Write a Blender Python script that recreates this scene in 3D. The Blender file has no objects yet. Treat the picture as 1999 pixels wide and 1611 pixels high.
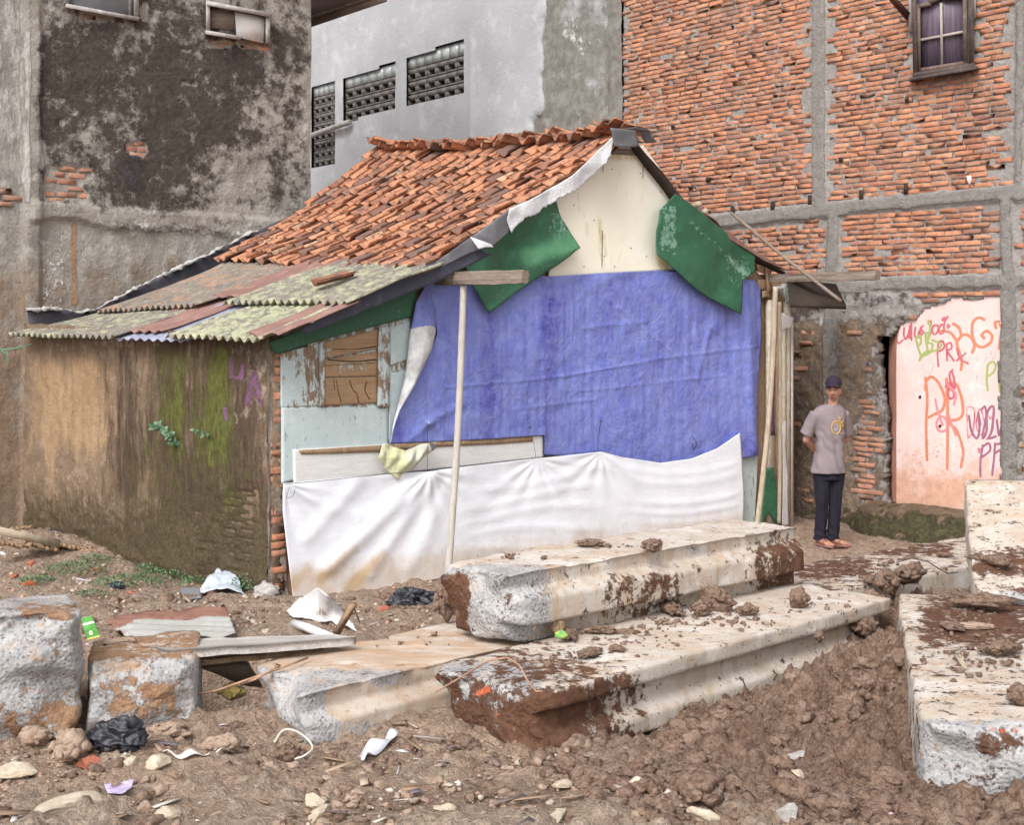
import bpy, bmesh, math, random
import numpy as np
from mathutils import Vector, Matrix
random.seed(7); RNG = np.random.default_rng(11)
scn = bpy.context.scene; COL = scn.collection
# ---------------------------------------------------------------- camera model and frames (metres)
F, CX, HY, EYE = 2664.0, 999.5, 650.0, 2.04
E1 = np.array([3300., 2664., 0]); E1 /= np.linalg.norm(E1)
E2 = np.array([-E1[1], E1[0], 0]); UP = np.array([0, 0, 1.])
C0 = np.array([-1.74, 10.55, 0])
EYEP = np.array([0, 0, EYE])
TB, SB = 4.35, 6.64            # back wall plane (t), brick wall plane (s)
def H3(s, t, z): return C0 + E1*s + E2*t + UP*z
def ray(u, v): return np.array([(u-CX)/F, 1., -(v-HY)/F])
def hit(u, v, p, n):
    d = ray(u, v); k = np.dot(np.asarray(p)-EYEP, n)/np.dot(d, n); return EYEP + d*k
def fac(u, v, t=0.): return hit(u, v, H3(0, t, 0), E2)
def sid(u, v, s=0.): return hit(u, v, H3(s, 0, 0), E1)
def gp(u, v, z=0.): return hit(u, v, (0, 0, z), UP)
def dep(u, v, d): return EYEP + ray(u, v)*d
def proj(P):
    P = np.asarray(P); return CX + P[..., 0]/P[..., 1]*F, HY - (P[..., 2]-EYE)/P[..., 1]*F
SW = np.array([*(H3(-.36, TB, 0)-C0)]); SWL = np.linalg.norm(SW); SWD = SW/SWL; SWN = np.array([-SWD[1], SWD[0], 0])  # mossy side wall
def lin(c):
    c = np.asarray(c, float)/255.; return np.where(c <= .04045, c/12.92, ((c+.055)/1.055)**2.4)
def C(r, g, b):
    c = lin((r, g, b)); y = float(c@np.array([.21, .72, .07])); return (*[float(x) for x in (c*.88+y*.12)], 1.)
# ---------------------------------------------------------------- numpy noise
def _h(ix, iy, iz, s):
    n = (ix.astype(np.int64)*374761393 + iy.astype(np.int64)*668265263 + iz.astype(np.int64)*2147483647 + s*974634777) & 0xffffffff
    n = ((n ^ (n >> 13))*1274126177) & 0xffffffff; n = n ^ (n >> 16); return (n & 0xffff)/65535.
def vn(x, y, z=0., seed=0):
    x, y, z = np.broadcast_arrays(np.asarray(x, float), np.asarray(y, float), np.asarray(z, float))
    ix, iy, iz = np.floor(x), np.floor(y), np.floor(z); fx, fy, fz = x-ix, y-iy, z-iz
    fx, fy, fz = [f*f*f*(f*(f*6-15)+10) for f in (fx, fy, fz)]
    r = 0
    for a in (0, 1):
        for b in (0, 1):
            for c in (0, 1):
                r = r + _h(ix+a, iy+b, iz+c, seed)*(fx if a else 1-fx)*(fy if b else 1-fy)*(fz if c else 1-fz)
    return r*2-1
def fbm(x, y, z=0., o=4, seed=0, g=.5):
    r, a, k, t = 0, 1., 1., 0
    for i in range(o):
        r = r + a*vn(np.asarray(x)*k, np.asarray(y)*k, np.asarray(z)*k, seed+i*17); t += a; a *= g; k *= 2.03
    return r/t*1.6
def fb3(P, s=1., o=4, seed=0): return fbm(P[..., 0]*s, P[..., 1]*s, P[..., 2]*s, o, seed)
def cells(x, y, sc, seed=0):
    """distance to the nearest jittered point and that cell's random number"""
    x = x/sc; y = y/sc; ix, iy = np.floor(x), np.floor(y); best = np.full(x.shape, 9.); rid = np.zeros(x.shape)
    for a in (-1, 0, 1):
        for b in (-1, 0, 1):
            cx, cy = ix+a, iy+b
            px = cx+_h(cx, cy, cx*0, seed); py = cy+_h(cx, cy, cx*0+1, seed)
            d = np.hypot(x-px, y-py); m = d < best
            best = np.where(m, d, best); rid = np.where(m, _h(cx, cy, cx*0+2, seed), rid)
    return best, rid
def sst(a, b, x): t = np.clip((x-a)/(b-a+1e-9), 0, 1); return t*t*(3-2*t)
def box(U, V, x0, x1, y0, y1, s=12.): return sst(x0-s, x0+s, U)*(1-sst(x1-s, x1+s, U))*sst(y0-s, y0+s, V)*(1-sst(y1-s, y1+s, V))
def seg_d(U, V, pts):
    d = np.full(np.shape(U), 1e9)
    for (ax, ay), (bx, by) in zip(pts[:-1], pts[1:]):
        vx, vy = bx-ax, by-ay; L = vx*vx+vy*vy+1e-9
        t = np.clip(((U-ax)*vx+(V-ay)*vy)/L, 0, 1); d = np.minimum(d, np.hypot(U-ax-t*vx, V-ay-t*vy))
    return d
def smooth_pts(pts, n=8):
    """Catmull-Rom through the points"""
    p = [np.array(q, float) for q in pts]; p = [2*p[0]-p[1]]+p+[2*p[-1]-p[-2]]; out = []
    for i in range(1, len(p)-2):
        for k in range(n):
            t = k/n; a, b, c, d = p[i-1:i+3]
            out.append(.5*((2*b)+(c-a)*t+(2*a-5*b+4*c-d)*t*t+(3*b-a-3*c+d)*t**3))
    out.append(p[-2]); return out
def in_poly(U, V, poly):
    r = np.zeros(np.shape(U), bool); n = len(poly)
    for i in range(n):
        (x0, y0), (x1, y1) = poly[i], poly[(i+1) % n]
        if y0 == y1: continue
        c = ((V >= min(y0, y1)) & (V < max(y0, y1))); r ^= c & (U < x0+(V-y0)/(y1-y0)*(x1-x0))
    return r
# ---------------------------------------------------------------- objects
def tag(o, label=None, cat=None, group=None, kind=None):
    if label: o['label'] = label
    if cat: o['category'] = cat
    if group: o['group'] = group
    if kind: o['kind'] = kind
    return o
def empty(name, loc, label, cat, group=None):
    o = bpy.data.objects.new(name, None); COL.objects.link(o); o.location = tuple(float(a) for a in loc); o.empty_display_size = .2
    return tag(o, label, cat, group)
def base_of(o):
    v = np.zeros(3)
    while o is not None: v += np.array(o.location); o = o.parent
    return v
def emit(name, V, Fc, mat, parent=None, attrs=None, smooth=False, solid=0., keep=None):
    """V world coordinates; Fc one index array (n,k) or a list of them. keep: bool per first-array face."""
    V = np.asarray(V, float).reshape(-1, 3)
    if parent is not None: org = base_of(parent); loc = None
    else:
        org = np.array([(V[:, 0].min()+V[:, 0].max())/2, (V[:, 1].min()+V[:, 1].max())/2, V[:, 2].min()]); loc = org
    if isinstance(Fc, np.ndarray): Fc = [Fc]
    if not isinstance(Fc[0], np.ndarray):
        me = bpy.data.meshes.new(name); me.from_pydata((V-org).tolist(), [], [list(f) for f in Fc])
    else:
        if keep is not None: Fc = [Fc[0][keep]]+list(Fc[1:])
        Fc = [f for f in Fc if len(f)]
        me = bpy.data.meshes.new(name); me.vertices.add(len(V)); me.vertices.foreach_set('co', (V-org).astype(np.float32).ravel())
        li = np.concatenate([f.ravel() for f in Fc]).astype(np.int32)
        tot = np.concatenate([np.full(len(f), f.shape[1]) for f in Fc]).astype(np.int32)
        st = np.concatenate([[0], np.cumsum(tot)[:-1]]).astype(np.int32)
        me.loops.add(len(li)); me.loops.foreach_set('vertex_index', li)
        me.polygons.add(len(tot)); me.polygons.foreach_set('loop_start', st); me.polygons.foreach_set('loop_total', tot)
        me.update(calc_edges=True); me.validate()
    if attrs:
        for k, a in attrs.items():
            a = np.asarray(a, float)
            if a.ndim >= 2 and a.shape[-1] == 4 and k == 'Col':
                at = me.color_attributes.new(k, 'FLOAT_COLOR', 'POINT'); at.data.foreach_set('color', a.astype(np.float32).ravel())
            else:
                at = me.attributes.new(k, 'FLOAT', 'POINT'); at.data.foreach_set('value', a.astype(np.float32).ravel())
    if smooth: me.polygons.foreach_set('use_smooth', np.ones(len(me.polygons), bool))
    if mat: me.materials.append(mat)
    o = bpy.data.objects.new(name, me); COL.objects.link(o)
    if parent is not None: o.parent = parent
    else: o.location = tuple(float(a) for a in loc)
    if solid:
        m = o.modifiers.new('solid', 'SOLIDIFY'); m.thickness = solid; m.offset = 0
    return o
def gridF(nu, nv):
    i = np.arange(nu-1)[:, None]; j = np.arange(nv-1)[None]; a = (i*nv+j).ravel()
    return np.stack([a, a+nv, a+nv+1, a+1], 1)
class MB:
    """collects pieces into one mesh"""
    def __init__(s): s.V = []; s.F = {}; s.n = 0; s.A = []
    def add(s, V, Fc, a=0.):
        V = np.asarray(V, float).reshape(-1, 3); s.V.append(V)
        for f in (Fc if isinstance(Fc, list) else [Fc]): s.F.setdefault(f.shape[1], []).append(f+s.n)
        s.A.append(np.full(len(V), a)); s.n += len(V); return s
    def quadbox(s, P, a=0.):
        """P: 8 points, bottom ring 0-3, top ring 4-7"""
        return s.add(P, np.array([[0, 3, 2, 1], [4, 5, 6, 7], [0, 1, 5, 4], [1, 2, 6, 5], [2, 3, 7, 6], [3, 0, 4, 7]]), a)
    def obox(s, c, ax, ay, az, a=0.):
        c, ax, ay, az = map(np.asarray, (c, ax, ay, az))
        return s.quadbox([c-ax-ay-az, c+ax-ay-az, c+ax+ay-az, c-ax+ay-az, c-ax-ay+az, c+ax-ay+az, c+ax+ay+az, c-ax+ay+az], a)
    def tube(s, pts, r, n=10, a=0., jit=0., flat=1.):
        pts = np.array(pts, float); m = len(pts); r = np.broadcast_to(np.asarray(r, float), (m,)); V = []
        T = np.gradient(pts, axis=0); T /= np.linalg.norm(T, axis=1)[:, None]+1e-12
        ref = np.array([0, 0, 1.]) if abs(T[0][2]) < .9 else np.array([1., 0, 0])
        for k in range(m):
            a1 = np.cross(T[k], ref); a1 /= np.linalg.norm(a1)+1e-12; a2 = np.cross(T[k], a1)
            an = np.arange(n)*2*math.pi/n
            rr = r[k]*(1+jit*RNG.uniform(-1, 1, n)) if jit else r[k]
            V.append(pts[k]+(np.cos(an)*rr)[:, None]*a1+(np.sin(an)*rr*flat)[:, None]*a2)
        V = np.concatenate(V); q = []
        i = np.arange(m-1)[:, None]*n; j = np.arange(n)[None]; j2 = (j+1) % n
        q = np.stack([(i+j).ravel(), (i+j2).ravel(), (i+n+j2).ravel(), (i+n+j).ravel()], 1)
        V = np.concatenate([V, pts[:1], pts[-1:]]); a0 = m*n
        j = np.arange(n); j2 = (j+1) % n
        t = np.concatenate([np.stack([j2, j, np.full(n, a0)], 1), np.stack([(m-1)*n+j, (m-1)*n+j2, np.full(n, a0+1)], 1)])
        return s.add(V, [q, t], a)
    def out(s, name, mat, parent=None, smooth=False, attr=None, solid=0., extra=None):
        V = np.concatenate(s.V); at = {attr: np.concatenate(s.A)} if attr else {}
        if extra: at.update(extra(V))
        return emit(name, V, [np.concatenate(f) for f in s.F.values()], mat, parent, at, smooth, solid)
def resample(pts, n):
    p = np.array(pts, float); d = np.concatenate([[0], np.cumsum(np.linalg.norm(np.diff(p, axis=0), axis=1))])
    x = np.linspace(0, d[-1], n); return np.stack([np.interp(x, d, p[:, k]) for k in range(p.shape[1])], 1)
def coons(top, bot, left, right, nu, nv):
    """top,bot run left to right; left,right run top to bottom; returns (nv,nu,dim)"""
    T, B, L, R = resample(top, nu), resample(bot, nu), resample(left, nv), resample(right, nv)
    u = np.linspace(0, 1, nu)[None, :, None]; v = np.linspace(0, 1, nv)[:, None, None]
    return ((1-v)*T[None]+v*B[None]+(1-u)*L[:, None]+u*R[:, None]
            - ((1-u)*(1-v)*T[0]+u*(1-v)*T[-1]+(1-u)*v*B[0]+u*v*B[-1]))
def px_sheet(outline4, nu, nv, fn):
    """outline in photo coordinates on a plane; fn(u,v)->world"""
    G = coons(*outline4, nu, nv); U, V = G[..., 0], G[..., 1]
    P = np.array([[fn(U[i, j], V[i, j]) for j in range(nu)] for i in range(nv)]); return P, U, V
ICO = {}
def ico(sub):
    if sub not in ICO:
        bm = bmesh.new(); bmesh.ops.create_icosphere(bm, subdivisions=sub, radius=1)
        ICO[sub] = (np.array([v.co[:] for v in bm.verts]), np.array([[v.index for v in f.verts] for f in bm.faces])); bm.free()
    return ICO[sub]
def rockV(sub, seed, cuts=7, amp=.25, fine=.0, cut=.72):
    V, Fc = ico(sub); V = V.copy(); r = np.random.default_rng(seed)
    for k in range(cuts):
        n = r.normal(size=3); n /= np.linalg.norm(n); d = r.uniform(cut-.12, cut+.15); h = V@n
        V = V-np.outer(np.maximum(h-d, 0), n)
    V = V*(1+amp*fb3(V+seed*3.1, 1.6, 3)[:, None])
    if fine: V = V*(1+fine*fb3(V+seed, 3.6, 4, 5)[:, None])+fine*.6*np.stack([fb3(V+seed, 5, 3, q) for q in (41, 42, 43)], 1)
    return V, Fc
def place(V, p, s, rz=0., tilt=0.):
    R = np.array(Matrix.Rotation(rz, 3, 'Z') @ Matrix.Rotation(tilt, 3, 'X')); return (V*np.asarray(s))@R.T+np.asarray(p)
# ---------------------------------------------------------------- materials
class NT:
    def __init__(s, name):
        s.m = bpy.data.materials.new(name); s.m.use_nodes = True; s.t = s.m.node_tree; s.n = s.t.nodes
        s.b = s.n['Principled BSDF']; s.tc = s.n.new('ShaderNodeTexCoord').outputs['Object']
    def lk(s, a, b): s.t.links.new(a, b)
    def put(s, sock, v):
        if isinstance(v, bpy.types.NodeSocket): s.lk(v, sock)
        else: sock.default_value = v
    def vec(s, stretch=(1, 1, 1), off=(0, 0, 0), rz=0.):
        if stretch == (1, 1, 1) and off == (0, 0, 0) and not rz: return s.tc
        n = s.n.new('ShaderNodeMapping'); n.inputs['Scale'].default_value = stretch; n.inputs['Location'].default_value = off
        n.inputs['Rotation'].default_value = (0, 0, rz); s.lk(s.tc, n.inputs[0]); return n.outputs[0]
    def noise(s, scale, detail=6, rough=.6, v=None, dist=0.):
        n = s.n.new('ShaderNodeTexNoise'); s.lk(v or s.tc, n.inputs['Vector']); n.inputs['Scale'].default_value = scale
        n.inputs['Detail'].default_value = detail; n.inputs['Roughness'].default_value = rough; n.inputs['Distortion'].default_value = dist
        return n.outputs['Fac']
    def voro(s, scale, v=None, out='Distance', feat='F1', rand=1.):
        n = s.n.new('ShaderNodeTexVoronoi'); n.feature = feat; s.lk(v or s.tc, n.inputs['Vector']); n.inputs['Scale'].default_value = scale
        n.inputs['Randomness'].default_value = rand; return n.outputs[out]
    def attr(s, name, col=False):
        n = s.n.new('ShaderNodeAttribute'); n.attribute_name = name; return n.outputs['Color' if col else 'Fac']
    def ma(s, op, a, b=0., c=None, clamp=False):
        n = s.n.new('ShaderNodeMath'); n.operation = op; n.use_clamp = clamp; s.put(n.inputs[0], a); s.put(n.inputs[1], b)
        if c is not None: s.put(n.inputs[2], c)
        return n.outputs[0]
    def mr(s, v, a, b, c=0., d=1.):
        n = s.n.new('ShaderNodeMapRange'); s.put(n.inputs[0], v); n.inputs[1].default_value = a; n.inputs[2].default_value = b
        n.inputs[3].default_value = c; n.inputs[4].default_value = d; return n.outputs[0]
    def mix(s, f, a, b, mode='MIX'):
        n = s.n.new('ShaderNodeMix'); n.data_type = 'RGBA'; n.blend_type = mode; s.put(n.inputs[0], f); s.put(n.inputs[6], a); s.put(n.inputs[7], b)
        return n.outputs[2]
    def ramp(s, f, stops):
        n = s.n.new('ShaderNodeValToRGB'); e = n.color_ramp.elements
        while len(e) < len(stops): e.new(.5)
        for k, (p, c) in enumerate(stops): e[k].position = p; e[k].color = c
        s.put(n.inputs[0], f); return n.outputs[0]
    def island(s):
        n = s.n.new('ShaderNodeNewGeometry'); return n.outputs['Random Per Island']
    def bump(s, h, st=.4, d=.02):
        n = s.n.new('ShaderNodeBump'); s.put(n.inputs['Height'], h); n.inputs['Strength'].default_value = st; n.inputs['Distance'].default_value = d
        s.lk(n.outputs[0], s.b.inputs['Normal'])
    def fin(s, col, rough=.85, spec=.25):
        s.put(s.b.inputs['Base Color'], col); s.put(s.b.inputs['Roughness'], rough); s.b.inputs['Specular IOR Level'].default_value = spec; return s.m
def layered(name, base, layers=(), rough=.88, bump=.5, bs=45, bd=.01, spec=.2, stretch=(1, 1, 1), rz=0., grain=.12, crumb=0.):
    """base=(c1,c2,scale[,c3]); layers of (attr, (c1,c2), scale, amp, sharp[, stretch])"""
    n = NT(name); v = n.vec(stretch, rz=rz)
    col = n.mix(n.mr(n.noise(base[2], 7, .65, v), .33, .67), base[0], base[1])
    if len(base) > 3: col = n.mix(n.mr(n.noise(base[2]*2.7, 7, .7, n.vec(stretch, (7, 3, 1), rz)), .52, .68), col, base[3])
    hgt = n.noise(bs, 6, .7)
    for k, L in enumerate(layers):
        at, (c1, c2), sc, amp, sh = L[:5]; vv = n.vec(L[5] if len(L) > 5 else (1, 1, 1), (k*3.7+1, k*1.3, k*2.1), rz)
        nz = n.noise(sc, 9, .74, vv)
        m = n.ma('ADD', n.ma('MULTIPLY', n.ma('SUBTRACT', nz, .5), amp*3.6), n.attr(at)) if at else n.ma('MULTIPLY', nz, amp)
        f = n.mr(m, .5-.5/sh, .5+.5/sh); lc = n.mix(n.mr(n.noise(sc*3.1, 5, .6, vv), .35, .65), c1, c2)
        col = n.mix(f, col, lc); hgt = n.ma('ADD', hgt, n.ma('MULTIPLY', f, .35))
    g = n.noise(bs*4, 3, .7); col = n.mix(1., col, n.ramp(g, [(.3, (1-grain*1.6,)*3+(1,)), (.7, (1+grain*.6,)*3+(1,))]), 'MULTIPLY')
    if crumb:
        vv = n.vec(); dv = n.n.new('ShaderNodeVectorMath'); dv.operation = 'ADD'; nn = n.n.new('ShaderNodeTexNoise'); n.lk(n.tc, nn.inputs['Vector']); nn.inputs['Scale'].default_value = 30; sc_ = n.n.new('ShaderNodeVectorMath'); sc_.operation = 'SCALE'; n.lk(nn.outputs['Color'], sc_.inputs[0]); sc_.inputs['Scale'].default_value = .018; n.lk(n.tc, dv.inputs[0]); n.lk(sc_.outputs[0], dv.inputs[1])
        for s_, a_ in ((24, 1.), (58, .6), (120, .3)):
            hgt = n.ma('ADD', hgt, n.ma('MULTIPLY', n.voro(s_, dv.outputs[0]), -crumb*a_)); col = n.mix(.22*a_, col, n.ramp(n.voro(s_, dv.outputs[0], 'Color'), [(.2, C(104, 78, 62)), (.8, C(216, 188, 164))]))
    if bump: n.bump(hgt, bump, bd)
    return n.fin(col, rough, spec)
# ---------------------------------------------------------------- camera, light
cam = bpy.data.cameras.new('camera'); co = bpy.data.objects.new('camera', cam); COL.objects.link(co); scn.camera = co
co.location = (0, 0, EYE); co.rotation_euler = (math.pi/2, 0, 0); cam.lens = F/1999*36; cam.sensor_width = 36; cam.sensor_fit = 'HORIZONTAL'
cam.shift_y = -(805.5-HY)/1999; cam.clip_end = 500; cam.clip_start = .1
w = bpy.data.worlds.new('World'); scn.world = w; w.use_nodes = True; wt = w.node_tree
sk = wt.nodes.new('ShaderNodeTexSky'); sk.sky_type = 'NISHITA'; sk.sun_disc = False
SUN_EL, SUN_AZ = math.radians(45), math.radians(205)
sk.sun_elevation = SUN_EL; sk.sun_rotation = SUN_AZ; sk.dust_density = 3; sk.air_density = 1.0; sk.ozone_density = 1.0
hs = wt.nodes.new('ShaderNodeHueSaturation'); hs.inputs['Saturation'].default_value = .22; hs.inputs['Value'].default_value = 1.
wt.links.new(sk.outputs[0], hs.inputs['Color']); wt.links.new(hs.outputs[0], wt.nodes['Background'].inputs[0]); wt.nodes['Background'].inputs[1].default_value = .15
sl = bpy.data.lights.new('sun', 'SUN'); sl.energy = 1.0; sl.angle = math.radians(24); sl.color = (1, .975, .94)
so = bpy.data.objects.new('sun', sl); COL.objects.link(so)
sd = Vector((math.sin(SUN_AZ)*math.cos(SUN_EL), math.cos(SUN_AZ)*math.cos(SUN_EL), math.sin(SUN_EL)))
so.rotation_euler = sd.to_track_quat('Z', 'Y').to_euler(); so.location = (0, -5, 20)
scn.view_settings.view_transform = 'Standard'; scn.view_settings.look = 'None'; scn.view_settings.gamma = 1; scn.view_settings.exposure = .92
scn.cycles.max_bounces = 6; scn.cycles.diffuse_bounces = 4
# ---------------------------------------------------------------- ground
def bl(x, y, cx, cy, rx, ry, p=1.): return np.exp(-(((x-cx)/rx)**2+((y-cy)/ry)**2)**p)
def Hm(x, y):
    x, y = np.asarray(x, float), np.asarray(y, float)
    h = .03*fbm(x*.7, y*.7, 0, 3, 3)
    dB = (x-.154)*.716-(y-6.8)*.699                       # distance to the near side of the long beam
    tB = (x-.154)*.699+(y-6.8)*.716
    h = h+(.22*bl(x, y, 2.2, 8.0, .36, .95)+.26*bl(x, y, 2.65, 9.0, .35, .35)+.10*bl(x, y, 1.6, 7.3, .5, .6))*sst(.18, .6, dB)
    h = h-.14*np.exp(-((dB-.0)/.32)**2)*sst(.1, .7, tB)*sst(3.3, 2.7, tB)-.07*bl(x, y, -.6, 6.7, 1.5, .45)
    h = h+.10*bl(x, y, -1.75, 6.45, .55, .28)+.07*bl(x, y, .6, 5.9, .5, .25)+.06*bl(x, y, 1.3, 5.8, .6, .35)
    h = h-.9*bl(x, y, -1.56, 7.95, .42, .56, 3.)
    h = h+.30*bl(x, y, 3.55, 8.35, .3, .9)+.14*bl(x, y, -4.6, 12.6, .9, .8)+.02*bl(x, y, 0, 10.3, 5, .5)
    return h
def Hz(x, y): return float(Hm(x, y))
def on_ground(u, v):
    z = 0.
    for _ in range(6):
        p = gp(u, v, z); z = Hz(p[0], p[1])
    return np.array([p[0], p[1], z])
def make_ground():
    xs = np.concatenate([-np.geomspace(60, 5.35, 14), np.arange(-5.3, 5.8, .02), np.geomspace(5.85, 60, 14)])
    ys = np.concatenate([-np.geomspace(30, 1, 6), np.linspace(0, 4.9, 12), np.arange(4.95, 9.2, .016), np.arange(9.2, 16.5, .038), np.geomspace(16.6, 90, 14)])
    X, Y = np.meshgrid(xs, ys, indexing='ij')
    h = Hm(X, Y)
    wx = X+.05*fbm(X*5, Y*5, 0, 3, 61)+.014*fbm(X*22, Y*22, 0, 2, 63); wy = Y+.05*fbm(X*5, Y*5, 0, 3, 62)+.014*fbm(X*22, Y*22, 0, 2, 64)
    rough = np.clip(.30+.85*sst(.2, 1.4, X)*sst(5.6, 6.6, Y+.25*X)*(1-sst(10., 12., Y))+.35*sst(-.2, .35, fbm(X*1.3, Y*1.3, 0, 3, 9))*(1-sst(9, 10, Y)), 0, 1.15)
    track = bl(X, Y, .0, 5.9, .9, .28, 2.); rough = rough*(1-.75*track)
    m = np.zeros_like(h)
    for sc, am, sd_ in ((.26, .08, 1), (.12, .07, 2), (.07, .05, 3), (.042, .032, 4)):
        d, r = cells(wx, wy, sc, sd_); q = np.sqrt(np.clip(1-(d/.62)**2, 0, 1))
        m += am*q*sst(.25, .9, r)*(.6+.4*fbm(X*9, Y*9, 0, 2, 33))
    rg = 1-np.abs(fbm(X*2.6, Y*2.6, 0, 5, 21, .55))
    m = m*rough+rough*.05*(rg-.6)+.020*fbm(X*9, Y*9, 0, 5, 8, .62)*(.35+rough)+.014*(1-np.abs(fbm(X*13, Y*13, 0, 3, 27)))*rough
    P = np.stack([X, Y, h+m], -1)
    dark = np.clip(.15+.62*sst(.1, 1.3, X+.3*(Y-6))*sst(5.5, 6.3, Y+.2*X)*(1-sst(9.6, 10.6, Y))+.12*bl(X, Y, -1.3, 6.9, 1.2, .6)+.3*track, 0, 1)
    pale = .25+.35*sst(6.6, 5.2, Y)*(1-sst(.4, 1.5, X))+.2*sst(8.6, 9.4, Y)*sst(0, -1.5, X)+m*4*(1-dark)
    moss = .42*bl(X, Y, 4.1, 13.2, 1.5, .5)
    mt = layered('soil', (C(200, 170, 145), C(174, 142, 117), 3.2, C(208, 184, 160)),
        [('pale', (C(200, 180, 160), C(176, 152, 130)), 9, .5, 3.5), ('dark', (C(108, 77, 59), C(144, 107, 84)), 9, .5, 2.2), ('moss', (C(86, 88, 50), C(70, 70, 42)), 9, .5, 6),
         (None, (C(210, 196, 180), C(150, 132, 116)), 38, .76, 16), (None, (C(90, 70, 58), C(104, 82, 68)), 22, .74, 10)], rough=.9, bump=1., bs=55, bd=.032, spec=.15, grain=.16, crumb=.75)
    o = emit('ground', P.reshape(-1, 3), gridF(len(xs), len(ys)), mt, None, dict(dark=dark.ravel(), pale=pale.ravel(), moss=moss.ravel()), True)
    o['kind'] = 'structure'
    me = o.data; me.flip_normals() if me.polygons[0].normal.z < 0 else None
make_ground()
# ---------------------------------------------------------------- loose soil, gravel (nobody could count them)
def scatter(name, protos, n, xr, yr, size, mat, dens=None, squash=.7, sink=.25, seed=1, label=None):
    r = np.random.default_rng(seed); mb = MB(); k = 0; tries = 0
    while k < n and tries < n*30:
        tries += 1; x = r.uniform(*xr); y = r.uniform(*yr)
        if abs(x/y) > .42 or (dens is not None and r.random() > dens(x, y)): continue
        V, Fc = protos[r.integers(len(protos))]; s = size[0]*(size[1]/size[0])**(r.random()**1.8)
        z = Hz(x, y)+s*squash*(.25-sink)+.012
        mb.add(place(V, (x, y, z), (s, s*r.uniform(.6, 1), s*squash*r.uniform(.6, 1)), r.uniform(0, 6.3), r.uniform(-.4, .4)), Fc); k += 1
    o = mb.out(name, mat, smooth=False); return tag(o, label, 'ground cover', kind='stuff')
M_clod = layered('clod_soil', (C(144, 110, 89), C(112, 82, 65), 3, C(166, 134, 112)), rough=.85, bump=1., bs=70, bd=.02, spec=.2, grain=.2, crumb=.7)
M_clodpale = layered('dry_clod', (C(182, 156, 134), C(156, 128, 108), 6, C(196, 172, 152)), rough=.9, bump=.9, bs=60, bd=.01, grain=.18)
n_ = NT('chips'); gi = n_.island()
M_chip = n_.fin(n_.mix(.35, n_.ramp(gi, [(0, C(190, 174, 156)), (.3, C(150, 132, 118)), (.55, C(214, 204, 190)), (.7, C(196, 128, 98)), (.82, C(168, 150, 130)), (1, C(176, 106, 78))]), n_.ramp(n_.noise(40), [(.3, C(120, 100, 85)), (.7, C(210, 196, 180))])), .9)
n_.bump(n_.noise(60), .5, .01)
n_ = NT('litter'); gi = n_.island()
M_lit = n_.fin(n_.ramp(gi, [(0, C(206, 200, 192)), (.3, C(160, 130, 100)), (.5, C(120, 96, 78)), (.62, C(196, 190, 196)), (.8, C(150, 120, 92)), (.93, C(96, 92, 104)), (1, C(190, 150, 110))]), .8)
clods = [rockV(2, 50+i, 5, .34, .42) for i in range(12)]; chips = [rockV(1, 80+i, 6, .3, 0, .55) for i in range(12)]
scatter('soil_clods', clods, 9500, (-3, 4.2), (5.1, 10.6), (.006, .06), M_clod,
        lambda x, y: .12+.88*float(sst(.2, 1.5, x+.25*(y-6))*sst(5.3, 6.2, y+.2*x)) if y < 9.8 else .25, label='loose brown clods of mud strewn over the churned ground')
scatter('soil_crumbs', clods, 3200, (-3, 1.6), (5.1, 9.5), (.005, .04), M_clodpale, lambda x, y: .8 if y < 7 else .35, seed=4, label='dry pale crumbs of soil strewn over the foreground')
scatter('gravel', chips, 4200, (-5, 3.4), (5.1, 12.8), (.006, .034), M_chip, lambda x, y: float(np.clip(.16+.8*sst(8.4, 9.3, y)*sst(.6, -.8, x)+.3*sst(7, 5.5, y), 0, 1)), sink=.1, seed=2, label='pale chips of stone and brick mixed into the soil')
scatter('soil_clods', clods, 8000, (.3, 3.3), (5.4, 9.3), (.014, .062), M_clod, lambda x, y: float(sst(.05, .35, (x-.154)*.716-(y-6.8)*.699))*float(sst(5.5, 6.3, y+.25*x)), seed=14, sink=-.1, label='dense crumbly clods heaped between the long beam and the right beam')
heaps = [rockV(3, 150+i, 4, .34, .30) for i in range(8)]
scatter('mud_lumps', heaps, 240, (.5, 3.0), (5.6, 9.1), (.04, .11), M_clod, lambda x, y: .15+.85*float(sst(.12, .4, (x-.154)*.716-(y-6.8)*.699))*float(sst(5.7, 6.6, y+.25*x)), seed=24, sink=-.45, label='big broken lumps of wet earth heaped between the long beam and the right beam')
def litter():
    r = np.random.default_rng(5); mb = MB()
    for k in range(420):
        y = r.uniform(5.2, 12.6); x = r.uniform(-.4, .38)*y
        if y > 9.5 and x > 0: continue
        a = r.uniform(0, 6.3); L = r.uniform(.015, .09); W = r.uniform(.003, .018); d = np.array([math.cos(a), math.sin(a), r.uniform(-.25, .25)])*L; s = np.array([-math.sin(a), math.cos(a), r.uniform(-.3, .3)])*W
        c = np.array([x, y, Hz(x, y)+.03+W*.3]); mb.obox(c, d, s, (0, 0, .0015))
    tag(mb.out('ground_litter', M_lit), 'twigs, scraps and splinters strewn over the soil', 'ground cover', kind='stuff')
litter()
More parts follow.
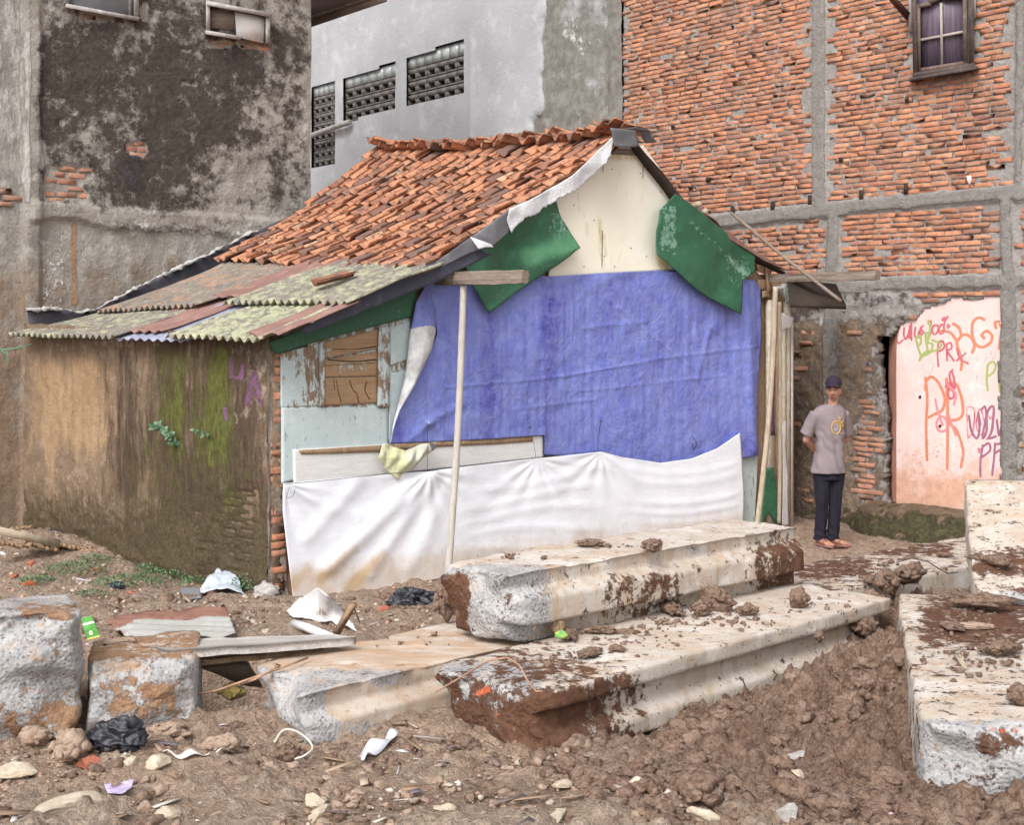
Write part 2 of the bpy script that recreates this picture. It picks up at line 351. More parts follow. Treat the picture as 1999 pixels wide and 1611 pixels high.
# ---------------------------------------------------------------- concrete beams
CONC = dict(base=(C(214, 205, 194), C(190, 178, 164), 5, C(226, 222, 216)))
def conc_mat(name, tan=.45, mudc=(C(112, 78, 58), C(80, 53, 40)), rz=0.):
    n = NT(name); sv = n.vec((1, 1, 1), rz=rz); st = n.vec((.25, 1, 2.), (3, 1, 2), rz)
    col = n.mix(n.mr(n.noise(4, 6, .6, sv), .35, .65), C(204, 195, 186), C(182, 168, 152))
    top = n.attr('top'); side = n.ma('SUBTRACT', 1., top)
    col = n.mix(n.ma('MULTIPLY', n.mr(n.noise(6, 8, .7, n.vec((.7, 1.6, 1), (1, 0, 0), rz)), .5-.12*tan, .68), n.attr('wash')), col, C(186, 152, 120))
    # rain-washed stains down the sides
    col = n.mix(n.ma('MULTIPLY', n.mr(n.noise(9, 6, .7, n.vec((1.6, 1.6, .22), (0, 5, 0), rz)), .5, .72), n.ma('MULTIPLY', side, .8)), col, C(172, 140, 104))
    col = n.mix(n.ma('MULTIPLY', n.mr(n.noise(2.2, 6, .7), .56, .62), .5), col, C(216, 211, 206))
    # broken face: grey matrix with stones
    br = n.mr(n.ma('ADD', n.attr('broken'), n.ma('MULTIPLY', n.ma('SUBTRACT', n.noise(14, 6, .7), .5), .9)), .42, .58)
    vs = n.vec(); dn_ = n.noise(30, 3, .6); vc = n.voro(48, out='Color'); vd = n.ma('ADD', n.voro(48), n.ma('MULTIPLY', n.ma('SUBTRACT', dn_, .5), .5)); vc2 = n.voro(95, out='Color')
    agg = n.mix(n.mr(vd, .3, .5), n.ramp(n.ma('MULTIPLY', vc, 1.), [(0, C(92, 90, 94)), (.25, C(132, 130, 130)), (.5, C(156, 152, 149)), (.75, C(182, 178, 174)), (1, C(112, 109, 110))]), C(160, 158, 158))
    agg = n.mix(n.mr(n.noise(5, 5, .6), .45, .6), agg, n.mix(.45, agg, C(196, 194, 192)))
    agg = n.mix(n.mr(vc2, .86, .9), agg, C(112, 112, 118)); agg = n.mix(n.mr(n.noise(6, 7, .7, n.vec(off=(3, 3, 3))), .56, .66), agg, C(178, 148, 120))
    col = n.mix(br, col, agg)
    # mud
    mz = n.noise(11, 9, .72, n.vec(off=(9, 2, 4))); md = n.mr(n.ma('ADD', n.attr('mud'), n.ma('MULTIPLY', n.ma('SUBTRACT', mz, .5), 3.0)), .42, .60)
    sp = n.mr(n.ma('ADD', n.ma('MULTIPLY', n.noise(38, 4, .6), 1.), n.ma('MULTIPLY', n.attr('mud'), .22)), .68, .70); md = n.ma('MAXIMUM', md, n.ma('MULTIPLY', sp, n.attr('speck')))
    mc = n.mix(n.mr(n.noise(20, 6, .7), .35, .65), mudc[0], mudc[1])
    col = n.mix(md, col, mc); col = n.mix(n.mr(n.ma('ADD', n.attr('rust'), n.ma('MULTIPLY', n.ma('SUBTRACT', n.noise(15, 6, .7), .5), .8)), .5, .58), col, C(196, 98, 58))
    gr = n.noise(170, 3, .7); col = n.mix(1., col, n.ramp(gr, [(.3, (.86, .86, .86, 1)), (.7, (1.06, 1.06, 1.06, 1))]), 'MULTIPLY')
    h = n.ma('ADD', n.ma('MULTIPLY', n.noise(50, 7, .72), .5), n.ma('MULTIPLY', md, .5)); h = n.ma('ADD', h, n.ma('MULTIPLY', br, n.ma('MULTIPLY', n.ma('SUBTRACT', .5, vd), .7)))
    n.bump(h, .75, .014); return n.fin(col, .9, .15)
PROF_A = [(0, 1.), (-.012, .985), (-.015, .80), (.03, .66), (.035, .62), (.035, .30), (-.03, .27), (-.03, 0)]
PROF_B = [(.02, 1.), (.022, .97), (.022, .74), (-.018, .68), (-.022, .66), (-.022, .42), (.022, .26), (.022, 0)]
PROF_C = [(0, 1.), (-.01, .96), (-.015, .72), (.025, .60), (.035, .56), (.035, .22), (-.04, .16), (-.04, 0)]
PROF_P = [(0, 1.), (.004, .95), (.004, .05), (0, 0)]
def beam(name, label, p0, p1, w, h, prof, sgn=1, skew=0., seed=1, e0=.05, e1=.03, mud=None, wash=None, rust=None, broken=None, speck=.9, tilt=0., mat=None, group='broken concrete beams dumped in front of the hut', wob=.012, cat='concrete beam', jag=.035):
    p0, p1 = np.array(p0, float), np.array(p1, float); d = p1-p0; L = np.linalg.norm(d); d /= L
    sd_ = np.cross(UP, d)*sgn; sd_ /= np.linalg.norm(sd_)             # to the far side
    up = np.cross(d, sd_); up = up if up[2] > 0 else -up
    if tilt: sd_, up = sd_*math.cos(tilt)+up*math.sin(tilt), up*math.cos(tilt)-sd_*math.sin(tilt)
    near = [(-o, z*h-h) for o, z in [(o*1.7, z) for o, z in prof]]; far = [(w+o*.6, z*h-h) for o, z in reversed(prof)]
    ring = near+far+[near[0]]; n = int(2*(w+h)/.016); R = resample(ring, n+1)[:-1]
    nl = int(L/.03)+2; t = np.linspace(0, 1, nl)
    end = np.exp(-t*L/e0)[:, None]; end1 = np.exp(-(1-t)*L/e1)[:, None]
    cx, cz = w/2, -h/2; a = R[None, :, 0]; b = R[None, :, 1]
    ang = np.arctan2(b-cz, a-cx); jn = fbm(np.cos(ang)*1.6, np.sin(ang)*1.6, t[:, None]*L*2, 4, seed)
    shr = 1-end*(.10+.10*jn)-end1*(.08+.1*jn)
    A = cx+(a-cx)*shr; B = cz+(b-cz)*shr
    off0 = (skew*(a/w)+.07*fbm(a*3+seed, b*5, 0, 4, seed+5)); S = t[:, None]*(L-off0)+off0
    P = p0+d*S[..., None]+sd_*A[..., None]+up*B[..., None]
    nn = fb3(P, 7, 5, seed)*.007+fb3(P, 1.6, 3, seed+3)*wob
    eg = np.exp(-np.minimum.reduce([np.hypot(a, b+0), np.hypot(a-w, b)])/.035); chip = np.minimum(0, fb3(P, 6, 3, seed+9)+.12)*.05*eg
    od = np.stack([a-cx, b-cz], -1)/np.hypot((a-cx), (b-cz))[..., None]
    nn = nn+chip; P = P+(sd_*od[..., :1]+up*od[..., 1:])*nn[..., None]
    V = [P.reshape(-1, 3)]; i = np.arange(nl-1)[:, None]*n; j = np.arange(n)[None]; j2 = (j+1) % n
    Q = [np.stack([(i+j).ravel(), (i+n+j).ravel(), (i+n+j2).ravel(), (i+j2).ravel()], 1)]; br = [np.repeat(np.maximum(end, end1)*.9, n, 1).ravel()]
    k0 = nl*n; nc = max(6, int(min(w, h)/2/.02))
    for base, sg in ((0, -1), (nl-1, 1)):
        prev = base*n; ctr = P[base].mean(0); rim = P[base].copy()
        for c in range(1, nc+1):
            f = 1-c/nc*.985
            for _ in range(2+6*c): rim = rim*.5+np.roll(rim, 1, 0)*.25+np.roll(rim, -1, 0)*.25
            q = ctr+(rim-ctr)*f*min(1.12, 1+.03*c)
            q = q+d*sg*((fb3(q, 5, 5, seed+21)*jag+.02*(1-f))*min(1, c/2))[:, None]; V.append(q)
            jj = np.arange(n); j2_ = (jj+1) % n; f_ = np.stack([prev+jj, prev+j2_, k0+j2_, k0+jj], 1)
            Q.append(f_ if sg > 0 else f_[:, ::-1]); prev = k0; k0 += n; br.append(np.full(n, 1.))
        V.append(q.mean(0)[None]); f_ = np.stack([prev+jj, prev+j2_, np.full(n, k0)], 1); Q.append(f_ if sg > 0 else f_[:, ::-1]); k0 += 1; br.append([1.])
    V = np.concatenate(V); U_, V_ = proj(V); lt = (V-p0)@d; la = (V-p0)@sd_; lb = (V-p0)@up
    top = sst(-.03, -.008, lb); br = np.concatenate(br)
    if broken is not None: br = np.maximum(br, broken(U_, V_))
    mudv = mud(U_, V_, top, lt) if mud else np.full(len(V), .1)
    at = dict(top=top, broken=br*.9, mud=mudv, wash=wash(U_, V_, top, lt) if wash else top*.7, rust=rust(U_, V_) if rust else np.zeros(len(V)), speck=np.full(len(V), speck))
    tri = [q for q in Q if q.shape[1] == 3]; qd = [q for q in Q if q.shape[1] == 4]
    flip = sgn < 0
    fs = [np.concatenate(qd), np.concatenate(tri)]
    o = emit(name, V, fs, mat, None, at, True); tag(o, label, cat, group)
    bm = bmesh.new(); bm.from_mesh(o.data); bmesh.ops.recalc_face_normals(bm, faces=bm.faces); bm.to_mesh(o.data); bm.free()
    return o
mA = conc_mat('concrete_upper', .5, rz=-.75); mC = conc_mat('concrete_dusty', 1.4, (C(170, 134, 102), C(128, 92, 66)), rz=-.78); mF = conc_mat('concrete_white', .6, rz=.9)
def seg(U, V, pts, wd, a=.6): return a*np.exp(-(seg_d(U, V, pts)/wd)**2)
def top_r(U, V): return seg(U, V, [(1230, 1225), (1320, 1230)], 14, .32)
beam('concrete_beam', 'upper concrete beam lying on top of another beam beside the leaning bamboo post, two mud lumps on it', (0, 7.79, .66), (2.06, 9.73, .66), .6, .43, PROF_A, seed=3, mat=mA, e0=.06,
     mud=lambda U, V, top, lt: .12+.75*box(U, V, 840, 915, 1120, 1260, 10)+.25*(1-top)*sst(1180, 1300, U)*sst(0, 1, (V-(1200-(U-1100)*.17))/60)+.66*box(U, V, 1480, 1640, 1050, 1190, 45)+.32*(1-top)*box(U, V, 1180, 1330, 1120, 1220),
     wash=lambda U, V, top, lt: top*(.9-.5*sst(1150, 1350, U))+.6*(1-top), rust=lambda U, V: seg(U, V, [(1280, 1125), (1285, 1160)], 12, .5)+seg(U, V, [(1180, 1065), (1290, 1045)], 14, .28), broken=lambda U, V: .95*box(U, V, 900, 1075, 1100, 1280, 22)+.5*(box(U, V, 1330, 1400, 1060, 1090, 8)))
beam('concrete_beam', 'long lowest concrete beam crossing the middle, its near end caked in brown mud', (.154, 6.8, .25), (.154+.699*3.45, 6.8+.716*3.45, .25), .8, .36, PROF_B, seed=5, mat=mA, e0=.09,
     mud=lambda U, V, top, lt: .06+.42*(1-sst(1050, 1290, U))*(1-.6*top)+.30*box(U, V, 1050, 1260, 1300, 1480, 40)*(1-top)+.10*top+.34*box(U, V, 830, 1150, 1370, 1520, 40)+seg(U, V, [(1000, 1300), (1200, 1330)], 30, .25),
     wash=lambda U, V, top, lt: top*.8+.25*(1-top), rust=lambda U, V: seg(U, V, [(935, 1355), (955, 1345)], 14, .62)+seg(U, V, [(955, 1400), (975, 1395)], 10, .5)+top_r(U, V), broken=lambda U, V: .9*box(U, V, 850, 1060, 1290, 1400, 25))
beam('concrete_beam', 'tan dusty concrete beam with a grey broken end beside the dark hole under the plank', (-1.02, 6.88, .22), (-1.02+.70*2.1, 6.88+.714*2.1, .22), .74, .34, PROF_C, skew=.2, seed=8, mat=mC, e0=.07,
     mud=lambda U, V, top, lt: .02+.20*seg(U, V, [(600, 1330), (800, 1310)], 18, 1)*top, wash=lambda U, V, top, lt: .7+.6*top, broken=lambda U, V: .95*box(U, V, 480, 640, 1330, 1480, 22)+.8*box(U, V, 580, 800, 1300, 1345, 14)*.8+.55*box(U, V, 600, 760, 1400, 1470, 15))
beam('concrete_block', 'large pale rough concrete block cut off by the left edge of the picture', (-2.20, 6.92, .62), (-2.46, 7.65, .60), 1.25, .66, PROF_P, sgn=-1 if False else 1, seed=12, mat=mC, e0=.12, e1=.1, jag=.05, wob=.05,
     mud=lambda U, V, top, lt: .16+.55*top*box(U, V, 40, 150, 1180, 1240)+.35*box(U, V, 0, 190, 1380, 1480, 30)+.3*box(U, V, 80, 180, 1340, 1420), broken=lambda U, V: .97+0*U, wash=lambda U, V, top, lt: .4+0*U, cat='concrete block')
beam('concrete_block', 'smaller squat concrete block with clay on its face, right of the large left block', (-1.64, 7.10, .35), (-1.78, 7.75, .35), .56, .42, PROF_P, seed=14, mat=mC, e0=.1, e1=.08, jag=.05, wob=.03,
     mud=lambda U, V, top, lt: .2+.42*top+.42*box(U, V, 210, 350, 1330, 1400, 25), broken=lambda U, V: .95*box(U, V, 150, 400, 1290, 1430, 14), wash=lambda U, V, top, lt: .8+0*U, cat='concrete block')
beam('concrete_beam', 'lower right concrete beam with a rough white end, wood scraps and mud on top', (1.77, 5.97, .37), (2.5, 8.8, .37), 1.0, .40, PROF_P, sgn=-1, seed=17, mat=mF, e0=.09,
     mud=lambda U, V, top, lt: .10+top*(.50*box(U, V, 1800, 2010, 1165, 1260, 22)+.15)+.42*box(U, V, 1900, 2010, 1420, 1475, 20)+.2*box(U, V, 1780, 2010, 1500, 1560)+.25*(1-top)*(lt > .1), broken=lambda U, V: .9*box(U, V, 1785, 2100, 1405, 1570, 14),
     rust=lambda U, V: seg(U, V, [(1925, 1425), (1990, 1430)], 14, .5), wash=lambda U, V, top, lt: .9*top)
beam('concrete_slab', 'tilted white concrete slab resting against the heap by the right edge, grey left side', (2.86, 8.42, .47), (3.34, 10.05, .97), 1.15, .24, PROF_P, sgn=-1, seed=19, mat=mF,
     mud=lambda U, V, top, lt: .10+top*(.5*box(U, V, 1900, 2010, 1075, 1125, 14)+.32*sst(1120, 1180, V))+.1*top, wash=lambda U, V, top, lt: .7*top, cat='concrete slab')
beam('concrete_beam', 'far concrete beam lying flat just in front of the standing man, streaked with mud', (2.3, 9.7, .205), (4.9, 11.75, .215), .9, .24, PROF_P, seed=23, mat=mA,
     mud=lambda U, V, top, lt: .12+top*(.40*box(U, V, 1560, 1700, 1090, 1130, 12)+.34*box(U, V, 1700, 1860, 1062, 1085, 6)+.35*box(U, V, 1600, 1720, 1150, 1175, 8)+.2), wash=lambda U, V, top, lt: .8*top)
# ================================================================ THE HUT
hut = empty('hut', C0, 'low patched hut with orange tile roof and a gable of boards and green sheets', 'hut')
# ---- mossy brick side wall (left)
M_moss = layered('mossy_wall', (C(152, 128, 104), C(120, 99, 79), 3.5, C(172, 150, 128)),
    [('tan', (C(182, 152, 116), C(164, 132, 98)), 3, .5, 3, (1, 1, .3)), ('dark', (C(78, 62, 50), C(104, 84, 66)), 6, .75, 2., (1.6, 1.6, .25)), ('moss', (C(112, 116, 48), C(82, 82, 40)), 10, .9, 1.7, (1.3, 1.3, .45)),
     ('low', (C(108, 92, 66), C(78, 68, 48)), 12, .6, 2.), ('bare', (C(176, 158, 140), C(150, 128, 110)), 9, .6, 6), ('brick', (C(206, 118, 84), C(180, 100, 74)), 20, .5, 6), ('purple', (C(146, 100, 136), C(128, 90, 118)), 12, .9, 2.5), (None, (C(206, 194, 178), C(180, 164, 146)), 40, .72, 22)],
    rough=.92, bump=1., bs=34, bd=.02, grain=.2)
def plane_grid(org, du, L, z0, z1, n_out, res, hfn, ext=None):
    """relief grid; returns P, U, V"""
    nu, nz = int(L/res)+1, int((z1-z0)/res)+1
    a = np.linspace(0, L, nu)[:, None]; z = np.linspace(z0, z1, nz)[None]
    P0 = np.asarray(org)+du*a[..., None]+UP*(z[..., None]); U, V = proj(P0)
    P = P0+np.asarray(n_out)*hfn(a+0*z, z+0*a, U, V)[..., None]; return P, U, V, nu, nz
def topz(a):   # ragged top of the side wall
    return 2.03+.10*(a/SWL)+.012*vn(a*6, 0, 0, 3)
def mossy():
    res = .022; nu = int(SWL/res)+1; nz = int(2.1/res)
    a = np.linspace(0, SWL, nu)[:, None]; k = np.linspace(0, 1, nz)[None]
    broke = .16*sst(.55, 0, a)*sst(.1, .5, np.abs(k*2-1.35))*0
    z = -.15+(topz(a)+.15)*k
    P0 = C0-E1*.15+SWD*a[..., None]+UP*z[..., None]; U, V = proj(P0)
    mis = sst(0, .5, fbm(a*2.2, z*2.2, 0, 4, 3)+.9*box(U, V, 375, 500, 960, 1130, 14)-.55)*box(U, V, 372, 520, 940, 1140, 14)
    course = np.abs(((z+.06*a+.01*vn(a*8, z*3))/.062) % 1-.5)*2
    bl_ = sst(.45, .8, np.abs(((a/.21+np.floor((z+.06*a)/.062)*.5) % 1)-.5)*2)*0
    h = .018*fbm(a*1.5, z*1.5, 0, 4, 5)+.007*fbm(a*11, z*11, 0, 4, 6)-mis*(.02+.022*sst(.55, .9, course))
    lowr = sst(.45, .1, z); h = h+lowr*.02*fbm(a*9, z*14, 0, 4, 9)
    n_out = SWN if np.dot(SWN, -P0[0, 0]) > 0 else -SWN
    P = P0+n_out*h[..., None]
    st = fbm(a*3.2, z*.45, 0, 4, 30); at = {}
    at['tan'] = .85*box(U, V, 60, 240, 690, 880, 50)+.25*st-.05+.3*box(U, V, 60, 330, 880, 1000, 60)
    at['dark'] = .18+.85*box(U, V, 205, 330, 670, 960, 35)*(.7+.9*st)+.72*box(U, V, 320, 535, 640, 1060, 30)*(.8+.8*st)-.5*box(U, V, 60, 180, 650, 950, 40)-.35*box(U, V, 440, 530, 640, 800, 25)
    at['dark'] = at['dark']+.22*sst(820, 1080, V)
    at['moss'] = -.2+.62*box(U, V, 300, 360, 680, 830, 20)*(.9+.7*st)+.62*box(U, V, 372, 455, 680, 840, 22)*(.9+.7*st)+.74*box(U, V, 330, 450, 680, 900, 20)*(.5+.8*fbm(a*6, z*.9, 0, 3, 44))+.44*box(U, V, 230, 500, 830, 1080, 50)+.42*box(U, V, 430, 480, 950, 1110, 20)
    at['low'] = .05+.72*sst(930, 1060, V-(U-300)*.1)+.25*box(U, V, 300, 540, 880, 1180, 40)
    at['bare'] = -.1+.55*box(U, V, 440, 535, 660, 830, 20)*(1-box(U, V, 440, 480, 690, 800, 10)*.6)+.5*box(U, V, 60, 330, 655, 680, 8)+.3*box(U, V, 200, 250, 660, 1100, 30)
    at['brick'] = -.2+.4*mis
    g = np.minimum(seg_d(U, V, [(452, 700), (455, 735), (474, 738), (474, 715)]), seg_d(U, V, [(487, 790), (499, 725), (511, 785)])); g = np.minimum(g, seg_d(U, V, [(490, 770), (510, 768)]))
    g = np.minimum(g, seg_d(U, V, [(442, 798), (444, 816)])); at['purple'] = .95*sst(7, 2.5, g)-.1+.3*box(U, V, 450, 512, 700, 790, 10)*0
    w = emit('side_wall', P.reshape(-1, 3), gridF(nu, nz), M_moss, hut, {k_: v.ravel() for k_, v in at.items()}, True)
    w['label'] = 'long plastered side wall streaked with green moss and dark damp'
    # rear face and top so the wall has thickness
    inn = -n_out*.11; mb = MB(); q = [C0, C0+SWD*SWL]
    a0, a1 = C0, C0+SWD*SWL
    for k_ in range(16):
        s0, s1 = k_/16*SWL, (k_+1)/16*SWL; A, B = C0+SWD*s0, C0+SWD*s1; za, zb = topz(np.array(s0))-.02, topz(np.array(s1))-.02
        mb.quadbox([A-UP*.15, B-UP*.15, B+inn-UP*.15, A+inn-UP*.15, A+UP*float(za), B+UP*float(zb), B+inn+UP*float(zb), A+inn+UP*float(za)])
    for s_ in mb.V: s_ += -n_out*.028-E1*.15
    mb.out('wall_core', M_moss, w)
    return n_out
SWOUT = mossy()
# ---- broken brick end of that wall, next to the gable
M_brk = None
def brick_mat(name, stops, mort=C(160, 150, 140), dirt=.5, dc=C(110, 96, 86), bump=.8):
    n = NT(name); gi = n.island(); c = n.ramp(gi, stops)
    c = n.mix(n.mr(n.noise(22, 5, .65), .42, .7), c, n.mix(.5, c, C(120, 84, 70))); c = n.mix(n.ma('MULTIPLY', n.mr(n.noise(3.1, 8, .75), .50, .62), dirt), c, dc)
    c = n.mix(n.mr(n.noise(16, 7, .74, n.vec(off=(5, 1, 2))), .60, .68), c, mort); c = n.mix(.05, c, mort); g = n.noise(130, 3, .7)
    c = n.mix(1., c, n.ramp(g, [(.3, (.8, .8, .8, 1)), (.7, (1.1, 1.1, 1.1, 1))]), 'MULTIPLY'); n.bump(n.noise(60, 6, .7), bump, .01); return n.fin(c, .92, .15)
BS = [(0, C(202, 128, 88)), (.12, C(216, 146, 102)), (.3, C(192, 122, 90)), (.5, C(210, 138, 96)), (.62, C(176, 114, 88)), (.75, C(218, 154, 114)), (.86, C(160, 112, 92)), (.93, C(202, 142, 110)), (.97, C(130, 102, 92)), (1, C(212, 144, 104))]
M_brick = brick_mat('brick', BS); M_brick_dirty = brick_mat('brick_dirty', [(0, C(204, 138, 104)), (.35, C(178, 128, 104)), (.6, C(212, 148, 112)), (.8, C(160, 126, 106)), (1, C(196, 138, 108))], dirt=.8, dc=C(134, 116, 98))
def brick_geo(mb, o, du, dv, dn, L, h, d, r, a=0.):
    """rounded brick: face at +dn"""
    b = .0018; xs = np.array([0, b, L*.5, L-b, L])-L/2; ys = np.array([0, b, h-b, h])-h/2
    X, Y = np.meshgrid(xs, ys, indexing='ij'); Z = np.zeros_like(X)
    ed = ((X == xs[0]) | (X == xs[-1]) | (Y == ys[0]) | (Y == ys[-1])); Z = np.where(ed, -b*1.1, 0)+r.normal(0, .0012, X.shape)
    X = X+r.normal(0, .0030, X.shape); Y = Y+r.normal(0, .0018, X.shape)
    V = o+du*X[..., None]+dv*Y[..., None]+dn*Z[..., None]; nu, nv = X.shape; V = V.reshape(-1, 3)
    idx = np.arange(nu*nv).reshape(nu, nv); loop = list(idx[:, 0])+list(idx[-1, 1:])+list(idx[-2::-1, -1])+list(idx[0, -2:0:-1])
    back = V[loop]-dn*d; n0 = len(V); m = len(loop); q = [[loop[i], n0+i, n0+(i+1) % m, loop[(i+1) % m]] for i in range(m)]
    mb.add(np.concatenate([V, back]), np.concatenate([gridF(nu, nv), np.array(q)]), a)
def wall_end():
    r = np.random.default_rng(4); mb = MB(); mm = MB(); z = .02; k = 0
    while z < 2.0:
        h = .052; wd = .13+r.uniform(-.012, .012)+(.09*float(sst(1.35, 1.6, z))*(1-float(sst(1.9, 1.98, z)))); sh = -.16 if z < 1.3 else -.14
        c = H3(0, 0, z)+E1*(.02+sh+wd/2)-E2*(-.004+r.uniform(-.006, .006))
        if r.random() < .80: brick_geo(mb, c, E1, UP, -E2, wd*.92, h*.9, .12, r)
        z += .064; k += 1
    mb.out('brick_end', M_brick, hut)
    P, U, V, nu, nz = plane_grid(H3(0, 0, 0)-E1*.16, E1, .17, -.1, 1.98, -E2, .016, lambda a, z, U, V: -.012+.010*fbm(a*12, z*12, 0, 4, 5)+.0*a)
    w = .17+.10*sst(1.35, 1.62, P[..., 2])+.015*vn(P[..., 2]*9, 1, 2)
    s = ((P-C0)@E1+.16)/.17; P = P+E1*((w*s-s*.17)[..., None]); m = emit('mortar', P.reshape(-1, 3), gridF(nu, nz), M_mortar, hut, None, True, .0)
M_mortar = layered('mortar', (C(170, 158, 146), C(140, 124, 110), 12, C(186, 178, 168)), [], bump=1., bs=50, bd=.015, grain=.2)
wall_end()
# ---- boards and panels of the gable (t = 0 is the wall face, negative t is towards the viewer)
def panel(name, poly, t, mat, parent, thick=.012, wav=.0, nu=30, nv=30, four=None, fn=None, smooth=True, attrs=None, solid=True):
    """four = (top,bot,left,right) photo outlines on the gable plane"""
    fn = fn or (lambda u, v: fac(u, v, t))
    P, U, V = px_sheet(four or poly, nu, nv, fn)
    if wav: P = P-E2*(wav*fb3(P, 2.2, 3, 7))[..., None]
    at = attrs(U, V) if attrs else None
    if at: at = {k: a.ravel() for k, a in at.items()}
    return emit(name, P.reshape(-1, 3), gridF(nv, nu), mat, parent, at, smooth, thick if solid else 0)
def quad4(a, b, c, d): """tl tr br bl"""; return ([a, b], [d, c], [a, d], [b, c])
M_wood = layered('old_wood', (C(172, 140, 106), C(140, 110, 82), 5, C(196, 172, 144)), [(None, (C(112, 88, 68), C(90, 70, 54)), 16, .72, 12, (4, 4, .5))], bump=.7, bs=50, bd=.01, stretch=(6, 6, .6))
M_woodh = layered('brown_board', (C(186, 150, 112), C(158, 124, 90), 6, C(172, 140, 108)), [(None, (C(122, 92, 68), C(100, 76, 58)), 14, .72, 14, (.6, .6, 6)), ('paint', (C(196, 212, 210), C(176, 196, 196)), 12, .9, 8)], bump=.7, bs=50, bd=.01, stretch=(.7, .7, 6))
M_grey = layered('grey_wood', (C(148, 132, 118), C(118, 102, 90), 6, C(168, 154, 140)), [(None, (C(78, 64, 56), C(92, 78, 68)), 20, .72, 12, (.6, .6, 7))], bump=.9, bs=50, bd=.012, stretch=(.5, .5, 8))
M_pole = layered('bamboo', (C(190, 172, 148), C(164, 144, 120), 7, C(206, 194, 176)), [(None, (C(124, 104, 86), C(106, 88, 74)), 18, .70, 14, (3, 3, .5))], rough=.7, bump=.5, bs=50, bd=.005, stretch=(4, 4, .5))
M_teal = layered('pale_blue_paint', (C(196, 210, 210), C(180, 198, 198), 3, C(206, 216, 214)), [('peel', (C(158, 132, 108), C(130, 108, 90)), 9, .95, 7, (2, 2, .8)), (None, (C(160, 158, 148), C(140, 130, 116)), 20, .68, 18)], rough=.6, bump=.4, bs=40, bd=.006)
M_cream = layered('cream_board', (C(250, 244, 224), C(245, 237, 215), 1.2, C(250, 246, 234)), [('stain', (C(206, 190, 132), C(212, 196, 150)), 5, .6, 3, (1.5, 1.5, .5)), (None, (C(160, 146, 126), C(140, 124, 104)), 60, .62, 30)], rough=.5, bump=.12, bs=30, bd=.004, spec=.3, grain=.04)
M_green = layered('green_sheet', (C(44, 104, 74), C(36, 90, 64), 1.6, C(54, 116, 84)), [('scuff', (C(128, 168, 148), C(96, 146, 122)), 26, 1.1, 9, (1, 1, 1)), ('band', (C(86, 150, 108), C(70, 138, 96)), 2, .3, 2.5), (None, (C(98, 142, 120), C(60, 112, 86)), 12, .66, 10, (3, 3, .25)), (None, (C(28, 70, 52), C(34, 80, 60)), 3, .62, 4)], rough=.42, bump=.22, bs=14, bd=.008, spec=.4, grain=.05)
M_whitepl = layered('white_plank', (C(228, 226, 224), C(214, 210, 206), 6, C(234, 232, 232)), [(None, (C(188, 170, 150), C(200, 184, 166)), 9, .68, 10, (.4, .4, 6))], rough=.6, bump=.4, bs=40, bd=.006, stretch=(.5, .5, 6))
M_dark = layered('dark_board', (C(70, 58, 50), C(50, 42, 38), 6), [], rough=.95)
def hut_base():
    # solid gable wall behind the boards, with the real outline of the gable
    pts = [(0, -.15), (5.95, -.15), (5.95, 2.40), (5.6, 2.60), (3.72, 3.72), (3.45, 3.72), (1.44, 2.50), (0, 1.98)]
    V = [H3(s, .03, z) for s, z in pts]+[H3(s, .10, z) for s, z in pts]; n = len(pts)
    f = [list(range(n)), list(range(2*n-1, n-1, -1))]+[[i, i+n, (i+1) % n+n, (i+1) % n] for i in range(n)]
    emit('gable_wall', V, f, M_wood, hut)
    mb = MB()   # right and rear walls
    mb.quadbox([H3(5.88, .1, -.1), H3(5.96, .1, -.1), H3(5.96, TB-.1, -.1), H3(5.88, TB-.1, -.1), H3(5.88, .1, 2.42), H3(5.96, .1, 2.42), H3(5.96, TB-.1, 2.5), H3(5.88, TB-.1, 2.5)])
    mb.out('right_wall', M_wood, hut)
hut_base()
def nails():
    for u, v in ((1195, 330), (1250, 338), (1290, 375), (1120, 400), (1232, 484), (1305, 470), (1180, 500), (1200, 520), (1160, 430), (1262, 500), (1140, 520)):
        V, Fc = ico(1); emit('nail', V*np.array((.006, .006, .006))+fac(u, v, -.024), Fc, M_dark, hut)
    for q in ([(1178, 300), (1177, 335)], [(1256, 316), (1255, 348)], [(1176, 450), (1175, 520)]): MB().tube([fac(a, b, -.022) for a, b in q], .003, 5).out('crack', M_dark, hut)
nails()
panel('cream_board', None, -.012, M_cream, hut, four=([(1183, 284), (1255, 284)], [(1070, 542), (1330, 527)], [(1183, 284), (1130, 350), (1085, 385), (1070, 542)], [(1255, 284), (1320, 375), (1345, 420), (1330, 527)]), nu=60, nv=60, wav=.006,
      attrs=lambda U, V: dict(stain=.12+.6*seg(U, V, [(1285, 500), (1300, 525)], 18, 1)+.38*box(U, V, 1170, 1260, 285, 315, 8)+.25*box(U, V, 1165, 1195, 420, 530, 8)))
panel('board_strip', None, -.022, M_grey, hut, four=quad4((1176, 288), (1248, 292), (1262, 304), (1178, 300)), nu=10, nv=4)
panel('green_panel', None, -.13, M_green, hut, four=([(1000, 400), (1084, 378)], [(956, 611), (1131, 484)], [(1000, 400), (960, 455), (908, 520), (920, 560), (956, 611)], [(1084, 378), (1100, 425), (1112, 446), (1131, 484)]), nu=50, nv=50, wav=.05,
      attrs=lambda U, V: dict(scuff=-.2+.62*box(U, V, 1070, 1130, 410, 490, 15)+.35*seg(U, V, [(960, 585), (1120, 480)], 18, 1), band=.1+.75*seg(U, V, [(1040, 500), (1120, 470)], 22, 1)))['label'] = 'green sheet nailed on the left slope of the gable'
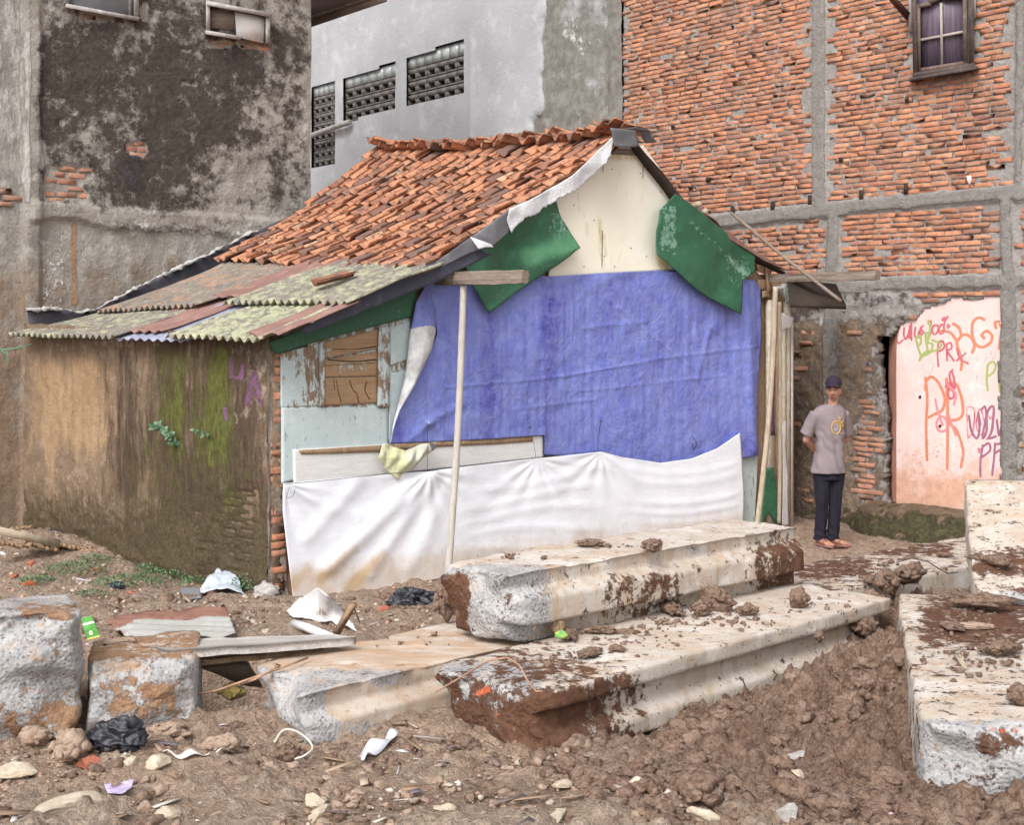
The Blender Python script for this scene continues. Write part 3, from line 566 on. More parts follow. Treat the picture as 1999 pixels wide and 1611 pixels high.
panel('green_panel', None, -.15, M_green, hut, four=([(1318, 378), (1474, 498)], [(1284, 497), (1360, 566), (1444, 614)], [(1318, 378), (1290, 410), (1284, 450), (1284, 497)], [(1474, 498), (1476, 530), (1450, 548), (1444, 614)]), nu=60, nv=50, wav=.03,
      attrs=lambda U, V: dict(scuff=-.2+.75*box(U, V, 1290, 1320, 400, 480, 8)+.4*seg(U, V, [(1340, 430), (1470, 545)], 6, 1.4)+.5*box(U, V, 1420, 1470, 500, 560, 15)+.4*box(U, V, 1290, 1330, 470, 510, 12), band=.0*U))['label'] = 'green sheet nailed on the right slope of the gable'
panel('green_panel', None, -.03, M_green, hut, four=([(524, 668), (640, 625), (814, 562)], [(540, 692), (640, 660), (804, 618)], [(524, 668), (540, 692)], [(814, 562), (804, 618)]), nu=40, nv=10, wav=.01, attrs=lambda U, V: dict(scuff=-.1+0*U, band=0*U))['label'] = 'long green board under the low eave'
# window of brown boards in its pale blue frame
pl = lambda U, V, k=.3: dict(peel=k+.0*U)
panel('blue_board', None, -.008, M_teal, hut, four=quad4((548, 690), (632, 668), (632, 792), (548, 796)), attrs=lambda U, V: dict(peel=.22+.42*box(U, V, 590, 640, 660, 790, 14)+.35*box(U, V, 540, 580, 685, 705, 6)))
panel('blue_board', None, -.010, M_teal, hut, four=quad4((549, 795), (757, 793), (760, 880), (549, 945)), attrs=lambda U, V: dict(peel=.10+.5*box(U, V, 540, 760, 788, 797, 2)))
panel('blue_board', None, -.011, M_teal, hut, four=quad4((762, 640), (800, 628), (800, 700), (762, 713)), attrs=lambda U, V: dict(peel=.02+0*U))
panel('blue_board', None, -.011, M_teal, hut, four=quad4((762, 728), (800, 724), (800, 860), (758, 860)), attrs=lambda U, V: dict(peel=.08+0*U))
panel('blue_board', None, -.004, M_teal, hut, four=quad4((600, 650), (800, 612), (800, 860), (600, 870)), attrs=lambda U, V: dict(peel=.55+0*U))
panel('blue_board', None, -.010, M_teal, hut, four=quad4((1440, 880), (1480, 882), (1472, 1030), (1440, 1030)), attrs=lambda U, V: dict(peel=.15+0*U))
wf = empty('window', H3(.6, 0, 1.4), None, None); wf.parent = hut; wf.location = tuple(H3(.6, 0, 1.4)-C0)
pa = lambda U, V: dict(paint=-.12+.42*box(U, V, 636, 650, 660, 700, 6)+.45*box(U, V, 640, 735, 700, 728, 10))
for a, b, c, d in (((632, 668), (738, 643), (737, 680), (632, 700)), ((632, 702), (737, 686), (736, 708), (632, 714)), ((632, 715), (736, 709), (736, 734), (632, 736)), ((632, 738), (736, 735), (736, 787), (632, 792))):
    panel('board', None, -.020, M_woodh, wf, four=quad4(a, b, c, d), nu=20, nv=12, wav=.008, attrs=pa)
for a, b, c, d in (((624, 668), (632, 666), (632, 794), (624, 794)), ((738, 640), (757, 636), (757, 795), (737, 795))):
    panel('post', None, -.03, M_teal, wf, thick=.03, four=quad4(a, b, c, d), nu=6, nv=20, attrs=lambda U, V: dict(peel=.5+0*U))
mb = MB()
for q in ([(656, 742), (660, 765), (666, 786)], [(651, 740), (653, 760)], [(682, 742), (688, 760), (696, 768), (700, 786)], [(716, 745), (712, 762), (722, 780)], [(640, 702), (690, 706), (734, 702)], [(650, 682), (700, 681), (735, 676)]):
    mb.tube([fac(u, v, -.028) for u, v in smooth_pts(q, 3)], .0045, 5)
mb.out('crack', M_dark, wf)
# white plank with torn strip
panel('white_plank', None, -.02, M_whitepl, hut, four=([(572, 878), (1061, 850)], [(573, 946), (1061, 895)], [(572, 878), (573, 946)], [(1061, 850), (1061, 895)]), nu=90, nv=14)
panel('bare_strip', None, -.034, M_wood, hut, thick=.004, four=([(583, 879), (800, 866), (1040, 852)], [(588, 887), (650, 886), (750, 882), (860, 872), (960, 868), (1040, 862)], [(583, 879), (588, 887)], [(1040, 852), (1040, 862)]), nu=60, nv=3)
# foot board, right-hand uprights
panel('foot_board', None, -.006, M_wood, hut, four=quad4((640, 1150), (1000, 1110), (1000, 1150), (640, 1185)), nu=30, nv=6)
M_rb = layered('flaking_post', (C(206, 196, 176), C(184, 166, 142), 6, C(216, 214, 200)), [(None, (C(150, 124, 98), C(128, 104, 82)), 14, .80, 10, (3, 3, .4)), (None, (C(190, 206, 196), C(200, 214, 206)), 8, .70, 10, (2, 2, .4))], bump=.5, bs=40, bd=.008)
for s0, s1, t, z0, z1, mt in ((5.60, 5.72, -.012, 0, 2.38, M_rb), (5.72, 5.80, -.02, 0, 2.3, M_wood), (5.80, 5.87, -.03, 0, 2.25, M_rb), (5.87, 5.955, -.02, 0, 2.36, M_rb), (5.955, 6.0, -.012, 0, 2.2, M_whitepl)):
    MB().obox(H3((s0+s1)/2, t, (z0+z1)/2), E1*(s1-s0)/2*.94, E2*.02, UP*(z1-z0)/2).out('upright', mt, hut)
M_purp = layered('purple_cloth', (C(110, 84, 104), C(90, 66, 88), 8), [], rough=.9)
panel('cloth_strip', None, -.05, M_purp, hut, four=quad4((1508, 620), (1514, 640), (1513, 850), (1506, 850)), nu=4, nv=20, wav=.02)
M_gp = layered('green_paint', (C(60, 120, 86), C(48, 104, 74), 7, C(80, 136, 104)), [(None, (C(190, 200, 180), C(170, 160, 140)), 14, .62, 14)], rough=.6)
panel('painted_patch', None, -.056, M_gp, hut, thick=.006, four=([(1495, 915), (1510, 912), (1514, 940)], [(1484, 1030), (1500, 1000), (1522, 1030)], [(1495, 915), (1484, 1030)], [(1514, 940), (1522, 1030)]), nu=14, nv=16)
M_whitesh = layered('torn_white', (C(226, 226, 228), C(210, 208, 208), 8), [(None, (C(180, 170, 156), C(160, 140, 120)), 14, .64, 14)], rough=.6, bump=.3)
panel('torn_sheet', None, -.09, M_whitesh, hut, thick=.003, four=([(1526, 612), (1548, 622)], [(1524, 650), (1530, 642), (1541, 640)], [(1526, 612), (1524, 650)], [(1548, 622), (1545, 632), (1541, 640)]), nu=10, nv=10, wav=.03)
panel('torn_sheet', None, -.06, M_whitesh, hut, thick=.003, four=([(1527, 818), (1536, 822)], [(1526, 1028), (1540, 1026)], [(1527, 818), (1529, 900), (1526, 1028)], [(1536, 822), (1533, 870), (1538, 930), (1537, 960), (1540, 1026)]), nu=6, nv=40, wav=.02)
M_tealsh = layered('teal_scrap', (C(150, 188, 172), C(130, 168, 150), 6), [(None, (C(196, 176, 140), C(170, 150, 110)), 8, .66, 14)], rough=.5)
panel('torn_sheet', None, -.07, M_tealsh, hut, thick=.003, four=([(1532, 550), (1553, 549)], [(1530, 592), (1548, 592)], [(1532, 550), (1530, 592)], [(1553, 549), (1549, 565), (1552, 575), (1548, 592)]), nu=10, nv=10, wav=.04)
# short boards under the right eave
for a, b, c, d in (((1476, 508), (1490, 516), (1492, 534), (1478, 528)), ((1478, 546), (1494, 546), (1494, 566), (1480, 566)), ((1488, 568), (1503, 566), (1503, 580), (1488, 582)), ((1494, 516), (1503, 522), (1506, 574), (1496, 575))):
    panel('short_board', None, -.03, M_wood, hut, thick=.025, four=quad4(a, b, c, d), nu=4, nv=4)
# ---- beams poking out of the gable
def log(name, label, p0, p1, a, b, mat, parent, n=26):
    p0, p1 = np.array(p0), np.array(p1); d = (p1-p0)/np.linalg.norm(p1-p0); s = np.cross(d, UP); s /= np.linalg.norm(s); u = np.cross(s, d); V = []
    sq = np.array([(-1, -1), (-.2, -1.08), (.5, -1.02), (1, -1), (1.05, -.3), (1, .5), (1, 1), (.2, 1.06), (-.5, 1.03), (-1, 1), (-1.06, .3), (-1, -.4)])
    for k in range(n):
        c = p0+(p1-p0)*k/(n-1); nz = .12*vn(sq[:, 0]*2+k*.3, sq[:, 1]*2, k*.16, 3)+.06*vn(sq[:, 0]*6, sq[:, 1]*6, k*.9, 5); sc = (1+nz)*(.93 if k in (0, n-1) else 1)
        V.append(c+(sq[:, :1]*sc[:, None]*a)*s+(sq[:, 1:]*sc[:, None]*b)*u)
    m = 12; V = np.concatenate(V); i = np.arange(n-1)[:, None]*m; j = np.arange(m)[None]; j2 = (j+1) % m
    Q = np.stack([(i+j).ravel(), (i+m+j).ravel(), (i+m+j2).ravel(), (i+j2).ravel()], 1)
    f = Q.tolist()+[list(range(m)), list(range(n*m-1, n*m-m-1, -1))]
    o = emit(name, V, f, mat, parent); 
    if label: o['label'] = label
    return o
log('wall_plate', 'rough weathered beam end sticking out on the left of the gable', H3(1.40, .6, 2.50), H3(1.44, -1.15, 2.475), .035, .05, M_grey, hut)
log('wall_plate', 'rough weathered beam end sticking out on the right of the gable', H3(5.64, .6, 2.60), H3(5.64, -1.35, 2.59), .045, .042, M_grey, hut)
# ================================================================ ROOF
R0 = H3(3.50, -.22, 3.86); R1 = H3(3.50, 4.10, 4.16); E0_ = fac(838, 522, -.25); E1_ = H3(1.42, 4.15, 2.80)
E1_ = sid(425, 512, 1.42)
def roofP(u, v, h=0.):
    """u 0..1 along the ridge (front to back), v 0..1 down the slope"""
    u = np.asarray(u, float); v = np.asarray(v, float)
    P = ((1-u)*(1-v))[..., None]*R0+(u*(1-v))[..., None]*R1+((1-u)*v)[..., None]*E0_+(u*v)[..., None]*E1_
    sag = -.05*np.sin(np.pi*u)*(1-v*.6)-.05*np.sin(np.pi*v)+.02*fbm(u*3, v*3, 0, 2, 4)
    return P+UP*(sag+h)[..., None]
n = NT('roof_tile'); gi = n.island()
c = n.ramp(gi, [(0, C(200, 132, 92)), (.18, C(214, 150, 108)), (.34, C(184, 120, 88)), (.46, C(208, 142, 100)), (.56, C(156, 104, 82)), (.68, C(198, 132, 94)), (.78, C(134, 98, 84)), (.91, C(122, 98, 94)), (.95, C(214, 172, 134)), (1, C(198, 128, 98))])
c = n.mix(n.mr(n.noise(9, 8, .76), .485, .60), c, C(112, 86, 74)); c = n.mix(n.mr(n.noise(24, 6, .7, n.vec(off=(4, 0, 0))), .56, .66), c, C(120, 92, 74)); c = n.mix(n.mr(n.noise(30, 5, .7, n.vec(off=(0, 9, 0))), .64, .70), c, C(176, 168, 148))
c = n.mix(.20, c, C(96, 62, 46)); n.bump(n.noise(70, 6, .7), .5, .008); M_tile = n.fin(c, .88, .2)
def tile(mb, o, ax, dn, nm, W, L, r, amp=.019, th=.013, lift=.030):
    na, nl = 15, 4; a = np.linspace(0, 1, na)[:, None]; l = np.linspace(0, 1, nl)[None]
    prof = amp*np.cos(2*math.pi*(a*1.06-.12))+.010*sst(.85, 1, a)
    z = prof+lift*l+0*a+r.normal(0, .0005, (na, nl)); w = (a-.5)*W; ll = (l-.5)*L
    rad = .012*(1-((a*2-1)**2)); P = o+ax*w[..., None]+dn*((ll+rad*(l > .9))[..., None])+nm*z[..., None]
    B = P-nm*th; V = np.concatenate([P.reshape(-1, 3), B.reshape(-1, 3)]); n0 = na*nl; g = gridF(na, nl); idx = np.arange(n0).reshape(na, nl)
    loop = list(idx[:, 0])+list(idx[-1, 1:])+list(idx[-2::-1, -1])+list(idx[0, -2:0:-1]); m = len(loop)
    s = np.array([[loop[i], loop[(i+1) % m], n0+loop[(i+1) % m], n0+loop[i]] for i in range(m)])
    mb.add(V, np.concatenate([g, g[:, ::-1]+n0, s]))
def tiles():
    r = np.random.default_rng(21); mb = MB(); NU, NV = 23, 13
    for i in range(NU):
        for j in range(NV):
            u = (i+.5)/NU; v = (j+.45)/NV; wob = .05*vn(j*.5, 3)/NU*10*0
            o = roofP(np.array(u+.006*r.normal()+.010*vn(j*.6, 5, 0)), np.array(v+.010*vn(i*.5, 2, 0)+.006*r.normal())); e = .002
            ax = roofP(np.array(u+e), np.array(v))-roofP(np.array(u-e), np.array(v)); dn = roofP(np.array(u), np.array(v+e))-roofP(np.array(u), np.array(v-e))
            pu = np.linalg.norm(ax)/(2*e)/NU; pv = np.linalg.norm(dn)/(2*e)/NV; ax /= np.linalg.norm(ax); dn /= np.linalg.norm(dn); nm = np.cross(dn, ax); nm = nm if nm[2] > 0 else -nm
            ang = r.normal(0, .022)+(.10*r.normal() if r.random() < .08 else 0); ax2 = ax*math.cos(ang)+dn*math.sin(ang); dn2 = dn*math.cos(ang)-ax*math.sin(ang)
            tl = r.normal(0, .03); nm2 = nm+dn2*tl; ax2 = ax2+nm*r.normal(0, .03)
            tile(mb, o+nm*(.01+.004*r.normal()+(.02 if r.random() < .06 else 0)), -ax2, dn2, nm2, pu*1.10, pv*1.36, r)
    o = mb.out('tile_roof', M_tile, hut, True); o['label'] = 'weathered orange clay tile roof'
    o.modifiers.new('e', 'EDGE_SPLIT').split_angle = math.radians(62)
    # under-sheet so that nothing shows between tiles
    G = coons([(0, 0), (1, 0)], [(0, 1), (1, 1)], [(0, 0), (0, 1)], [(1, 0), (1, 1)], 24, 14); P = roofP(G[..., 0]*.97+.015, G[..., 1]*.98+.01, -.045)
    emit('roof_underlay', P.reshape(-1, 3), gridF(14, 24), M_dark, hut, None, True, .01)
    # ridge: crooked double row of tiles laid over the top
    rb = MB()
    for k in range(38):
        u = k/37*.975+.0; u = u+.006*r.normal(); lay = k % 2; o = roofP(np.array(u), np.array(0.0))+UP*(.035+.022*lay+.012*r.normal()+.03*math.sin(k*.55)**2*(k > 6))+E1*(.03+.02*r.normal())
        yaw = .30+.22*r.normal(); d = E1*math.cos(yaw)-E2*math.sin(yaw); d = d-UP*(.12+.1*r.normal()); d /= np.linalg.norm(d); a = np.cross(UP, d); a /= np.linalg.norm(a); nm = np.cross(d, a)
        tile(rb, o-d*.04, a, -d, nm if nm[2] > 0 else -nm, .21, .25, r, .034, .014, .0)
    rb.out('ridge_tiles', M_tile, hut, True).modifiers.new('e', 'EDGE_SPLIT').split_angle = math.radians(62)
    cb = MB(); o = R0+UP*.05
    tile(cb, H3(3.47, -.14, 3.955), E2*1., E1*.99-UP*.16, UP, .20, .42, r, .022, .016, .0); tile(cb, H3(3.40, -.04, 3.965), E2*1., E1*.99-UP*.10, UP, .20, .34, r, .022, .016, .0)
    cb.out('ridge_cap', M_tile, hut, True).modifiers.new('e', 'EDGE_SPLIT').split_angle = math.radians(62)
tiles()
# ---- corrugated sheets on the low part of the slope
L0, L1 = fac(520, 662, -.28), H3(-.62, TB-.12, 2.20); L1 = hit(28, 654, C0, SWOUT); L1 = H3(-.72, 4.22, 0); L1 = L1+UP*float(EYE-(653-HY)/F*L1[1]-L1[2])
def lowP(u, v, h=0.):
    T0, T1 = E0_+UP*.0, E1_+UP*.0
    P = ((1-u)*(1-v))[..., None]*T0+(u*(1-v))[..., None]*T1+((1-u)*v)[..., None]*L0+(u*v)[..., None]*L1
    return P+UP*(h-.10*np.clip(u, 0, 1)**2.5*np.sin(np.pi*np.clip(v, 0, 1))**.8)[..., None]
M_asb = layered('corrugated_cement', (C(142, 132, 122), C(114, 106, 100), 4, C(160, 152, 140)), [('lich', (C(184, 182, 148), C(158, 160, 130)), 9, .85, 3), (None, (C(190, 188, 160), C(170, 172, 140)), 26, .62, 12), (None, (C(84, 76, 74), C(96, 88, 84)), 13, .66, 10), ('orange', (C(196, 146, 112), C(176, 128, 100)), 5, .5, 4)], bump=.8, bs=40, bd=.012, grain=.18)
M_red = layered('red_metal', (C(150, 112, 102), C(132, 98, 90), 3, C(164, 128, 116)), [(None, (C(110, 76, 70), C(180, 140, 126)), 12, .64, 10)], rough=.6, bump=.2)
M_bluepl = layered('blue_grey_plastic', (C(150, 152, 172), C(130, 134, 156), 3, C(176, 178, 194)), [], rough=.5, bump=.2)
M_slate = layered('slate_metal', (C(82, 84, 100), C(66, 68, 82), 2, C(96, 96, 112)), [('worn', (C(176, 150, 136), C(150, 128, 120)), 9, .9, 10, (.5, .5, 3)), (None, (C(120, 112, 116), C(100, 96, 104)), 7, .64, 10)], rough=.5, bump=.2)
def sheet(name, u0, u1, v0, v1, h0, h1, mat, lich=.4, orange=-.2, wl=.112, amp=.02, seed=0, skew=0., label=None, ragged=.0):
    nu = int((u1-u0)*4.3/.013); nv = 22; u = np.linspace(u0, u1, nu)[None]; v = np.linspace(v0, v1, nv)[:, None]; k = (v-v0)/(v1-v0)
    uu = u+skew*k; dist = (u-u0)*4.3; wv = amp*np.sin(2*math.pi*dist/wl); vv = v+0*u+ragged*fbm(u*12, k*0, 0, 3, seed)*sst(.6, 1, k)
    P = lowP(uu+0*v, vv, h0+(h1-h0)*k+wv+.012*fbm(uu*5, v*4, 0, 3, seed))
    at = dict(lich=(lich+0*P[..., 0]), orange=(orange+0*P[..., 0]))
    o = emit(name, P.reshape(-1, 3), gridF(nv, nu), mat, hut, {a: b.ravel() for a, b in at.items()}, True, .008)
    if label: o['label'] = label
sheet('roof_sheet', .50, .97, .0, .62, .00, .03, M_asb, .22, .38, seed=1, label='old grey corrugated sheet with an orange tint')
sheet('roof_sheet', -.035, .40, -.04, .60, .01, .05, M_asb, .46, seed=2, label='corrugated sheet with pale green lichen')
sheet('roof_sheet', .36, .52, -.03, .50, .02, .03, M_red, wl=.3, amp=.01, seed=5, label='narrow red metal sheet')
sheet('roof_sheet', .52, .995, .48, 1.0, -.03, .0, M_asb, .40, seed=3, label='lichen-spotted corrugated sheet along the left eave')
sheet('roof_sheet', .40, .60, .44, .92, -.02, -.01, M_red, wl=.16, amp=.012, seed=6, label='red-brown metal sheet in the gap')
sheet('roof_sheet', .27, .54, .46, .97, -.045, -.04, M_bluepl, wl=.14, amp=.012, seed=7, label='bluish plastic sheet in the gap')
sheet('roof_sheet', .01, .31, .50, 1.02, -.01, .015, M_asb, .62, seed=4, label='greenest corrugated sheet at the front corner of the eave')
sheet('roof_sheet', -.035, .06, .52, 1.0, .012, .03, M_red, wl=.3, amp=.016, seed=8, label='faded red strip along the front edge')
r_ = np.random.default_rng(3); tb = MB(); a_, b_ = lowP(np.array(.13), np.array(.22), np.array(.09)), lowP(np.array(.13), np.array(.52), np.array(.11))
d_ = (b_-a_)/np.linalg.norm(b_-a_); tile(tb, (a_+b_)/2, E2, d_, np.cross(E2, d_)*(1 if np.cross(E2, d_)[2] > 0 else -1), .13, .36, r_); tb.out('loose_tile', M_tile, hut, True)
# slate-coloured rake sheet, rubber flashing, torn white lining along the front edge of the roof
rk = dict(worn=0)
panel('rake_sheet', None, -.30, M_slate, hut, thick=.006, four=([(918, 480), (717, 570), (586, 644)], [(958, 497), (850, 551), (700, 612), (597, 652)], [(918, 480), (958, 497)], [(586, 644), (597, 652)]), nu=60, nv=8, wav=.015, attrs=lambda U, V: dict(worn=.02+0*U))
M_rub = layered('grey_rubber', (C(116, 116, 120), C(98, 98, 104), 2, C(136, 136, 140)), [(None, (C(150, 148, 150), C(130, 128, 132)), 6, .62, 6)], rough=.5, bump=.25)
M_lin = layered('torn_lining', (C(232, 232, 236), C(214, 214, 218), 6, C(240, 240, 242)), [(None, (C(170, 164, 160), C(140, 134, 132)), 16, .60, 14)], rough=.65, bump=.7, bs=30, bd=.015)
panel('flashing', None, -.33, M_rub, hut, thick=.004, four=([(1000, 402), (930, 455), (850, 512)], [(992, 455), (958, 482), (920, 492), (860, 522)], [(1000, 402), (1003, 432), (992, 455)], [(850, 512), (860, 522)]), nu=30, nv=10, wav=.03)
def fringe():
    top = smooth_pts([(1196, 262), (1160, 300), (1120, 340), (1060, 375), (990, 408)], 12); bot = smooth_pts([(1188, 292), (1182, 312), (1158, 340), (1138, 364), (1102, 380), (1050, 412), (1016, 430), (1000, 452)], 12); r = np.random.default_rng(9)
    bot = [(a, b+r.uniform(-2, 5)) for a, b in bot]
    panel('torn_lining', None, -.36, M_lin, hut, thick=.004, four=(top, bot, [top[0], bot[0]], [top[-1], (990, 430), bot[-1]]), nu=110, nv=14, wav=.06)
    panel('torn_lining', None, -.37, M_lin, hut, thick=.003, four=([(918, 462), (935, 470), (955, 478)], [(930, 487), (943, 483), (958, 483)], [(918, 462), (924, 476), (930, 487)], [(955, 478), (958, 483)]), nu=16, nv=8, wav=.05)
fringe()
def curl():
    pts = [(R0+E1*-.13+UP*.05), R0+E1*.05+UP*.03, R0+E1*.09-UP*.02, R0+E1*.14-UP*.06]; pts = resample([p.tolist() for p in smooth_pts(pts, 6)], 24)
    P = pts[:, None]+(-E2)[None, None]*np.linspace(.02, .16, 6)[None, :, None]; P = P+UP*(.008*fb3(P, 8, 3, 2))[..., None]
    emit('ridge_flashing', P.reshape(-1, 3), gridF(24, 6), M_rub, hut, None, True, .006)
    panel('ridge_flashing', None, -.37, M_rub, hut, thick=.005, four=([(1186, 250), (1238, 256)], [(1196, 286), (1216, 289), (1241, 287)], [(1186, 250), (1196, 286)], [(1238, 256), (1241, 287)]), nu=12, nv=10, wav=.05)
curl()
# ---- right slope: dark sheets seen from below along the edge
M_rs = layered('rusty_sheet', (C(120, 76, 68), C(96, 62, 58), 3, C(140, 92, 80)), [(None, (C(70, 54, 52), C(84, 62, 58)), 8, .64, 8)], rough=.7, bump=.3)
def right_slope():
    prof = []
    for u_, v_ in ((1232, 262), (1262, 300), (1300, 342), (1345, 398), (1400, 432), (1425, 468), (1476, 496), (1534, 526)):
        q_ = fac(u_, v_, -.12)-C0; prof.append((float(q_@E1), float(q_[2])))
    pr = resample(smooth_pts(prof, 6), 50)
    t = np.linspace(-.10, TB-.15, 40); P = np.array([[H3(a, b, z+.2*(b/4.3)*max(0, 1-(a-3.5)/3)+.014*math.sin(b/.115*6.28)) for b in t] for a, z in pr])
    emit('right_roof_sheet', P.reshape(-1, 3), gridF(50, 40), M_rs, hut, None, True, .012)['label'] = 'dark rusty sheets over the right slope'
    edge = np.array([H3(a, -.12, z-.03) for a, z in pr]); e2 = np.array([H3(a, -.06, z-.05-.09*math.sin(min(1, (a-3.5)/2)*3.14)) for a, z in pr]); P = np.stack([edge, (edge+e2)/2-E2*.02, e2], 1)
    emit('hanging_edge', P.reshape(-1, 3), gridF(50, 3), M_dark, hut, None, True, .008)
    panel('red_rake_sheet', None, -.16, M_red, hut, thick=.006, four=([(1417, 448), (1455, 478), (1536, 527)], [(1424, 468), (1460, 488), (1490, 508), (1530, 526)], [(1417, 448), (1424, 468)], [(1536, 527), (1530, 526)]), nu=30, nv=6, wav=.01)
    a = dep(1537, 548, 13.9); b = dep(1632, 558, 14.3); c_ = dep(1652, 600, 13.4); d = dep(1542, 596, 13.2)
    aw = MB(); k = np.array([-.0, 0, .02]); aw.quadbox([d-k, c_-k, b-k, a-k, d+k, c_+k, b+k, a+k]); aw.out('side_canopy', M_dark, hut)['label'] = 'small dark canopy sheet at the right of the hut'
    for q in range(5):
        m_ = MB(); p0 = a+(d-a)*(q+.5)/5-UP*.03; p1 = b+(c_-b)*(q+.5)/5-UP*.03; m_.tube([p0, p1], .014, 6); m_.out('canopy_batten', M_grey, hut)
    pb = MB(); f0 = H3(4.75, .15, 0); p0 = dep(1428, 416, 14.2); p1 = dep(1642, 588, 13.0); pb.tube(resample([p0, (p0+p1)/2-UP*.02, p1], 12), .017, 10, jit=.05); o = pb.out('bamboo_pole', M_grey, hut, True); o['label'] = 'long slanting pole laid over the right eave'
    for (u0, v0), (u1, v1), d0 in (((1365, 398), (1345, 408), 13.8), ((1378, 412), (1350, 422), 13.8)): MB().tube([dep(u0, v0, d0-.25), dep(u1, v1, d0+.15)], .03, 9).out('batten', M_pole, hut)
right_slope()
# dark flashing strip and mortar bead where the roof meets the left building
M_flash = layered('dark_flashing', (C(84, 82, 90), C(72, 70, 78), 2, C(98, 96, 104)), [(None, (C(120, 112, 112), C(100, 96, 98)), 9, .64, 8)], rough=.6, bump=.3)
M_bead = layered('mortar_bead', (C(190, 188, 186), C(166, 162, 158), 9), [], bump=.9, bs=30)
bk = lambda t: (lambda u, v: fac(u, v, TB-t))
panel('wall_flashing', None, 0, M_flash, hut, thick=.01, fn=bk(.06), four=([(52, 604), (175, 608), (300, 546), (505, 449), (612, 400)], [(60, 646), (175, 645), (290, 585), (470, 500), (612, 430)], [(52, 604), (60, 646)], [(612, 400), (612, 430)]), nu=60, nv=6, wav=.03)
bd_ = MB(); q_ = [fac(u, v, TB-.10)+UP*.012*vn(u*.1, 0) for u, v in smooth_pts([(52, 603), (110, 604), (175, 607), (240, 576), (300, 545), (360, 517), (430, 485), (505, 448)], 14)]; bd_.tube(q_, [.026+.022*float(vn(i*.9, 0, 0, 4)) for i in range(len(q_))], 9, jit=.55, flat=.6); bd_.out('mortar_bead', M_bead, hut, True)
# ================================================================ TARPS AND CLOTH
n = NT('blue_tarp')
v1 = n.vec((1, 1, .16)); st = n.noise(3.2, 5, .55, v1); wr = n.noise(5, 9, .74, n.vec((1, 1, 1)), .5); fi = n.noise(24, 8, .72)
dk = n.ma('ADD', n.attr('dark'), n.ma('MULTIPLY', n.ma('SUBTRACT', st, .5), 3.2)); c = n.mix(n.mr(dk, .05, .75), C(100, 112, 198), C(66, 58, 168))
c = n.mix(n.ma('MULTIPLY', n.mr(n.ma('ADD', wr, n.ma('MULTIPLY', fi, .35)), .54, .76), .42), c, C(146, 160, 216)); c = n.mix(n.ma('MULTIPLY', n.mr(n.noise(60, 5, .7, n.vec((1, 1, .12))), .48, .66), .22), c, C(134, 140, 204)); c = n.mix(n.ma('MULTIPLY', n.mr(n.noise(60, 5, .7, n.vec((.12, .12, 1))), .5, .68), .18), c, C(134, 140, 204))
c = n.mix(n.mr(n.attr('under'), .4, .6), c, n.mix(n.mr(n.noise(8, 7, .7), .4, .65), C(222, 222, 224), C(180, 178, 176)))
vm_ = n.n.new('ShaderNodeVectorMath'); vm_.operation = 'ADD'; nc_ = n.n.new('ShaderNodeTexNoise'); n.lk(n.tc, nc_.inputs['Vector']); nc_.inputs['Scale'].default_value = 2.2; n.lk(n.tc, vm_.inputs[0]); n.lk(nc_.outputs['Color'], vm_.inputs[1])
cr1 = n.mr(n.voro(4.2, vm_.outputs[0], 'Distance', 'DISTANCE_TO_EDGE'), 0, .05); cr2 = n.mr(n.voro(9.5, vm_.outputs[0], 'Distance', 'DISTANCE_TO_EDGE'), 0, .05)
cr = n.ma('ADD', n.ma('MULTIPLY', cr1, .10), n.ma('MULTIPLY', cr2, .0)); c = n.mix(n.ma('MULTIPLY', n.ma('SUBTRACT', 1., cr1), .14), c, C(160, 166, 216))
h = n.ma('ADD', n.ma('MULTIPLY', n.noise(2.4, 6, .62, None, 1.2), 1.5), n.ma('MULTIPLY', n.noise(14, 8, .72, None, .6), .55)); h = n.ma('ADD', h, n.ma('MULTIPLY', n.noise(90, 2, .5, n.vec((1, 1, .1))), .10)); h = n.ma('ADD', h, cr); n.bump(h, .5, .035)
M_tarp = n.fin(c, .42, .35)
def ridge(U, V, a, b, w, A):
    return A*np.exp(-(seg_d(U, V, [a, b])/w)**2)
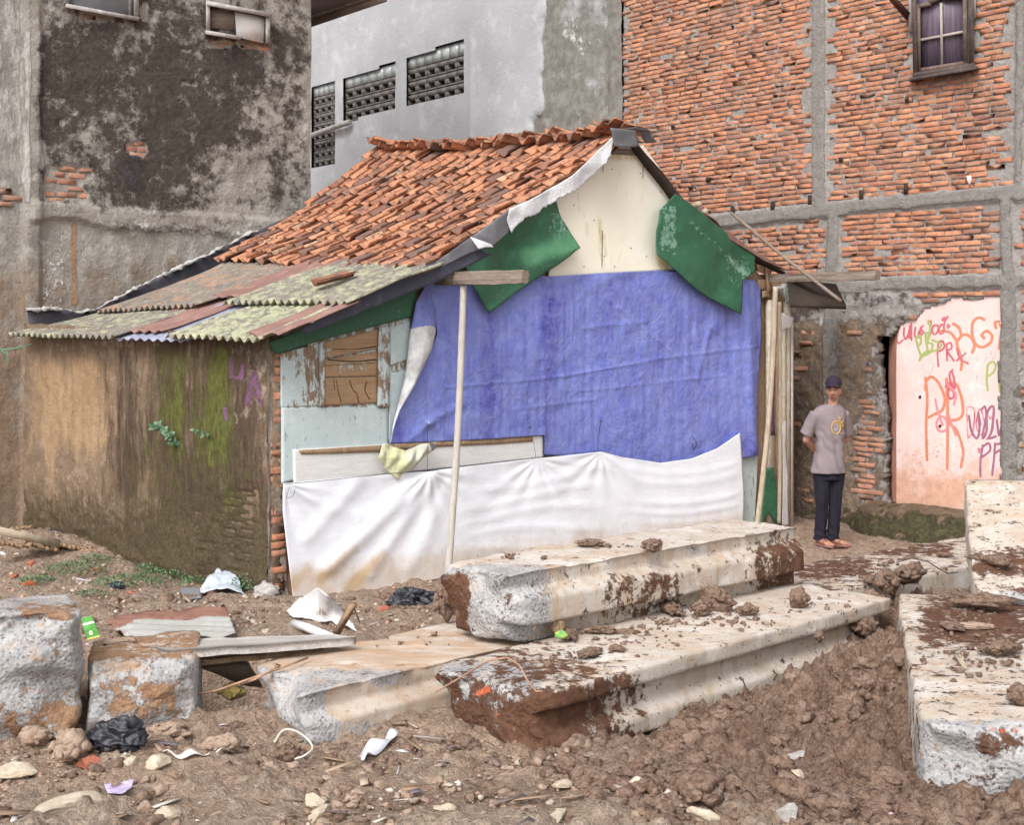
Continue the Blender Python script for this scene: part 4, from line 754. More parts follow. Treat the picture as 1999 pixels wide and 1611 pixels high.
def tarp():
    four = ([(834, 552), (905, 530), (1000, 524), (1075, 540), (1180, 533), (1290, 528), (1400, 538), (1474, 548)],
            [(760, 866), (840, 863), (960, 857), (1062, 850), (1063, 888), (1175, 896), (1290, 905), (1400, 900), (1479, 889)],
            [(834, 552), (848, 600), (853, 650), (836, 700), (800, 755), (775, 800), (760, 866)], [(1474, 548), (1484, 565), (1486, 640), (1479, 780), (1477, 840), (1479, 889)])
    P, U, V = px_sheet(four, 260, 150, lambda u, v: fac(u, v, -.045)); h = .014*fb3(P, 1.7, 4, 3)+.004*fb3(P, 9, 4, 5)
    for a, b, w_, A in (((870, 757), (1100, 735), 3, .006), ((1100, 735), (1290, 700), 3, .007), ((1290, 700), (1480, 676), 3, .006), ((1205, 600), (1345, 715), 3, .007), ((1120, 765), (1420, 732), 3, .004), ((1385, 640), (1360, 740), 5, .010), ((990, 560), (1060, 640), 5, .006),
                        ((837, 826), (790, 780), 8, .012), ((837, 826), (800, 860), 8, .010), ((837, 826), (900, 790), 8, .012), ((837, 826), (880, 850), 8, .008), ((1450, 560), (1468, 880), 8, .02), ((1180, 530), (1210, 600), 9, .010), ((1330, 600), (1400, 650), 4, .006), ((1140, 640), (1260, 628), 4, .005), ((1000, 800), (1160, 780), 4, .005)):
        h = h+ridge(U, V, a, b, w_, A)
    h = h*1.1+.0045*fbm(U/9., V/160., 0, 3, 71)*sst(520, 600, V)+.03*sst(1420, 1440, U)*sst(1486, 1465, U); h = h+.016*np.sin(U/17+2*np.sin(V/90))*sst(560, 530, V)
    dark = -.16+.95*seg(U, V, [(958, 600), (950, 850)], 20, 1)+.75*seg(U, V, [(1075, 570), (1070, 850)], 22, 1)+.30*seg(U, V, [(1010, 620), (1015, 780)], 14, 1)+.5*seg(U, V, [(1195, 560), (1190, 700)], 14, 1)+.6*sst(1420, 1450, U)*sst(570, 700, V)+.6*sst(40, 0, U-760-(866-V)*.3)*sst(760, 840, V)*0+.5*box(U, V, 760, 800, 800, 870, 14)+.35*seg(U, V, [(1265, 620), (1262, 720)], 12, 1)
    P = P-E2*h[..., None]
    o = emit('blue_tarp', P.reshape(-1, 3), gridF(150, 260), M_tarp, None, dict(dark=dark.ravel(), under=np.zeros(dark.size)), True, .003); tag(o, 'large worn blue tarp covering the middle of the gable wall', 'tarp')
    # folded-over left edge with the white underside
    four = ([(834, 552), (836, 553)], [(760, 866), (762, 867)], [(834, 552), (812, 590), (802, 640), (800, 660), (790, 740), (774, 800), (760, 866)], [(836, 553), (850, 610), (850, 650), (842, 685), (806, 755), (777, 800), (762, 867)])
    P, U, V = px_sheet(four, 26, 60, lambda u, v: fac(u, v, -.062)); k = np.linspace(0, 1, 26)[None]
    P = P-E2*((.07*np.sin(k*math.pi)**.7*sst(560, 640, V)*sst(860, 740, V))[..., None]+.005*fb3(P, 6, 3)[..., None])
    emit('tarp_fold', P.reshape(-1, 3), gridF(60, 26), M_tarp, o, dict(dark=.3+0*U.ravel(), under=(sst(636, 648, V+6*np.sin(k*3)).ravel())), True, .003)
    for u, v in ((837, 826), (1174, 822), (1035, 834)):
        V_, F_ = ico(1); emit('nail', V_*.009+fac(u, v, -.085), F_, M_whitesh if u < 900 else M_dark, o, None, True)
    mb = MB(); 
    for q in ([(1174, 815), (1170, 840), (1166, 878)], [(1352, 852), (1360, 866), (1354, 878), (1352, 866)], [(837, 830), (834, 850), (836, 870)], [(1478, 790), (1462, 835)]): mb.tube([fac(u, v, -.085) for u, v in smooth_pts(q, 4)], .0028, 5)
    mb.out('thread', M_dark, o)
tarp()
n = NT('white_cloth'); wr = n.noise(7, 6, .6)
c = n.mix(n.mr(wr, .35, .65), C(233, 234, 240), C(224, 227, 234))
c = n.mix(n.mr(n.ma('ADD', n.attr('stain'), n.ma('MULTIPLY', n.ma('SUBTRACT', n.noise(3.2, 6, .65, n.vec((2.0, .6, 1), rz=0)), .5), 1.1)), .3, 1.1), c, C(196, 168, 132)); c = n.mix(n.ma('MULTIPLY', n.mr(n.noise(22, 7, .7), .56, .7), n.mr(n.attr('stain'), .1, .6)), c, C(206, 188, 160))
n.bump(n.ma('ADD', n.ma('MULTIPLY', n.noise(9, 5, .6, n.vec((1, 1, 2.2)), .8), 1.), n.ma('MULTIPLY', n.noise(300, 2), .05)), .22, .02); M_cloth = n.fin(c, .75, .2)
def cloth():
    four = ([(552, 944), (700, 930), (835, 920), (1048, 895), (1100, 890), (1172, 882), (1215, 893), (1290, 904), (1350, 896), (1400, 876), (1445, 845)],
            [(572, 1165), (655, 1168), (700, 1158), (872, 1128), (1000, 1105), (1300, 1060), (1452, 1022)],
            [(552, 944), (552, 1000), (562, 1080), (572, 1165)], [(1445, 845), (1449, 900), (1452, 960), (1452, 1022)])
    P, U, V = px_sheet(four, 300, 110, lambda u, v: fac(u, v, -.10)); h = .010*fb3(P, 1.5, 3, 8)
    for (x, y, am, L) in ((835, 920, .011, 100), (1048, 895, .008, 90), (1172, 882, .008, 80), (555, 945, .008, 100)):
        d = np.hypot(U-x, V-y)+1; a = np.arctan2(V-y, U-x); h = h+am*np.sin(a*13+1.2*vn(a*3, 0, 0, int(x)))*np.exp(-d/L)*sst(0, 40, d)
    # long soft folds running down-left from the nail, and the sagging bay at the right
    for a, b, w_, A in (((835, 925), (640, 1110), 16, .028), ((850, 930), (720, 1120), 14, .018), ((880, 935), (800, 1110), 16, .012), ((1050, 900), (1130, 1060), 22, .012), ((700, 940), (600, 1050), 16, .016), ((560, 950), (700, 1010), 14, .010)): h = h+ridge(U, V, a, b, w_, A)
    for k in range(6):
        y0 = 905+k*22; d = V-(y0+36*np.sin(np.clip((U-1180)/270, 0, 1)*math.pi*.78)*(1-k*.08)-(U-1180)*.10); h = h+(.006+.004*math.sin(k*2.3))*np.exp(-(d/(9+2*math.sin(k)))**2)*sst(1190, 1290, U)*sst(1452, 1425, U)
    for k in range(5):
        y0 = 925+k*34; d = V-(y0+.10*(1150-U)+12*np.sin(U/70+k)); h = h+.007*np.exp(-(d/10)**2)*sst(880, 960, U)*sst(1200, 1130, U)
    low = sst(0, 1, (V-(1150-(U-572)*.13-85))/85)
    stain = low*.68+.14*sst(0, 1, (V-(1150-(U-572)*.13-180))/180)+.55*seg(U, V, [(690, 1070), (625, 1130)], 13, 1)+.5*seg(U, V, [(745, 1080), (680, 1150)], 10, 1)+.4*seg(U, V, [(600, 1110), (570, 1140)], 14, 1)-.1
    o = emit('white_cloth', (P-E2*h[..., None]).reshape(-1, 3), gridF(110, 300), M_cloth, None, dict(stain=stain.ravel()), True, .003); tag(o, 'wide white cloth nailed along the foot of the gable wall, muddy at its hem', 'cloth')
    mb = MB(); mb.tube([fac(u, v, -.13) for u, v in ((552, 946), (835, 918), (1048, 893), (1172, 880))], .0022, 5)
    for q in ([(1042, 862), (1044, 880), (1046, 893)], [(836, 872), (834, 900), (835, 918)], [(565, 952), (560, 972), (572, 968), (576, 955)]): mb.tube([fac(u, v, -.13) for u, v in smooth_pts(q, 3)], .0018, 5)
    mb.out('string', M_dark, o)
cloth()
# plastic bag hooked over the plank
M_bag = layered('yellowed_plastic', (C(214, 214, 196), C(196, 198, 170), 5, C(226, 226, 218)), [('y', (C(206, 206, 150), C(196, 198, 146)), 5, .6, 3)], rough=.4, bump=.4, bs=14, bd=.02, spec=.4)
P, U, V = px_sheet(([(750, 866), (790, 880), (820, 868), (848, 864)], [(776, 937), (800, 922), (820, 900), (846, 878)], [(750, 866), (738, 892), (752, 915), (776, 937)], [(848, 864), (850, 872), (846, 878)]), 50, 40, lambda u, v: fac(u, v, -.11))
kx = np.sin(np.linspace(0, 1, 50)*math.pi)[None]*np.sin(np.linspace(0, 1, 40)*math.pi)[:, None]
P = P-E2*(.045*kx+.03*fb3(P, 7, 3, 4)+.02*np.sin(U/4+V/9)*kx)[..., None]
o = emit('plastic_bag', P.reshape(-1, 3), gridF(40, 50), M_bag, None, dict(y=(.7*sst(815, 780, U)).ravel()), True, .004); tag(o, 'crumpled yellowish plastic bag hooked over the white plank', 'plastic bag')
P, U, V = px_sheet(([(838, 862), (850, 868)], [(844, 880), (849, 876)], [(838, 862), (844, 880)], [(850, 868), (849, 876)]), 8, 8, lambda u, v: fac(u, v, -.15)); emit('grey_scrap', P.reshape(-1, 3), gridF(8, 8), M_rub, o, None, True, .01)
# bamboo props
M_postp = layered('pale_bamboo', (C(196, 188, 178), C(176, 168, 158), 7, C(208, 202, 194)), [(None, (C(124, 108, 94), C(106, 92, 80)), 18, .70, 14, (3, 3, .5))], rough=.7, bump=.5, bs=50, bd=.005, stretch=(4, 4, .5))
def pole(name, label, p0, p1, r, nodes, mat, bend=0., cat='bamboo pole', knot=None):
    p0, p1 = np.array(p0), np.array(p1); n_ = 60; k = np.linspace(0, 1, n_); pts = p0+(p1-p0)*k[:, None]+np.outer(np.sin(k*math.pi)*bend, E1); rr = np.full(n_, r)
    for q in nodes: rr = rr*(1+.10*np.exp(-((k-q)/.008)**2)-.05*np.exp(-((k-q-.016)/.01)**2))
    if knot: rr = rr*(1+.18*np.exp(-((k-knot)/.02)**2))
    o = MB().tube(pts, rr, 14, jit=.02).out(name, mat, None, True); return tag(o, label, cat)
p0 = H3(1.44, -.33, 2.44); p0 = dep(905, 553, 11.19); g_ = on_ground(874, 1131)
pole('bamboo_post', 'tall pale bamboo post standing in front of the tarp under the left beam end', dep(874, 1136, 11.05), p0, .028, (.27, .62, .82), M_postp, .02, knot=.38)
pole('bamboo_pole', 'long bamboo pole leaning at the right corner of the hut under the right beam', dep(1478, 1028, 13.55), dep(1514, 560, 13.75), .027, (.2, .45, .7), M_pole, .05)
pole('bamboo_pole', 'thin bamboo pole upright at the right corner, beside the purple cloth', dep(1521, 1022, 13.95), dep(1522, 590, 13.95), .020, (.3, .6), M_pole, .01)
# ================================================================ LEFT BUILDING (plane t = TB)
lb = empty('building', H3(1, TB, 0), 'tall left building with black-stained plaster and two small high windows', 'building')
M_lb = layered('stained_plaster', (C(176, 169, 160), C(150, 142, 132), 2.6, C(192, 187, 179)),
    [('tan', (C(156, 132, 110), C(136, 114, 94)), 4, .5, 3, (1, 1, .5)), ('light', (C(196, 192, 186), C(176, 170, 162)), 6, .6, 5, (1.4, 1.4, .4)), ('black', (C(92, 82, 75), C(72, 65, 61)), 6, .72, 3.2), ('blue', (C(74, 70, 74), C(84, 80, 82)), 5, .8, 4),
     ('white', (C(222, 216, 210), C(206, 200, 192)), 11, .8, 8), ('rust', (C(184, 142, 100), C(168, 132, 100)), 5, .5, 3, (2, 2, .2)), (None, (C(184, 178, 164), C(166, 160, 148)), 15, .68, 12), (None, (C(62, 54, 48), C(80, 70, 62)), 34, .66, 24)], bump=1., bs=24, bd=.03, grain=.16)
WOUT = -E2
lb_holes = [(-1, 0)]
def lbz(U, V, a, z): pass
def left_building():
    res = .026; xs = np.concatenate([np.linspace(-5, -1.3, 12)[:-1], np.arange(-1.3, 2.78, res), [2.78]]); zs = np.concatenate([[-.2], np.arange(.2, 6.1, res), [7, 9.5]])
    S, Z = np.meshgrid(xs, zs, indexing='ij'); P0 = C0+E1*S[..., None]+E2*TB+UP*Z[..., None]; U, V = proj(P0)
    beam_ = box(U, V, 50, 620, 398, 436, 5)*sst(0, 1, 1+0*U); h = .028*sst(30, 50, V-(400+.085*(U-90)))*0
    hp = .02*fbm(S*1.2, Z*1.2, 0, 4, 2)+.007*fbm(S*9, Z*9, 0, 5, 3); yb = 398+.075*(U-60)
    hp = hp+.05*(sst(yb-7, yb-3, V)*(1-sst(yb+30+8*vn(S*5, 0), yb+34+8*vn(S*5, 0), V)))*(U > 55)      # the ledge of concrete
    hp = hp+.04*sst(18, 12, np.abs(U-62))+.03*sst(10, 4, np.abs(U-84))*0-.05*sst(48, 44, U)
    patch = sst(0, .35, fbm(S*4, Z*4, 0, 4, 9)+1.4*np.maximum.reduce([box(U, V, 86, 200, 322, 392, 6), .9*box(U, V, 0, 45, 360, 398, 6), .85*box(U, V, 148, 178, 120, 136, 3), .8*box(U, V, 245, 285, 278, 302, 4), .85*box(U, V, 128, 270, 18, 42, 5), .8*box(U, V, 395, 525, 78, 96, 5), .8*box(U, V, 350, 382, 92, 102, 3), .7*box(U, V, 118, 126, 190, 290, 4), .75*box(U, V, 355, 385, 155, 168, 3), .7*box(U, V, 275, 290, 0, 45, 4), .6*box(U, V, 116, 150, 240, 290, 4)])-.95)
    hp = hp-patch*.028; at = {}
    fb = fbm(S*.9, Z*.9, 0, 3, 14)
    blk = box(U, V, 78, 510, -200, 408, 14); low = V > yb+30
    cloud = np.maximum.reduce([bl(U, V, 170, 130, 90, 110), bl(U, V, 320, 130, 70, 130), bl(U, V, 270, 345, 55, 70)*1.1, bl(U, V, 110, 230, 45, 70), bl(U, V, 450, 130, 80, 60), bl(U, V, 330, 250, 60, 90), bl(U, V, 560, 40, 50, 110), bl(U, V, 490, 270, 25, 35)*.9, bl(U, V, 420, 240, 60, 60)*.8])
    at['black'] = np.where(low, -.30, +.12+blk*.36+.40*cloud+.10*fb)+.36*box(U, V, 515, 600, 60, 400, 22)-.35*box(U, V, 420, 510, 290, 400, 30)*(1-.0)-.5*sst(60, 40, U)-.6*patch
    at['blue'] = -.25+.85*bl(U, V, 262, 335, 48, 55)
    at['light'] = .05+.5*sst(48, 40, U)*sst(560, 300, V)+.75*box(U, V, 46, 58, 60, 400, 3)+.45*box(U, V, 70, 86, 60, 400, 3)+.35*box(U, V, 590, 616, -50, 420, 5)+.25*box(U, V, 420, 510, 280, 400, 25)
    at['white'] = -.12+.72*seg(U, V, [(235, 440), (330, 448), (420, 452), (500, 470)], 10, 1)+.55*box(U, V, 82, 132, 430, 600, 5)*(.6+.6*fbm(S*10, Z*1.2, 0, 3, 5))+.35*seg(U, V, [(500, 440), (400, 520)], 12, 1)+.30*seg(U, V, [(180, 30), (190, 330)], 4, .3)
    at['rust'] = -.2+.85*box(U, V, 136, 152, 436, 600, 6)+.5*box(U, V, 480, 530, -40, 20, 10)+.35*box(U, V, 130, 175, 392, 440, 10); at['tan'] = -.1+.65*sst(430, 560, V)+.3*sst(700, 900, V)
    win = [(128, 272, -80, 26), (404, 528, 12, 70)]
    keep = np.ones(((len(xs)-1)*(len(zs)-1)), bool)
    P = P0+WOUT*hp[..., None]
    o = emit('plaster_wall', P.reshape(-1, 3), gridF(len(xs), len(zs)), M_lb, lb, {k: v.ravel() for k, v in at.items()}, True)
    # body of the building behind the wall
    MB().obox(H3(-1.1, TB+2.1, 4.6), E1*3.86, E2*2.0, UP*4.8).out('wall', M_lb, lb, extra=lambda V: dict(black=np.zeros(len(V)), blue=-.3*np.ones(len(V)), light=.4*np.ones(len(V)), white=-.3*np.ones(len(V)), rust=-.3*np.ones(len(V)), tan=-.1*np.ones(len(V))))
    r = np.random.default_rng(5); mb = MB(); z = 1.8; row = 0      # bricks showing where the plaster fell off
    while z < 5.9:
        s = -1.25+(row % 2)*.11
        while s < 2.75:
            p = H3(s, TB, z); u, v = proj(p); pm = fbm(s*4, z*4, 0, 4, 9)+1.4*max(box(u, v, 86, 200, 322, 392, 6), .9*box(u, v, 0, 45, 360, 398, 6), .85*box(u, v, 148, 178, 120, 136, 3), .8*box(u, v, 245, 285, 278, 302, 4), .85*box(u, v, 128, 270, 18, 42, 5), .8*box(u, v, 395, 525, 78, 96, 5), .8*box(u, v, 350, 382, 92, 102, 3), .7*box(u, v, 118, 126, 190, 290, 4), .75*box(u, v, 355, 385, 155, 168, 3), .7*box(u, v, 275, 290, 0, 45, 4), .6*box(u, v, 116, 150, 240, 290, 4))-.95
            if pm > .02 and r.random() < .93: brick_geo(mb, p-E2*(-.022+r.uniform(0, .008)), E1, UP, -E2, .2*r.uniform(.8, 1), .05*r.uniform(.85, 1.05), .05, r)
            s += .215
        z += .066; row += 1
    b = mb.out('exposed_brick', M_brick_dirty, lb); b['label'] = 'bricks showing through the fallen plaster'
left_building()
M_frame = layered('weathered_frame', (C(178, 172, 168), C(150, 142, 138), 6, C(198, 194, 190)), [(None, (C(110, 98, 90), C(128, 116, 108)), 14, .64, 12, (1, 1, 4))], bump=.6, bs=50, bd=.008)
n = NT('window_glass'); M_glass = n.fin(n.mix(n.mr(n.noise(2), .35, .65), C(120, 124, 134), C(150, 152, 160)), .15, .5)
def bar(mb, fn, a, b, wpx0, t0, t1):
    """a bar between two photo points on a plane; half width in px; from depth offset t0 to t1 (towards the viewer positive)"""
    a, b = np.array(a, float), np.array(b, float); d = (b-a)/np.linalg.norm(b-a); nn = np.array([-d[1], d[0]])*wpx0
    c = [a-nn, b-nn, b+nn, a+nn]; mb.quadbox([fn(*q, t0) for q in c]+[fn(*q, t1) for q in c])
fb_ = lambda u, v, t: fac(u, v, TB-t)
def hi_windows():
    w1 = empty('window', H3(-.1, TB, 5.5), None, None); w1.parent = lb; w1.location = tuple(H3(-.1, TB, 5.5)-H3(1, TB, 0)); w1['label'] = 'grey glazed window cut by the top edge'
    f = MB(); bar(f, fb_, (128, 10), (272, 37), 4, 0, .10); f.out('sill', M_frame, w1)
    f = MB(); bar(f, fb_, (266, -80), (266, 34), 5, 0, .09); bar(f, fb_, (130, -90), (130, 6), 5, 0, .09); bar(f, fb_, (254, -80), (254, 30), 3, 0, .05); f.out('frame', M_frame, w1)
    g = MB(); g.quadbox([fb_(*q, .03) for q in ((132, 8), (264, 30), (264, -90), (132, -100))]+[fb_(*q, .045) for q in ((132, 8), (264, 30), (264, -90), (132, -100))]); g.out('pane', M_glass, w1)
    w2 = empty('window', H3(-.1, TB, 5.5), None, None); w2.parent = lb; w2.location = tuple(H3(2, TB, 5.3)-H3(1, TB, 0)); w2['label'] = 'small boarded window with a grey timber frame'
    f = MB(); bar(f, fb_, (404, 5), (528, 29), 4.5, 0, .14); bar(f, fb_, (406, 0), (406, 62), 4, 0, .11); bar(f, fb_, (523, 26), (523, 84), 4.5, 0, .11); bar(f, fb_, (400, 62), (470, 74), 4, 0, .12); bar(f, fb_, (514, 34), (514, 78), 2.5, 0, .06); f.out('frame', M_frame, w2)
    g = MB(); q = ((410, 18), (458, 26), (458, 58), (410, 54)); g.quadbox([fb_(*a, .02) for a in q]+[fb_(*a, .04) for a in q]); g.out('board', M_grey, w2)
    g = MB(); q = ((458, 22), (518, 34), (514, 84), (462, 72)); g.quadbox([fb_(*a, .03) for a in q]+[fb_(*a, .055) for a in q]); g.out('board', M_whitepl, w2)['label'] = 'white flaking board'
    # eaves of the roof at the building's corner
    z = 5.93; e = MB(); c = [(2.5, -.15), (3.75, -.45), (3.75, 5), (2.5, 5)]
    e = MB(); q0 = [H3(2.4, TB-.35, 6.3), H3(3.55, TB-.35, 5.98), H3(3.55, TB+5, 5.98), H3(2.4, TB+5, 6.3)]; e.quadbox(q0+[a+UP*.02 for a in q0]); e.out('soffit', M_soff, lb)
    e = MB(); e.quadbox([H3(3.53, TB-.38, 5.90), H3(3.57, TB-.38, 5.90), H3(3.57, TB+5, 5.90), H3(3.53, TB+5, 5.90), H3(3.53, TB-.38, 6.02), H3(3.57, TB-.38, 6.02), H3(3.57, TB+5, 6.02), H3(3.53, TB+5, 6.02)]); e.out('fascia', M_grey, lb)
    e = MB(); nu = 60; a = np.linspace(0, 1, nu)[:, None]; t = np.linspace(-.5, 5, 40)[None]; P = C0+E1*(2.4+1.25*a+0*t)[..., None]+E2*(TB+t+0*a)[..., None]+UP*(6.36-.32*a+.02*np.sin(t/.1*6.28))[..., None]
    emit('roof_sheet', P.reshape(-1, 3), gridF(nu, 40), M_frame, lb, None, True, .01)
    e = MB(); e.tube([H3(3.5, TB+4, 6.05), H3(3.5, TB-.3, 6.0), H3(2.75, TB-.3, 6.16)], .035, 8); e.out('gutter_pipe', M_frame, lb, True)
M_soff = layered('soffit', (C(150, 146, 148), C(134, 130, 132), 2), [(None, (C(110, 104, 102), C(120, 116, 114)), 6, .62, 8)], rough=.8)
hi_windows()
# ================================================================ GREY BUILDING (plane s = SB, far part)
T_G = lambda u: float((sid(u, 300, SB)-C0)@E2)
gb = empty('building', H3(SB, T_G(800), 0), 'smooth grey rendered building with vents of pierced blocks behind the roof', 'building')
M_gr = layered('grey_render', (C(184, 184, 187), C(168, 168, 171), 1.1, C(196, 196, 198)), [('dark', (C(140, 136, 128), C(114, 110, 104)), 3.2, .55, 2.5), ('wht', (C(206, 204, 200), C(190, 188, 186)), 4, .8, 5), (None, (C(150, 148, 150), C(140, 138, 138)), 3, .62, 6), (None, (C(128, 124, 122), C(140, 136, 134)), 16, .68, 14, (2, 2, .3))], bump=.5, bs=20, bd=.02, grain=.06)
VW = [((612, 168), (660, 152), (657, 322), (612, 330)), ((674, 152), (779, 117), (777, 213), (674, 243)), ((795, 112), (911, 73), (911, 186), (796, 211))]
def grey_building():
    ta, tb_ = T_G(1217), T_G(560); n1 = int((tb_-ta)/.05); ts = np.concatenate([np.linspace(ta, tb_, n1), [tb_+6]]); zs = np.concatenate([[0], np.linspace(1.5, 8.8, 150), [12]])
    T, Z = np.meshgrid(ts, zs, indexing='ij'); P0 = C0+E1*SB+E2*T[..., None]+UP*Z[..., None]; U, V = proj(P0)
    edge = 1060+16*fbm(Z*1.3, 0, 0, 4, 7)+10*sst(150, 200, V)-25*sst(210, 240, V)
    sm = sst(edge+2, edge-3, U); h = .045*sm+.006*fbm(T*2, Z*2, 0, 4, 1)+.02*fbm(T*3, Z*3, 0, 4, 2)*(1-sm)+.03*sst(1188, 1192, U)*(1+.5*vn(Z*4, 0))
    hh = np.zeros_like(U)
    for q in VW:
        (x0, y0), (x1, y1), (x2, y2), (x3, y3) = q; k = np.clip((U-x0)/(x1-x0), 0, 1); m = (U > x0-9)*(U < x1+9)*(V > y0+(y1-y0)*k-9)*(V < y3+(y2-y3)*k+9); m2 = (U > x0)*(U < x1)*(V > y0+(y1-y0)*k)*(V < y3+(y2-y3)*k); hh = np.maximum(hh, m2)
    h = h+.02*sst(6, 3, np.abs(U-787))*(V > 90)*(V < 260)+.02*sst(7, 4, np.abs(U-666))*(V > 120)+.02*sst(6, 4, np.abs(U-925))*sst(40, 80, V)
    g = gridF(len(ts), len(zs)); keep = ~(hh.ravel()[g].mean(1) > .5)
    at = dict(dark=-.25+(1-sm)*(1.05+.2*fbm(T*.8, Z*.8, 0, 3, 3))+.3*sst(14, 4, np.abs(U-edge-8))+.2*box(U, V, 1075, 1190, 60, 140, 20)+.2*(U > 1190)+.3*seg(U, V, [(922, 100), (928, 270)], 5, .9), wht=-.2+(1-sm)*.6*bl(U, V, 1130, 60, 60, 60)+.3*bl(U, V, 720, 60, 120, 60))
    emit('rendered_wall', (P0-E1*h[..., None]).reshape(-1, 3), g, M_gr, gb, {k: v.ravel() for k, v in at.items()}, True, keep=keep)
    MB().obox(H3(SB+1.3, (ta+tb_)/2+3.2, 5.5), E1*.6, E2*((tb_-ta)/2+2), UP*5.5).out('inner_wall', M_dark, gb)
grey_building()
M_blk = layered('pierced_block', (C(124, 118, 116), C(104, 98, 96), 6, C(140, 134, 130)), [], bump=.7, bs=40, bd=.01)
n = NT('glass_block'); c = n.mix(n.mr(n.island(), 0, 1), C(160, 170, 168), C(186, 192, 190)); n.bump(n.noise(30), .3, .01); M_gblk = n.fin(c, .25, .5)
def vents():
    for q, nc, rows in zip(VW, (4, 6, 6), (8, 3, 3)):
        (x0, y0), (x1, y1), (x2, y2), (x3, y3) = q; v = empty('vent', H3(SB, T_G((x0+x1)/2), 4), None, None); v.parent = gb
        v.location = tuple(H3(SB, T_G((x0+x1)/2), 4)-H3(SB, T_G(800), 0)); v['label'] = {8: 'tall vent beside the left building', 3: 'wide vent of pierced blocks under glass blocks'}[rows]
        if x0 > 790: v['label'] = 'highest vent, right of the other two'
        ta, tb_ = T_G(x1), T_G(x0); zt = lambda u, y: float(sid(u, y, SB)[2])
        z1 = (zt(x0, y0)+zt(x1, y1))/2; z0 = (zt(x3, y3)+zt(x2, y2))/2; H = z1-z0; gh = H*(.27 if rows == 3 else .15); bh = (H-gh)/rows; bw = (tb_-ta)/nc
        b = MB(); g = MB()
        for i in range(nc):
            for j in range(rows):
                t = ta+bw*(i+.5); z = z0+bh*(j+.5); c = lambda dt, dz, w_, h_: b.obox(H3(SB+.09, t+dt, z+dz), E1*.085, E2*w_/2, UP*h_/2)
                w_, h_ = bw*.96, bh*.95; c(0, h_*.30, w_, h_*.38); c(0, -h_*.42, w_, h_*.14); c(-w_*.42, -h_*.12, w_*.14, h_*.47); c(w_*.42, -h_*.12, w_*.14, h_*.47)
                b.add(*(lambda P: (P, np.array([[0, 1, 2, 3]])))(np.array([H3(SB+.16, t-w_/2, z-h_*.2), H3(SB+.16, t+w_/2, z-h_*.2), H3(SB+.16, t+w_/2, z-h_*.35), H3(SB+.16, t-w_/2, z-h_*.35)])))
        ng = nc+1
        for i in range(ng): g.obox(H3(SB+.03, ta+(tb_-ta)*(i+.5)/ng, z1-gh/2), E1*.03, E2*(tb_-ta)/ng*.47, UP*gh*.45)
        b.out('pierced_blocks', M_blk, v); g.out('glass_blocks', M_gblk, v)
        m = MB(); m.obox(H3(SB+.30, (ta+tb_)/2, (z0+z1)/2), E1*.01, E2*(tb_-ta)/2*1.1, UP*H/2*1.1); m.out('backing', M_dark, v)
        m = MB(); m.obox(H3(SB+.10, (ta+tb_)/2, z1-gh-.01), E1*.07, E2*(tb_-ta)/2, UP*.012); m.out('lintel', M_blk, v)
vents()
pp = MB(); pp.tube([sid(683, 238, SB-.12), sid(672, 241, SB-.14), sid(560, 282, SB-.2)], .045, 9); o = pp.out('drain_pipe', M_frame, gb, True)
# ================================================================ BRICK BUILDING (plane s = SB, near part)
T_B = lambda u: float((sid(u, 300, SB)-C0)@E2)
bb = empty('building', H3(SB, T_B(1700), 0), 'bare orange brick building with grey concrete posts and a high wooden window', 'building')
M_mort = layered('brick_mortar', (C(174, 167, 162), C(156, 149, 144), 5, C(186, 181, 176)), [('rough', (C(156, 134, 112), C(128, 108, 90)), 8, .7, 5), ('dark_brown', (C(92, 82, 76), C(110, 98, 90)), 5, .7, 5), ('moss', (C(98, 92, 64), C(76, 70, 52)), 8, .6, 5), ('cem', (C(160, 154, 148), C(140, 134, 128)), 5, .5, 5), ('blu', (C(60, 96, 150), C(60, 96, 150)), 9, .2, 6), (None, (C(110, 100, 94), C(90, 82, 76)), 22, .66, 16)], bump=1.2, bs=38, bd=.025, grain=.18)
HOLE = [(1716, 655), (1738, 645), (1750, 634), (1785, 622), (1800, 600), (1830, 596), (1850, 580), (1950, 577), (1957, 600), (1955, 700), (1950, 790), (1956, 900), (1950, 1000), (1728, 998), (1724, 960), (1722, 900), (1726, 860), (1720, 800), (1712, 740), (1708, 700)]
ROUGH = [(1500, 560), (1612, 560), (1760, 570), (1800, 590), (1740, 640), (1712, 660), (1700, 700), (1690, 760), (1668, 820), (1660, 880), (1668, 960), (1700, 1000), (1740, 1100), (1500, 1100)]
def rough_mask(U, V):
    d = seg_d(U, V, ROUGH+[ROUGH[0]]); return np.where(in_poly(U, V, ROUGH), 1, -1)*d
COLS = [([(1600, -60), (1600, 408)], 13), ([(1628, 430), (1626, 545)], 12), ([(1624, 600), (1626, 1050)], 15), ([(1996, -60), (1990, 385)], 9), ([(1964, 400), (1970, 545)], 12), ([(1972, 560), (1974, 1100)], 17), ([(1400, 432), (1590, 413), (1720, 398), (2010, 374)], 14), ([(1545, 566), (1780, 553), (2010, 548)], 13)]
def col_mask(U, V):
    m = np.full(np.shape(U), -99.)
    for p, w_ in COLS: m = np.maximum(m, w_-seg_d(U, V, p))
    return m
